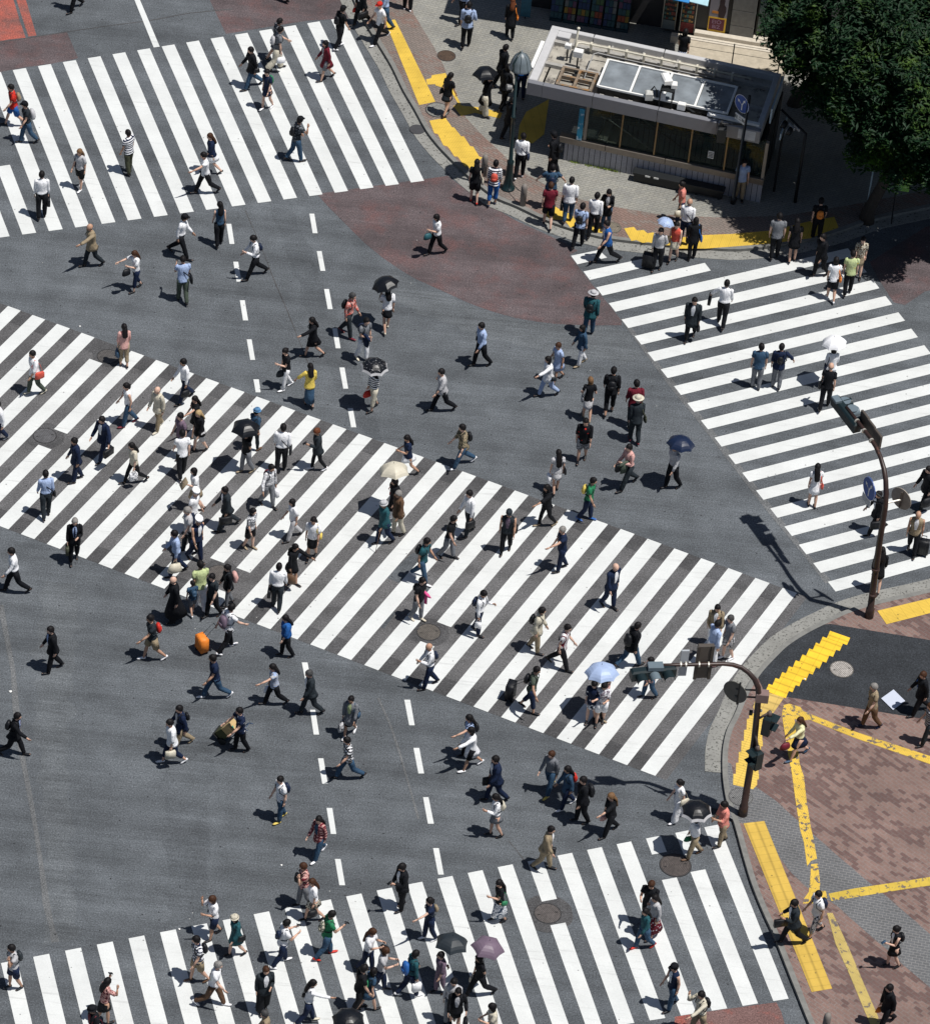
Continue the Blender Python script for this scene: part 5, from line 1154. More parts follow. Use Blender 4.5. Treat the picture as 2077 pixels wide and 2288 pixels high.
        for i in range(k):
            for j in range(n): fs.append((i*n+j, (i+1)*n+j, (i+1)*n+(j+1) % n, i*n+(j+1) % n))
        vs.append(hc + Rh @ V((0, 0, -.1*hr.z))); c0 = len(vs)-1
        for j in range(n): fs.append((k*n+j, c0, k*n+(j+1) % n))
        mb.add(vs, fs)
    hm = None
    if hs != 'x':
        hm = MB(); crown(hm, 1.16 if fem else 1.13)
        bk = Rh @ V((0, -1, 0)); up_ = Rh @ V((0, 0, 1))
        if hs in ('l', 'v'):
            ln = .19 if hs == 'l' else .27
            p0 = hc + bk*.030*Hh + up_*.02*Hh; zb_ = hc.z - ln*Hh; yb_ = -(.062 + off)*Hh + (zb_ - dz - .5*Hh)*lean
            hm.tube([p0, hc + bk*.050*Hh - V((0, 0, .03*Hh)), V((0, (hc.y + yb_)/2 - .045*Hh, hc.z - .10*Hh)), V((0, yb_ - .018*Hh, zb_ + .03*Hh)), V((rnd.uniform(-.01, .01), yb_ - .012*Hh, zb_))],
                    [(.040*Hh, .030*Hh), (.053*Hh, .034*Hh), (.058*Hh, .028*Hh), (.052*Hh, .022*Hh), (.030*Hh, .012*Hh)], 10, jit=.3, seed=seed)
        elif hs == 'b':
            p0 = hc + bk*.022*Hh
            hm.tube([p0 + up_*.02*Hh, p0 - V((0, 0, .03*Hh)), p0 - V((0, 0, .075*Hh)), p0 - V((0, 0, .095*Hh))], [(.048*Hh, .038*Hh), (.056*Hh, .044*Hh), (.057*Hh, .042*Hh), (.044*Hh, .030*Hh)], 10, jit=.2, seed=seed)
        elif hs == 'p':
            p0 = hc + bk*.056*Hh + up_*.012*Hh
            hm.tube([p0, p0 + bk*.02*Hh - V((0, 0, .015*Hh)), p0 + bk*.022*Hh - V((0, 0, .07*Hh)), p0 + bk*.004*Hh - V((0, 0, .13*Hh))], [.012*Hh, .02*Hh, .018*Hh, .006*Hh], 8, jit=.3, seed=seed)
        elif hs == 'n':
            hm.ell(hc + bk*.055*Hh + up_*.03*Hh, (.024*Hh, .024*Hh, .022*Hh), 8, 6)
        if not (hat and hs == 's' and 0): hm.build('hair', hairm(hcol), root, smooth=True)
    elif rnd.random() < .7:
        hm = MB(); crown(hm, 1.03, -.3, -.5)
        # keep only the fringe ring of hair round a bald head
        vs = [v_ for v_ in hm.v]; hm2 = MB(); n = 14
        fr_ = [f for f in hm.f if len(f) == 4 and all(i//n >= 6 for i in f) and all(Matrix(Rh).inverted() @ (V(vs[i]) - hc) is not None and (Matrix(Rh).inverted() @ (V(vs[i]) - hc)).y < .02*Hh for i in f)]
        if fr_: hm2.add(vs, fr_); hm2.build('hair', hairm('G'), root, smooth=True)
    if hat:
        hk, _, hcl = hat.partition('.'); hb_ = MB(); up_ = Rh @ V((0, 0, 1)); fr_ = Rh @ V((0, 1, 0))
        hb_.tube([hc + up_*.018*Hh, hc + up_*.045*Hh, hc + up_*.068*Hh, hc + up_*.078*Hh], [(.056*Hh, .065*Hh), (.055*Hh, .063*Hh), (.045*Hh, .050*Hh), (.015*Hh, .018*Hh)], 14, side=Rh @ V((1, 0, 0)))
        if hk in ('sun', 'bucket'):
            rr = .105*Hh if hk == 'sun' else .08*Hh
            hb_.tube([hc + up_*.020*Hh, hc + up_*.026*Hh], [rr, rr*.96], 18, side=Rh @ V((1, 0, 0)))
        elif hk == 'cap':
            c_ = hc + up_*.022*Hh + fr_*.070*Hh; hb_.tube([c_ - fr_*.03*Hh, c_, c_ + fr_*.028*Hh], [(.042*Hh, .006*Hh), (.038*Hh, .005*Hh), (.016*Hh, .004*Hh)], 8, side=Rh @ V((1, 0, 0)))
        elif hk == 'pol':
            hb_.tube([hc + up_*.050*Hh - fr_*.01*Hh, hc + up_*.066*Hh, hc + up_*.072*Hh], [(.060*Hh, .066*Hh), (.076*Hh, .080*Hh), (.060*Hh, .062*Hh)], 16, side=Rh @ V((1, 0, 0)))
        hb_.build({'sun': 'sun_hat', 'bucket': 'bucket_hat', 'cap': 'cap', 'pol': 'peaked_cap'}[hk], cloth(hcl or 'K'), root, smooth=True)
        if hk == 'pol':
            b_ = MB(); c_ = hc + up_*.030*Hh + fr_*.060*Hh
            b_.tube([hc + up_*.028*Hh, hc + up_*.048*Hh], [(.058*Hh, .067*Hh)]*2, 14, side=Rh @ V((1, 0, 0))); b_.tube([c_ - fr_*.02*Hh, c_ + fr_*.022*Hh], [(.042*Hh, .004*Hh), (.02*Hh, .004*Hh)], 8, side=Rh @ V((1, 0, 0)))
            b_.build('cap_band', cloth('K'), root, smooth=True)
    # ---- things carried: each is a thing of its own
    Mw = Matrix.Translation(base) @ Matrix.Rotation(rz, 4, 'Z')
    full = len((desc + ' ' + place).split())
    def lab(kind, verb, col):
        s_ = '%s %s %s person in %s' % (col, kind, verb, desc)
        return s_
    def item(mb, name, mat, o, cat, label, group, extra=()):
        o = V(o); mb.v = [tuple(V(p) - o) for p in mb.v]; wp = Mw @ o
        ob = mb.build(name, mat, loc=wp, rz=rz, smooth=True); tag(ob, ulabel(label), cat, group)
        for nm, m2, mt in extra:
            m2.v = [tuple(V(p) - o) for p in m2.v]; m2.build(nm, mt, ob, smooth=True)
        return ob
    def Cn(c): return {'#': ''}.get(c, CN[c.split('#')[0]])
    for it in [i for i in items.split(',') if i]:
        k, *a = it.split(':'); c = a[0] if a else 'K'
        Y0 = lambda z: (z-.5)*Hh*lean
        if k in ('bp', 'fp'):        # backpack (fp: worn on the front)
            sg = -1 if k == 'bp' else 1; big = 1.25 if len(a) > 1 and a[1] == 'L' else (.8 if len(a) > 1 and a[1] == 'S' else 1.0)
            mb = MB(); y0 = (.060 + off + .004)*sg; cz = .70 - .02*(big-1)*4
            pts = []; rr = []
            for zz, rx, ry in ((-.088, .040, .020), (-.080, .062, .036), (-.03, .070, .045), (.03, .066, .042), (.068, .052, .032), (.084, .025, .014)):
                z = cz + zz*big; pts.append(V((0, Y0(z) + sg*(abs(y0) + .036*big)*Hh, z*Hh + dz))); rr.append((rx*Hh*big, ry*Hh*big))
            mb.tube(pts, rr, 12, jit=.12, seed=seed)
            pk = MB(); z = cz - .035; pk.tube([V((0, Y0(z) + sg*(abs(y0) + .036*big + .035*big)*Hh, (z-.035)*Hh + dz)), V((0, Y0(z) + sg*(abs(y0) + .036*big + .038*big)*Hh, (z+.03)*Hh + dz))], [(.042*Hh*big, .018*Hh), (.042*Hh*big, .014*Hh)], 8)
            st = MB()
            for sx in (-1, 1):
                P = [(sx*.055, (.055 + off + .006)*sg, .64), (sx*.066, -(.068 + off)*sg*.2, .60)][:0]
                zt = .822; xs = sx*.058
                P = [V((xs*Hh, Y0(.79) + sg*(abs(y0))*Hh, .785*Hh + dz)), V((xs*Hh, Y0(zt), (zt + off + .008)*Hh + dz)), V((xs*Hh, Y0(.78) - sg*(.056 + off)*Hh, .775*Hh + dz)), V((xs*1.25*Hh, Y0(.70) - sg*(.062 + off)*Hh*.9, .70*Hh + dz)), V((sx*(.10*tw + off)*Hh, Y0(.655), .645*Hh + dz)), V((sx*.06*Hh, Y0(.63) + sg*abs(y0)*Hh, .63*Hh + dz))]
                s2 = MB(); s2.tube(P, [(.011*Hh, .004*Hh)]*len(P), 6); st.v, st.f, st.mi = st.v, st.f, st.mi
                o_ = len(st.v); st.v += s2.v; st.f += [tuple(i + o_ for i in f) for f in s2.f]; st.mi += s2.mi
            dk = leather(c if not c.startswith('K') else 'K')
            item(mb, 'backpack', dk, (0, Y0(cz) + y0*Hh, cz*Hh + dz), 'backpack', lab('backpack', 'on the back of' if sg < 0 else 'on the chest of', Cn(c)), 'backpacks worn by the walkers',
                 [('pocket', pk, dk), ('straps', st, leather('g' if c != 'K' else 'K'))])
        elif k in ('sl', 'sr'):      # shoulder bag with strap on left / right hip
            sx = -1 if k == 'sl' else 1; mb = MB(); big = .8 if len(a) > 1 and a[1] == 'S' else (1.25 if len(a) > 1 and a[1] == 'L' else 1.0)
            cx = sx*(.118*tw + off + .012)*Hh; zc = .535; yb = Y0(zc) - .035*Hh
            mb.tube([V((cx, yb, (zc-.065*big)*Hh + dz)), V((cx, yb, (zc-.055*big)*Hh + dz)), V((cx, yb, (zc+.03*big)*Hh + dz)), V((cx*.97, yb, (zc+.055*big)*Hh + dz))], [(.018*Hh, .060*Hh*big), (.028*Hh, .078*Hh*big), (.024*Hh, .072*Hh*big), (.010*Hh, .055*Hh*big)], 10, jit=.12, seed=seed)
            st = MB(); cross = len(a) > 1 and 'X' in a[1:]; sh = V(((-sx*.05 if cross else sx*.075)*Hh, Y0(.82), (.822 + off + .006)*Hh + dz))
            bkp = V(((0 if cross else sx*.085)*Hh, Y0(.72) - (.066 + off)*Hh, .71*Hh + dz)); ftp = V(((0 if cross else sx*.085)*Hh, Y0(.72) + (.066 + off)*Hh, .71*Hh + dz))
            st.tube([V((cx, yb - .05*Hh*big, (zc+.04)*Hh + dz)), bkp, sh, ftp, V((cx, yb + .05*Hh*big, (zc+.04)*Hh + dz))], [(.009*Hh, .004*Hh)]*5, 6)
            item(mb, 'shoulder_bag', leather(c), (cx, yb, zc*Hh + dz), 'shoulder bag', lab('shoulder bag', 'on the hip of', Cn(c)), 'shoulder bags carried by the walkers', [('strap', st, leather(c.split('#')[0]))])
        elif k in ('hl', 'hr', 'pl', 'pr', 'bl', 'br'):   # hand bag / paper bag / briefcase
            wr, fd, sx, code = hands[0 if k[1] == 'l' else 1]; hp = wr + fd*.055*Hh; mb = MB(); big = 1.4 if len(a) > 1 and a[1] == 'L' else (.75 if len(a) > 1 and a[1] == 'S' else 1.0)
            ex = []
            if k[0] == 'p':
                wd, dp, hh = .17*big, .10*big, .30*big; mb.box(hp + V((0, 0, -.10 - hh/2)), (dp, wd*1.5, hh), bev=.012); nm, cat, gp = 'paper_bag', 'paper bag', 'paper and plastic bags in hand'
                kd = 'paper bag'
            elif k[0] == 'b':
                mb.box(hp + V((0, 0, -.045 - .15)), (.10, .40*big, .29), bev=.02); nm, cat, gp, kd = 'briefcase', 'briefcase', 'briefcases in hand', 'briefcase'
            else:
                q0 = hp + V((0, 0, -.13)); mb.tube([q0 + V((0, 0, -.24*big)), q0 + V((0, 0, -.21*big)), q0 + V((0, 0, -.10*big)), q0 + V((0, 0, .0))], [(.045*big, .12*big), (.075*big, .165*big), (.07*big, .155*big), (.03*big, .12*big)], 10, jit=.15, seed=seed); nm, cat, gp, kd = 'handbag', 'handbag', 'handbags in hand', 'handbag'
            hd = MB(); dzz = -.045 if k[0] == 'b' else -.11
            hd.tube([hp + V((0, -.07, dzz - .02)), hp + V((0, -.045, -.015)), hp + V((0, 0, .0)), hp + V((0, .045, -.015)), hp + V((0, .07, dzz - .02))], [.007]*5, 6)
            item(mb, nm, leather(c), hp, cat, lab(kd, 'held by', Cn(c)), gp, [('handle', hd, leather(c.split('#')[0]))])
        elif k == 'ph':
            i_ = 0 if arms[0] in 'pe' else 1; wr, fd, sx, code = hands[i_]; hp = wr + fd*.08*Hh + V((0, .01, .02)); mb = MB()
            Mr = Matrix.Rotation(radians(60), 3, 'X'); mb.box(hp, (.075, .012, .15), bev=.004, M=Mr)
            item(mb, 'phone', leather(c), hp, 'phone', lab('phone', 'held by', Cn(c)), 'phones in hand')
        elif k == 'su':              # wheeled suitcase pulled behind
            i_ = 0 if (len(a) > 1 and a[1] == 'l') else 1; wr, fd, sx, code = hands[i_]; hp = wr + fd*.05*Hh
            yb = min(hp.y - .42, -.62) if not (len(a) > 2 and a[2] == 'side') else hp.y - .05; xb = hp.x + sx*.08; mb = MB()
            mb.box((xb, yb, .36), (.40, .25, .56), bev=.045)
            for gz in range(5): mb.box((xb - .16 + gz*.08, yb, .36), (.018, .262, .50), bev=.004)
            hd = MB(); top_ = V((xb, yb + .06, .64))
            for q in (-1, 1): hd.tube([top_ + V((q*.09, 0, -.02)), V((xb + q*.07, hp.y - .01, hp.z + .01))], [.008, .008], 6)
            hd.tube([V((xb - .08, hp.y, hp.z)), V((xb + .08, hp.y, hp.z))], [.014, .014], 8); hd.tube([V((xb, hp.y, hp.z)), hp], [.012, .012], 6)
            wh = []
            for q in (-1, 1):
                for q2 in (-1, 1):
                    w_ = MB(); w_.tube([V((xb + q*.15 - .015, yb + q2*.09, .045)), V((xb + q*.15 + .015, yb + q2*.09, .045))], [.042, .042], 10, side=V((0, 0, 1))); wh.append(('wheel', w_, leather('K')))
            item(mb, 'suitcase', leather(c), (xb, yb, 0), 'suitcase', lab('suitcase', 'pulled by', Cn(c)), 'wheeled suitcases', [('handle', hd, leather('g'))] + wh)
        elif k == 'um':              # umbrella: um:colour:x:y:radius[:rim]
            ux, uy, ur = float(a[1]), float(a[2]), float(a[3]); rim = a[4] if len(a) > 4 else None
            i_ = 0 if arms[0] == 'u' else 1; wr, fd, sx, code = hands[i_]; hw_ = Mw @ (wr + fd*.05*Hh)
            zc = base.z + (1.97 if sex == 'm' else 1.90); cu, cv = tl(t, ux, uy); cc = at(cu, cv, zc); ns = 6 if int(round(ur*1000)) % 10 == 1 else 8
            tip = cc + V((0, 0, .10)); ax = nrm(tip - hw_) if (tip - hw_).length > .2 else V((0, 0, 1))
            if ax.z < .955: ax = nrm(V((ax.x, ax.y, 0)).normalized()*.30 + V((0, 0, .955)))
            e = empty('umbrella', hw_, label=ulabel(lab('umbrella', 'shading', Cn(c))), cat='umbrella', group='open umbrellas over the walkers')
            sxv = nrm(V((1, 0, 0)) - ax*ax.x); syv = ax.cross(sxv); ro = rnd.random()*6; vs = []; fs = []; O = tip - hw_; n = ns*4
            for i in range(7):
                f = i/6; 
                for j in range(n):
                    th = ro + 2*pi*j/n; cor = abs(((j % 4)/4) - 0)  # corner at j%4==0
                    sag = 1 - .07*sin(pi*(j % 4)/4)*f - (cos(pi/ns)**0 - 1)
                    sc2 = cos(pi/ns)/cos(((j % 4)/4*2*pi/ns) - pi/ns)
                    r_ = ur*sin(f*1.18)/sin(1.18)*(sc2 if f > 0 else 1)*(1 - .05*sin(pi*(j % 4)/4)*f); h_ = -.30*ur/.5*(1-cos(f*1.18))/(1-cos(1.18))*1.0 + .018*sin(pi*(j % 4)/4)*f
                    vs.append(O + sxv*(cos(th)*r_) + syv*(sin(th)*r_) + ax*h_)
            for i in range(6):
                for j in range(n): fs.append((i*n+j, (i+1)*n+j, (i+1)*n+(j+1) % n, i*n+(j+1) % n))
            nn = len(vs); vs2 = [p - ax*.006 for p in vs]; m1 = MB()
            mi = [1 if (rim and i >= 5) else 0 for i in range(6) for j in range(n)]
            m1.add(vs, fs); m1.mi = list(mi); m1.add(vs2, [f[::-1] for f in fs]); m1.mi = mi + mi
            mats = [umb_mat(c), umb_mat(rim or 'W')]
            if rim: m1.build('canopy', mats, e)
            else: m1.build('canopy', mats[0], e)
            rb_ = MB()
            for j in range(ns):
                P = [vs[i*n + j*4] - ax*.012 for i in range(0, 7, 2)]; rb_.tube(P, [.004]*4, 4)
            rb_.tube([O - ax*.02, O + ax*.06], [.008, .004], 6)
            rb_.build('ribs', leather('g'), e)
            sf = MB(); sf.tube([V((0, 0, 0)), O - ax*.01], [.008, .007], 6); sf.build('shaft', leather('G'), e)
            hn = MB(); ha = nrm(O); hn.tube([V((0, 0, 0)) - ha*.10, V((0, 0, 0)) + ha*.05], [.014, .013], 8); hn.build('handle', leather('q'), e)
        elif k == 'cane':
            wr, fd, sx, code = hands[0]; hp = wr + fd*.05*Hh; mb = MB(); mb.tube([V((hp.x - .02, hp.y + .14, 0)), hp + V((0, .01, .01))], [.009, .011], 6); mb.tube([hp + V((0, -.06, .015)), hp + V((0, .06, .015))], [.013, .013], 6)
            item(mb, 'walking_cane', leather('q'), hp, 'cane', lab('walking cane', 'held by', 'thin brown'), None)
        elif k in ('jk',):           # folded jacket over the arm
            wr, fd, sx, code = hands[1 if len(a) > 1 and a[1] == 'r' else 0]; hp = wr - fd*.05; mb = MB()
            mb.tube([hp + V((0, -.11, -.03)), hp + V((0, -.10, .02)), hp + V((0, .02, .05)), hp + V((0, .12, .0)), hp + V((0, .13, -.06))], [(.05, .17), (.055, .05), (.05, .05), (.055, .05), (.045, .15)], 8, jit=.3, seed=seed)
            mb.tube([hp + V((0, 0, .04)), hp + V((0, 0, -.15)), hp + V((0, .02, -.38))], [(.04, .13), (.045, .15), (.03, .12)], 8, jit=.3, seed=seed)
            item(mb, 'folded_jacket', cloth(c), hp, 'jacket', lab('jacket', 'draped on the arm of', 'folded ' + Cn(c)), None)
        elif k == 'en':              # flat envelope / folder / box held in front
            wr, fd, sx, code = hands[0]; hp = wr + fd*.07*Hh; mb = MB(); mb.box(hp, (.26, .03, .34), bev=.006, M=Matrix.Rotation(radians(35), 3, 'X'))
            item(mb, 'envelope', leather(c), hp, 'envelope', lab('envelope', 'held by', Cn(c)), None)
    ALLP.append((base, desc)); return root, Mw, hands
def umb_mat(c):
    k = 'um' + c
    if k in MATS: return MATS[k]
    a, _, pat = c.partition('#'); m, t, b = nodes('umbrella_fabric', .5); q = N(t); o = q.obj(); base = PAL[a]
    cc = q.mul(base, q.ramp(q.noise(o, 5, 3), [(.3, .9), (.7, 1.1)]))
    if pat:
        v = q.n('TexVoronoi'); v.inputs['Scale'].default_value = 15.0; q.l(o, v.inputs['Vector']); cc = q.mix(q.ramp(v.outputs['Distance'], [(.13, 1.0), (.20, 0.0)]), cc, PAL[pat.split('~')[1]])
    q.l(cc, b.inputs['Base Color']); b.inputs['Specular IOR Level'].default_value = .45
    if a in 'KN': b.inputs['Roughness'].default_value = .38
    MATS[k] = m; return m
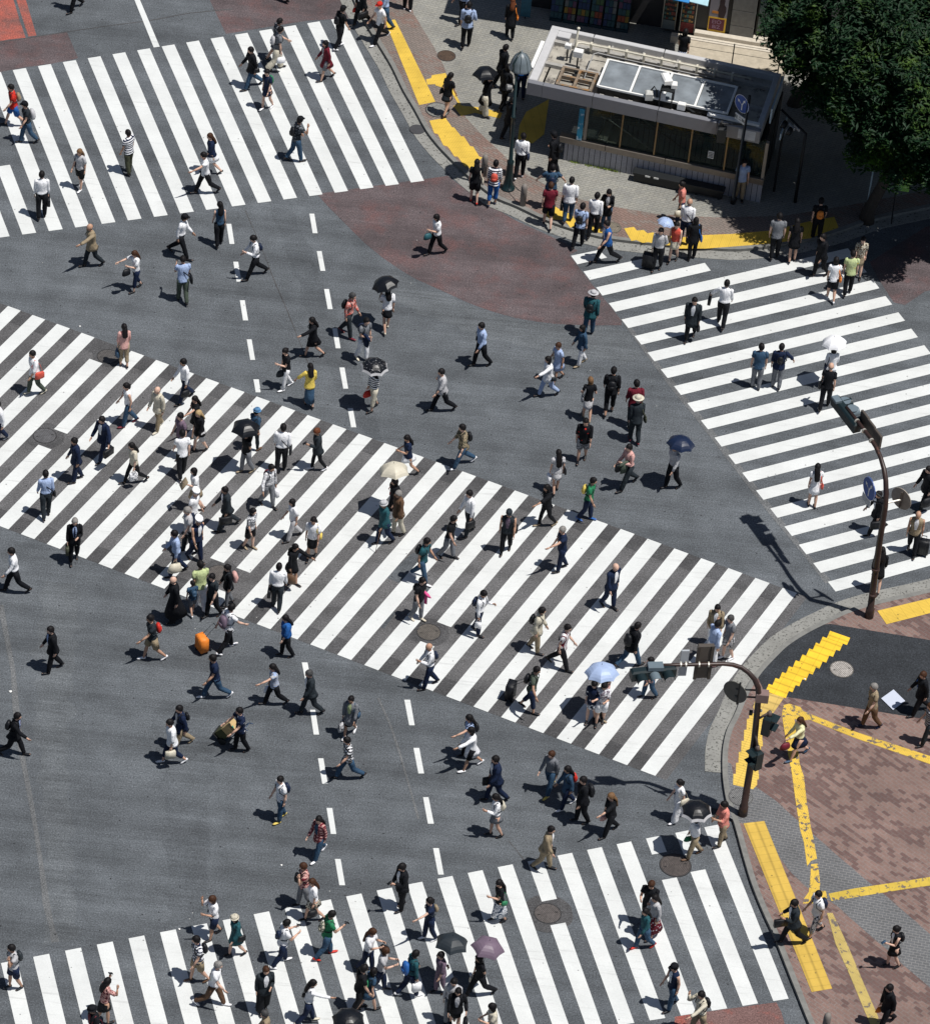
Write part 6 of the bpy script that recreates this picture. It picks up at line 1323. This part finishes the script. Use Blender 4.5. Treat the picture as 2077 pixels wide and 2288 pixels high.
PEOPLE = '''
a1 115 708 185 m 1 tee:r sh:u s nn bp:k | red T-shirt and blue shorts | striding at the left edge of the top crossing
a1 225 850 190 m 1 tee:g tr:b s:K+cap.K nn bp:w:L | dark grey T-shirt, cap and jeans | on the top crossing at far left
a1 662 1240 220 f .5 blouse:w sh:K:W l:k nn sr:N:S | pale grey blouse, black shorts and white sandals | on the top crossing
a1 1060 1100 150 m .2 tee:W#stripe~N tr:o s nd - | blue and white striped shirt and olive trousers | on the top crossing
a1 345 1443 95 m .3 shirt:W tr:K s dd br:K | white shirt and black trousers | seen from behind low on the top crossing
a1 1738 1112 185 f .7 loose:N sk:W:K l:q nn - | navy top and white skirt | on the top crossing behind a briefcase walker
a1 1690 1258 190 m 1 tee:W tr:K s on sr:K:X | white short sleeved shirt reaching forward | near the lower edge of the top crossing
a1 620 -235 200 m 1 shirt:W tr:K s ns sl:K | white shirt and black trousers | cut by the top edge left of the white line
b1 440 180 10 m .6 loose:g#check~G sh:N s nn - | dark checked top behind the cream trousers | at the far end of the top crossing
b1 445 243 5 m .7 tee:G wt:c s:K fn bp:w,hr:W | grey T-shirt and wide cream trousers | at the far end of the top crossing
b1 243 400 190 m 1 jkt:K tr:b s nn sl:K:S | black jacket and blue jeans | on the upper part of the top crossing
b1 365 590 215 f .5 tee:N ms:N:W p nn bp:e | navy top and short navy skirt | on the top crossing below the cream trousers walker
b1 605 985 10 m .7 tee:g#check~G tr:b s:K+cap.K ne bp:K | dark plaid shirt, jeans and cap | on the right part of the top crossing
b1 850 352 190 f .9 cardi:m/w sh:G b nn sr:m | maroon cardigan and grey shorts | near the kerb end of the top crossing
b1 960 82 20 m .6 tee:K tr:K:W s:K+cap.K nn bp:K | black T-shirt and black cap | leaving the top crossing at its kerb corner
b1 1140 -110 200 m 1 jkt:K/W tr:K s nn bl:K,hr:r:S | black suit walking off the kerb | cut by the top edge
b1 1295 28 200 m 1 tee:W tr:K:W x+cap.r nn - | white T-shirt and red cap | stepping off the kerb at the top
b1 1335 -85 180 m .6 shirt:B tr:b s nn - | light blue shirt | partly hidden by the red capped walker
b1 1525 -245 90 m .2 tee:g tr:K:W s dd - | dark trousers and white shoes | cut by the top edge above the tactile strip
b1 515 -330 150 m .5 jkt:K tr:K s nn hr:K | black clothes with only the feet in view | at the top edge over the brown asphalt
c1 175 55 85 m .4 loose:B tr:K s dh bp:K | pale blue shirt hanging out over black trousers | on the grey paving near the top
c1 140 -140 200 m .6 shirt:B tr:K s nn - | pale blue shirt and dark trousers | cut by the top edge near the shop
c1 530 18 100 f .4 coat:K tr:K l:R dd sr:O:S | black coat and pinkish hair | at the edge of the shop shade
c1 460 398 20 m .5 jkt:K/W tr:K s nn - | black suit beside the black hexagonal umbrella | near the street lamp
c1 485 560 20 m .4 jkt:K tr:K b nn sr:K | black jacket standing second from the lamp | behind the lamp shade
c1 618 485 100 m .3 shirt:u tr:N s dd - | bright blue shirt | hidden behind the lamp post at the station entrance
c1 330 640 340 f .4 coat:K wt:c l uu um:K:305:572:.461 | black coat and cream trousers | under a black umbrella by the lamp
b1 1843 632 30 f .4 tee:K ms:g v nn sl:g | black top and dark grey skirt | standing over the round cover in the yellow strip
c1 520 830 20 m .5 jkt:K tr:K s nn - | black clothes in the station roof shadow | right behind the lamp post
c1 615 1130 75 m .5 shirt:W tr:K:W s nn sr:N:X | white shirt and black sling bag | right of the lamp post base
c1 885 1115 160 m .4 jkt:K tr:K s:K+cap.K nh bp:K | black clothes and black cap | by the left end of the tiled station wall
c1 240 1345 95 f .3 tee:K sh:K:r l dd sr:c | black top, black shorts and red shoes | at the kerb left of the lamp
c1 392 1352 80 m .3 loose:W#stripe~N cr:u:N s dd bp:R | white and navy hoodie with blue trousers | at the kerb beside the lamp
c1 860 1385 92 m .3 tee:b tr:K s:K ss bp:N:S | grey blue T-shirt walking away | between the lamp and the tiled wall
c1 845 1530 92 m .6 tee:m sh:K s:q nn - | maroon T-shirt and black shorts | on the brown paving right of the bollard
c1 1012 1490 80 m .5 loose:W tr:b s nn bl:K | white loose shirt and jeans | on the kerb paving above the wedge of brown asphalt
c1 1097 1700 60 m .6 tee:B tr:K s nd bp:K | light blue short sleeved shirt | stepping on the kerb near the right crossing
c1 1218 1615 70 m .5 shirt:W tr:K s nn - | plain white shirt beside a light blue shirt | on the kerb near the right crossing
c1 1320 1570 255 f .4 cardi:K/w tr:b l:K ph - | black cardigan over a striped top with phone | facing the camera on the upper kerb
c2 1325 170 190 m 1 vest:u/W tr:K s nn sr:q | bright blue vest over white sleeves | stepping onto the right crossing at the kerb
c2 1745 240 250 m .4 shirt:w tr:K s un um:B#logo~N:1790:160:.30,su:K:r:side | pale grey shirt with small umbrella | at the kerb by the right crossing
d1 88 1312 180 f .5 blouse:s tr:N n nn hl:c | salmon pink blouse and navy trousers | on the pavement below the station wall
d1 122 1445 60 m .4 shirt:W tr:N x nn sr:K:S:X | white shirt with a black strap and bald head | on the pavement beside the salmon blouse
d2 40 165 240 f .4 tank:R ms:c k nn - | orange red top and beige skirt | at the kerb among a cluster of people
d2 172 150 100 f .3 jkt:K tr:K b nn sr:u | black jacket with bright blue bag | at the kerb beside the red top
sx 1529.5 75 60 f .4 tee:K ms:W#vstripe~u b nn - | black top and blue white striped skirt | on the stone terrace behind the station roof
d1 512 1150 280 m .2 tee:B tr:k s:K dd - | pale blue T-shirt and khaki trousers | leaning in the shade at the station corner
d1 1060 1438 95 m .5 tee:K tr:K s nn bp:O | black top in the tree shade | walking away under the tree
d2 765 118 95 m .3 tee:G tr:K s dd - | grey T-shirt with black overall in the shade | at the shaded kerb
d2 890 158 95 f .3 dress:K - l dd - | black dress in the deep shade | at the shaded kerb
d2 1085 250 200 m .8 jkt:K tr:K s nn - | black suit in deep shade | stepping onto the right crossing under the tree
d2 1355 268 270 f .6 blouse:c#floral~q sk:k q nn sr:q | beige patterned blouse | walking towards the camera in the tree shade
d2 1165 432 95 f .4 tee:W sh:K:W b dd sr:O:S | white T-shirt, black shorts and white shoes | at the top of the right crossing
d2 1285 385 95 m .4 tee:z#logo~y tr:K s dd - | yellow green T-shirt and black trousers | at the top of the right crossing
d2 388 592 75 m .8 shirt:W tr:K s sn bl:K | white shirt and black briefcase swinging | on the upper right crossing
d2 165 695 255 m .6 cardi:g/W tr:K s nn hl:K:S | dark grey long cardigan over white | on the upper right crossing
d2 635 1040 90 m .2 tee:b tr:G:g s:K dd - | slate blue T-shirt and grey trousers | left of a pair on the right crossing
d2 778 1045 88 m .2 loose:N tr:G:K s:K ds bp:K:S | navy sweater and grey trousers | right of a pair on the right crossing
d2 1150 1060 100 f .4 loose:W tr:W b un um:W:1150:980:.42,sl:N | white clothes | under a white parasol on the right crossing
d2 1125 1180 75 m .6 tee:K tr:K x nn sl:K | black T-shirt and bald head | on the right crossing above the signal arm
a2 757 202 195 m .9 jkt:k tr:g x on sr:K | beige jacket and dark trousers, bald | on the asphalt below the top crossing
a2 1118 425 200 f .5 blouse:W cr:N l:q po hl:K | white top and navy cropped trousers | on the asphalt between crossings
a2 1487 118 345 m 1 shirt:W tr:K s:K+cap.K nn - | white shirt, dark tie and black cap | on the asphalt between crossings
a2 1502 490 110 m .5 tee:B tr:v s pn sr:K:L:X,ph | light blue shirt and grey green trousers | on the asphalt between crossings
a2 1803 45 110 f .4 tank:b tr:K l nn - | denim blue top and black trousers | at the start of the left dashed line
b2 268 292 190 m 1 shirt:W tr:K s pn bp:N:S | white shirt and black trousers holding an orange | beside the left dashed line
b2 1757 122 200 f .8 blouse:W tr:K b pn hl:t | white blouse and black trousers | crossing the brown asphalt wedge
b2 1033 768 340 m .6 shirt:p#floral~R tr:g:m s:g nn bp:K | pale pink patterned shirt | walking right near the right dashed line
b2 1348 735 110 f .6 blouse:W ms:K:c l pn um:K:1305:648:.46,hl:k | white blouse and black skirt | under a plain black umbrella
b2 742 968 190 f .8 jkt:K sk:K l on sr:K | black suit jacket and black skirt | walking left between the dashed lines
b2 1155 975 320 m .4 tee:G tr:W:c s dc bp:N,jk:N:r | grey blue polo shirt and white trousers | beside the right dashed line
b2 522 1225 195 f .6 tee:K lg:W:W p pn hr:g | black T-shirt and white leggings | near the diagonal crossing and left dashes
b2 712 1368 110 f .5 loose:y ls:b l sn - | yellow top and long blue skirt | between the dashed lines
b2 1240 1385 200 f .6 shirt:W#stripe~K cr:c b un um:K#dots~w:1235:1325:.46:w,hr:r | black and white striped shirt | under a dotted umbrella
b2 1803 1385 190 m .9 loose:w tr:K s nn sr:O:S | pale grey shirt and black trousers | walking left above the diagonal crossing
a2 1020 1045 110 f .3 loose:p cr:k l nn hl:b | pale pink long top and khaki trousers | beside the bronze manhole
a2 287 1243 195 m .8 loose:W tr:v:c s nn sl:R:L | whitish hoodie with large red tote | on the diagonal crossing near the left edge
a2 0 1655 195 m .8 shirt:W tr:N:G s nn hr:G | white shirt cut by the left edge | on the diagonal crossing
a2 1520 1303 200 m .9 shirt:W tr:N s nn hl:K | white shirt and navy trousers | at the upper edge of the diagonal crossing
a2 1055 1508 190 f .7 tank:W tr:b:m p nn sr:m:S | white top, dark apron and jeans | on the diagonal crossing
a2 1303 1538 210 m .7 jkt:c tr:k:c x nn - | cream jacket and beige trousers | on the diagonal crossing
a2 1612 1615 195 f .6 dress:K - l on sr:m:S | black dress with maroon bag | behind the long fair hair on the diagonal crossing
a3 1640 85 205 f .5 jkt:K sh:w l:y nn - | black top and pale shorts, long fair hair | on the diagonal crossing
a3 1490 110 200 m .4 tee:l tr:g s nn - | faded purple T-shirt | next to the long fair hair on the diagonal crossing
a3 1497 265 110 m .6 tee:W tr:K s nn - | white short sleeved shirt and black wide trousers | on the diagonal crossing
a3 852 122 215 m 1 jkt:N/W tr:N s sn bl:K | navy suit striding with open jacket | on the diagonal crossing
a3 628 315 190 m .5 jkt:N tr:N s nn sr:K:S | loose navy suit | on the diagonal crossing right of the grey manhole
a3 1102 342 195 f 1 blouse:c lg:K l nn pl:W#floral~G | beige top and black leggings with patterned bag | on the diagonal crossing
a3 380 598 110 m .5 shirt:B tr:g s nn sr:K:S:X | light blue shirt with black strap | low on the diagonal crossing
a3 612 962 275 m .4 jkt:K/B/N tr:K s:G cn pr:o | black suit with blue shirt and grey hair | at the lower edge of the diagonal crossing
a3 1605 560 190 f .5 blouse:W sk:k b cn en:k | white top and beige skirt holding an envelope | above the police officers
a3 1585 735 340 m .4 tee:W tr:N x+pol.W nn - | police uniform with white peaked cap | upper officer on the diagonal crossing
a3 1552 880 190 m .5 tee:w tr:g s:G nn sr:K | pale shirt and grey hair | between the two police officers
a3 1612 955 320 m .8 vest:N/W tr:N x+pol.W nn - | police uniform with white cap and navy vest | lower officer at the crossing edge
a3 1450 1065 190 m .9 shirt:B tr:N s nn hl:c:L | light blue shirt and white tote | left of the lower police officer
a3 122 1205 185 m 1 shirt:W tr:K s nn hr:W | white shirt and black trousers | on the asphalt left below the diagonal crossing
a3 1647 1340 120 m .7 tee:z wt:W:W s nn - | pale green T-shirt and white trousers | just below the police officers
a3 1580 1495 120 c .5 tee:b sh:G:W s dd bp:b | small blue top | child beside the green T-shirt walker
a3 1437 1452 190 m .4 robe:K/W wt:K x nn - | long black robe | below the diagonal crossing near the child
a3 1750 1420 210 m .6 tee:g tr:K s nn sr:W:S | dark grey T-shirt with white bag | below the child on the asphalt
a4 1255 108 190 m 1 tee:g sh:k:W s fn bp:r | dark grey T-shirt and khaki shorts | left of the orange suitcase
b3 195 255 200 f .5 tee:K tr:G:k l un um:K:180:178:.471 | black top and grey trousers | under a black umbrella on the diagonal crossing
b3 258 82 30 f .5 loose:b lg:g:q s:K+bucket.C nn bp:N:S | denim shirt and blue hat | next to the black umbrella on the diagonal crossing
b3 485 218 80 m .5 shirt:W tr:K s nn sr:K:L:X | white shirt carrying a large black bag | in the middle of the diagonal crossing
b3 780 235 190 f .7 jkt:g lg:K:W n:R pn ph | dark green jacket and red brown bun | on the diagonal crossing
b3 377 522 320 m .7 shirt:w#check~W tr:G s ns bp:m:S,pl:W | pale checked shirt with white carrier bags | in the middle of the diagonal crossing
b3 35 703 190 m 1 jkt:g/W tr:g s nn bl:K | dark green suit with briefcase | on the diagonal crossing behind the officers
b3 227 888 330 f .3 blouse:G#floral~W sh:K:k b nn - | grey patterned blouse and black shorts | on the diagonal crossing
b3 580 808 195 f .9 blouse:W tr:w b nn sr:c:S | white blouse and pale grey trousers | on the diagonal crossing
b3 738 955 250 f .4 blouse:W sk:K:K l nn sl:y:S | white blouse, black skirt and beige bag | facing the camera on the diagonal crossing
b3 570 1175 330 f .7 cardi:K ms:K v on hr:q:L | black long cardigan with huge brown bag | on the diagonal crossing
b3 450 1358 80 m .5 shirt:W tr:g s nn bl:K | white shirt and dark bag | at the lower edge of the diagonal crossing
b3 1520 285 190 f .8 tee:N ms:W l ph sr:W:L | navy top with large white bag and skirt | behind the cream parasol
b3 1412 645 200 f .4 coat:K wt:W b nu um:c:1390:515:.501,sr:r:S | black top and white trousers | under the cream parasol
b3 1328 822 200 m .6 jkt:t tr:N s:K+bucket.w nn cane | dark teal jacket and grey cap | leaning on a cane on the diagonal crossing
b3 1443 745 200 m .4 jkt:q tr:c s:G nn - | brown jacket and cream trousers | beside the walker with the cane
b3 1640 1122 340 m 1 tee:t tr:b:W s nn bp:K | teal short sleeved shirt and jeans | on the diagonal crossing
b3 1608 1452 330 m .4 tee:K tr:G:c s nn bp:K:S,jk:P | black T-shirt and grey jeans with pink towel | above the ribbed manhole
b3 45 1352 190 f .5 jkt:K lg:G p nn bp:p:L | black jacket with pale pink backpack | below the police officers
b4 45 30 20 m .8 tee:W tr:K:W s bf bp:l:L,su:O:l | white T-shirt with striped backpack | pulling the orange suitcase
c3 145 190 190 m 1 loose:k#camo~o tr:b:W s sn bp:K | khaki hoodie and jeans | above the diagonal crossing
c3 1130 147 260 m .5 loose:K#logo~r sh:G#camo~w s nn - | black sweatshirt and patterned shorts | on the asphalt in the centre right
c3 910 428 110 f .4 tee:w ms:w v nn sr:K,pl:W | grey top with white paper bag and long hair | above the edge of the diagonal crossing
c3 830 690 195 f .7 loose:K lg:K:k b on sr:K:S | all black loose clothes | stepping on the upper edge of the diagonal crossing
c3 1170 637 345 m .6 tee:e tr:N:u s nn bp:y | bright green T-shirt and blue shoes | at the upper edge of the diagonal crossing
c3 1505 352 200 m .9 shirt:p tr:g s cn jk:v,bl:K:S | pale pink shirt and dark trousers | on the asphalt near the navy umbrella
d3 35 310 200 m .5 shirt:w tr:K s nu um:N:70:262:.46 | pale grey shirt | under the navy umbrella
c3 195 740 200 m .5 shirt:W/W/N tr:g s nn bl:K:S | white shirt, necktie and dark trousers | on the diagonal crossing near its middle
c3 505 892 255 m .4 vest:g/l tr:K s:g+cap.g nn sl:K | dark grey vest over purple sleeves | facing the camera on the diagonal crossing
b3 1860 945 340 m .6 tee:K tr:G s nn sl:K:S | black T-shirt and grey trousers | on the diagonal crossing beside a necktie walker
c3 955 1040 190 m .5 tee:N tr:N s:G on sr:g | navy T-shirt and dark jeans, grey hair | on the diagonal crossing
c3 1357 1335 320 m .5 jkt:N/W tr:N x nn - | navy suit and bald head | on the right half of the diagonal crossing
c3 275 1562 340 m .4 shirt:W tr:N s pn bp:N,pr:W:S | white shirt holding a white bag in front | on the diagonal crossing
c4 750 52 345 m .5 jkt:c tr:k:K s nn bp:K | cream jacket and khaki trousers | on the diagonal crossing
c4 955 182 345 m 1 tee:m#vstripe~W tr:K s nn sl:K | black, red and white shirt | on the diagonal crossing
c4 1530 178 20 m 1 jkt:K tr:b s nn bp:K:L | black hooded jacket with very large backpack | on the diagonal crossing
c4 705 535 345 m .8 tee:v#logo~W cr:N:K s bs bp:K,su:K:l | dark green printed T-shirt | pulling a black suitcase
c4 1290 620 330 f .6 blouse:p tr:K:k b un um:B:1258:515:.52 | pale pink blouse | under the light blue umbrella
c4 1202 648 250 f .3 loose:N#logo~W ms:W#floral~N:K s pn - | navy and white top | left one under the light blue umbrella
c4 1280 660 260 f .3 blouse:W#floral~l sh:W:K b pn - | white patterned blouse and black boots | in front of the light blue umbrella
c4 1675 460 195 f .7 loose:p tr:b s nn sr:q | pale pink top and jeans | behind the signal heads over the crossing
c2 1183 770 65 m .5 jkt:t tr:b s:K+sun.w nn bp:K | dark green jacket and wide grey hat | below the brown asphalt wedge
c2 1115 1038 195 f .6 jkt:b tr:W:k b nn sr:K:S | denim jacket and white trousers | right of centre on the asphalt
c2 920 1175 200 f .7 dress:B - s:q nn sr:c | pale blue sleeveless dress | right of centre on the asphalt
c2 840 1285 195 f .8 jkt:W tr:B:K b on sl:g:S | white jacket and light jeans | right of centre on the asphalt
c2 295 1012 195 m .9 shirt:B tr:K s nn sr:g | light blue shirt and black trousers | in the centre of the asphalt
c2 1167 1480 95 f .4 tee:K sk:w:k b:k hh sl:G | black top and pale wrap skirt, light brown hair | near the straw hats
c2 1355 1398 85 m .5 loose:K cr:K:K s nn bp:K#logo~r | black cape like top and cropped trousers | right of centre on the asphalt
c2 1545 1505 100 m .3 loose:m tr:g s nn - | dull red shirt | behind the straw hat
c2 1560 1632 110 m .4 jkt:g tr:g:m s:G+sun.c nn sr:o | dark jacket and straw hat | on the asphalt at centre right
d3 1035 465 100 f .2 dress:W - v nn sr:R:S | white dress with long dark hair | on the right crossing near its left edge
d3 1485 642 190 m 1 jkt:K/W tr:K s nn bl:K | black suit behind the far signal pole | on the right crossing
d3 1748 782 260 m .6 vest:k/W tr:K x nd su:K:l:side | beige vest over white shirt, bald | with a black suitcase on the right crossing
d3 1835 465 200 m .8 jkt:K tr:K s nn hl:K:L | black jacket with round black bag | cut by the right edge of the crossing
d3 1490 1062 85 f .5 cardi:K ms:K l nn - | black cardigan and short black skirt | behind the far signal pole base
d3 325 1450 260 f .3 jkt:k/W tr:W q nn sl:K | beige cardigan over white, long hair | at kerb end of diagonal crossing
d4 312 148 20 m .4 shirt:B tr:W:p s en - | light blue shirt and white trousers on the phone | at the kerb end of the diagonal crossing
d4 428 102 200 m .3 tee:G sh:w#floral~g:W s:g nn - | grey T-shirt and patterned shorts | at the kerb end of the diagonal crossing
a4 437 208 190 m .6 jkt:K/B tr:K s nn sr:K | black suit and shoulder bag | alone on the wide asphalt at left
a4 118 905 350 m 1 jkt:K/B/l tr:K s:K nf bp:K | black suit walking right with pale tie | at the left edge of the lower asphalt
a4 1492 845 195 m .9 jkt:N/w tr:k:k s nn bp:K:S | navy and white sweater with khaki trousers | behind the white shirt carrying a beige case
a4 1415 962 190 m 1 loose:W cr:N:W s nn bl:c:S | long white shirt and beige flat case | on the lower left asphalt
b4 148 872 195 m .4 tee:N#logo~W tr:K s ff - | navy and white shirt | pushing the trolley of cartons
a4 1768 428 190 m 1 tee:N tr:b:W s nn - | navy T-shirt, jeans and white shoes | below the orange suitcase
b4 425 508 190 f 1 tee:w#stripe~B tr:K:K l on hr:W | off shoulder grey top and black trousers | reaching forward on the asphalt
b4 722 560 190 m 1 jkt:g/W tr:g s:g nn - | dark green suit | beside the left dashed line below the crossing
b4 522 118 190 f .4 poncho:u tr:K l nn - | bright blue shawl and black trousers | at the lower edge of the diagonal crossing
b4 1048 768 240 f .6 cardi:G/z sk:K:W s nn hr:w#floral~g:L,sl:b:S | grey cardigan and lime scarf | with a big patterned bag
b4 1035 1100 190 m 1 tee:K#check~W tr:b s nn sr:o:X | black and white checked shirt and jeans | below the lime scarf walker
b4 480 1435 200 m .4 tee:W tr:b:y s nn bp:N | white T-shirt, jeans and navy backpack | on the lower asphalt
b4 1700 345 190 m .8 shirt:W tr:N x pn bp:N:S | white shirt and bald head on the crossing | by the ribbed manhole
b5 795 145 215 f .9 jkt:m#check~p/b tr:b:W l nn - | plaid open shirt and jeans | beside the left dashed line near the bottom crossing
b5 672 540 190 m .5 tee:p#check~m tr:G s:q en fp:K | red plaid shirt with black front bag | above the bottom crossing
b5 745 665 195 f .7 blouse:W ms:K#floral~c l:q nn hl:K | white blouse and floral skirt | entering the bottom crossing
b5 1475 545 200 m .3 jkt:K/W tr:K s pn ph | black suit looking at a phone | at the upper edge of the bottom crossing
b5 1700 825 195 f .4 tee:N tr:N:W p on bp:k:S | navy T-shirt and navy trousers with beige backpack | on the bottom crossing
a5 1758 805 200 f .8 blouse:W sh:N b:q pe sr:N | white blouse and navy shorts | at the upper edge of the bottom crossing
b5 110 960 200 f .8 cardi:t sk:v b:K+bucket.c nn sl:K | dark green cardigan and cream hat | on the bottom crossing
b5 492 1012 15 m .6 tee:W tr:N:W s pp bp:N:S,ph | white T-shirt and slim navy backpack | looking at a phone on the bottom crossing
b5 858 938 10 m .6 tee:e tr:b:r s np bp:v#camo~c,ph | green T-shirt with camouflage backpack | on the bottom crossing
b5 1195 1072 340 f .6 blouse:W tr:N v:q pp hl:K | white blouse and very long brown hair | on the bottom crossing
b5 1298 1232 350 f .6 tee:w tr:N:K b:q pp - | pale T-shirt with black straps | on the bottom crossing right of a long haired walker
b5 1545 1262 15 m .9 shirt:t tr:N:W s nn bp:u:L,pr:W | teal shirt with large blue backpack | on the bottom crossing
b5 1205 1408 20 f .7 dress:b - b:K nn bp:e | denim dress and green backpack | on the bottom crossing
b5 1125 1382 10 m .4 tee:K tr:K s nn - | black T-shirt hidden behind the denim dress | on the bottom crossing
b5 340 1382 290 m .3 jkt:g/W wt:K s:q cn - | black suit facing the camera | on the lower part of the bottom crossing
b5 705 1500 5 f .8 shirt:W tr:N:c l no sl:K:S | white shirt, navy trousers and black hair | at the bottom of the bottom crossing
b5 355 1752 180 f .4 shirt:k tr:k s:g nn - | beige shirt cut by the bottom edge | on the bottom crossing
b5 1035 1850 200 f .4 tee:K sk:K b un um:K:1020:1770:.46 | black top | under a black umbrella at the bottom edge
b5 1790 1268 200 f .4 loose:l tr:l s nu um:g:1870:1130:.491 | dull mauve clothes | under the dark grey umbrella by the purple one
c5 285 1275 195 f 1 tee:K tr:K b un um:l:340:1170:.481,pr:c:S | black top and wide stride | under the purple umbrella
c5 440 680 195 f .5 tee:K ls:W#floral~b v pn sl:e:S | black top, patterned skirt and very long hair | on the bottom crossing
c5 822 235 345 m .7 jkt:k/W tr:k s nn bl:K:S | brown grey suit | entering the bottom crossing by the broken stripe
c4 412 1580 190 f .5 shirt:W ms:G l pn bp:c | white shirt, grey skirt and cream backpack | above the bottom crossing
c4 1125 1440 190 m .4 jkt:K tr:K s nn bp:K:L | black suit with big black backpack | above the bottom crossing at right
c4 1355 1562 200 f 1 loose:K tr:K v:k on hr:p:S | black top and very long light brown hair | above the bottom crossing at right
c4 862 1215 220 m .9 shirt:G tr:b:y s:q nn - | grey shirt, jeans and tan boots | walking left below the diagonal crossing
c4 1000 1345 195 f .7 jkt:b tr:N:W l nn bp:r | denim jacket and pink red backpack | below the diagonal crossing
c4 415 1262 190 m .9 jkt:N/W tr:N s nn br:K | dark navy suit with swinging briefcase | below the diagonal crossing
c4 195 932 190 f .7 tee:B tr:K l on bp:K | light blue top with arm stretched out | below the diagonal crossing edge
c4 215 1025 190 f .9 cardi:W sh:K:W b on - | white cardigan and black shorts | beside the stretched arm walker
c5 1670 680 240 m .3 tee:K tr:K s:q pp - | black T-shirt and brown hair | back one of three on the bottom crossing
c5 1712 800 200 f .4 shirt:w ls:m#dots~W l nn sr:t | pale shirt and maroon dotted skirt | middle one of three on the bottom crossing
c5 1635 905 200 f .9 shirt:t tr:b:r l nn - | teal shirt, jeans and pink red shoes | front one of three on the bottom crossing
c5 55 1475 250 m .4 shirt:w tr:G s nn - | pale grey shirt partly hidden | left of a black jacket at the bottom
c5 85 1555 270 f .4 jkt:K/w ms:K b:K hn hl:K | black jacket facing the camera | at the bottom of the bottom crossing
c5 385 1690 190 f .4 blouse:c tr:c b ph sr:c | cream blouse and black bob hair | at the bottom edge of the bottom crossing
d5 35 1180 200 m .5 vest:N/W tr:b s:K+cap.K nn - | navy vest over white and dark jeans | low on the bottom crossing at right
d5 228 1372 200 m .7 shirt:c tr:k s:K oe bp:K | cream shirt and khaki trousers reaching out | at the red asphalt below the bottom crossing
d4 72 1262 200 f .8 tee:W wt:W:W p nn sl:c:L | white T-shirt with ponytail | behind the scalloped umbrella
d5 185 125 190 f .8 shirt:W tr:k:q b un um:K:175:48:.48:w,hr:e:S | white shirt and khaki trousers | under the black umbrella with pale rim
d5 388 30 195 m .5 loose:s tr:k s pn - | salmon pink shirt and khaki trousers | at the kerb by the nearer signal pole
d4 1450 582 190 m .7 tee:k tr:q:N s:G nn sr:K:S:X | beige shirt and brown trousers, grey hair | on the fresh black asphalt
d4 930 815 195 f .9 shirt:Y sk:N:b l:q on hl:m | pale yellow cardigan and navy skirt | on the brick paving left of centre
d5 893 720 190 m .9 jkt:g/W tr:K s ph bl:K | charcoal suit on the yellow panel | on the brick paving
d5 1057 662 195 m .7 tee:W cr:w#camo~N s nn bp:N | white T-shirt and patterned trousers | where the tactile lines meet
d5 1605 915 195 f .4 vest:K/W sk:K:K p pn bp:K,ph:b | white shirt, black vest and black skirt | on the lower right brick paving
d5 1562 1320 200 m .8 jkt:K tr:K s nn hr:O:S | black jacket with orange bag | at the bottom right on brick
d4 1800 495 190 m .8 jkt:K tr:K s:q nn sr:u:S | black jacket by the white board | cut by the right edge with a bright blue bag
d4 1850 720 190 f .6 tee:K#stripe~w tr:g s:q nn - | black striped top | cut by the right edge on the brick paving
a5 115 1208 200 m .4 tee:w sh:N:g s:K en bp:g | pale grey T-shirt and dark backpack | at the left end of the bottom crossing
a5 862 1495 20 f .4 blouse:p#floral~m sk:K l ee ph | pink patterned blouse and black skirt | photographing on the bottom crossing
a5 780 1705 200 m .6 jkt:K/m tr:K s:K+bucket.K nn sl:m | black jacket and black hat | at the bottom edge left of centre
a5 1628 1135 195 m .5 tee:N#check~W sh:k:q s:K nn bp:K | navy plaid shirt and tan shorts | at left on the bottom crossing
a5 1755 1335 350 m 1 tee:W#logo~z tr:q:W s:G nn sl:K:S | white and green T-shirt with grey hair | at left on the bottom crossing
'''
for ln in PEOPLE.strip().splitlines():
    a, desc, place = [s_.strip() for s_ in ln.split('|')]
    a = a.split(); t = None if a[0] == 'sx' else a[0]
    it = a[10] if len(a) > 10 else '-'
    if it == '-': it = ''
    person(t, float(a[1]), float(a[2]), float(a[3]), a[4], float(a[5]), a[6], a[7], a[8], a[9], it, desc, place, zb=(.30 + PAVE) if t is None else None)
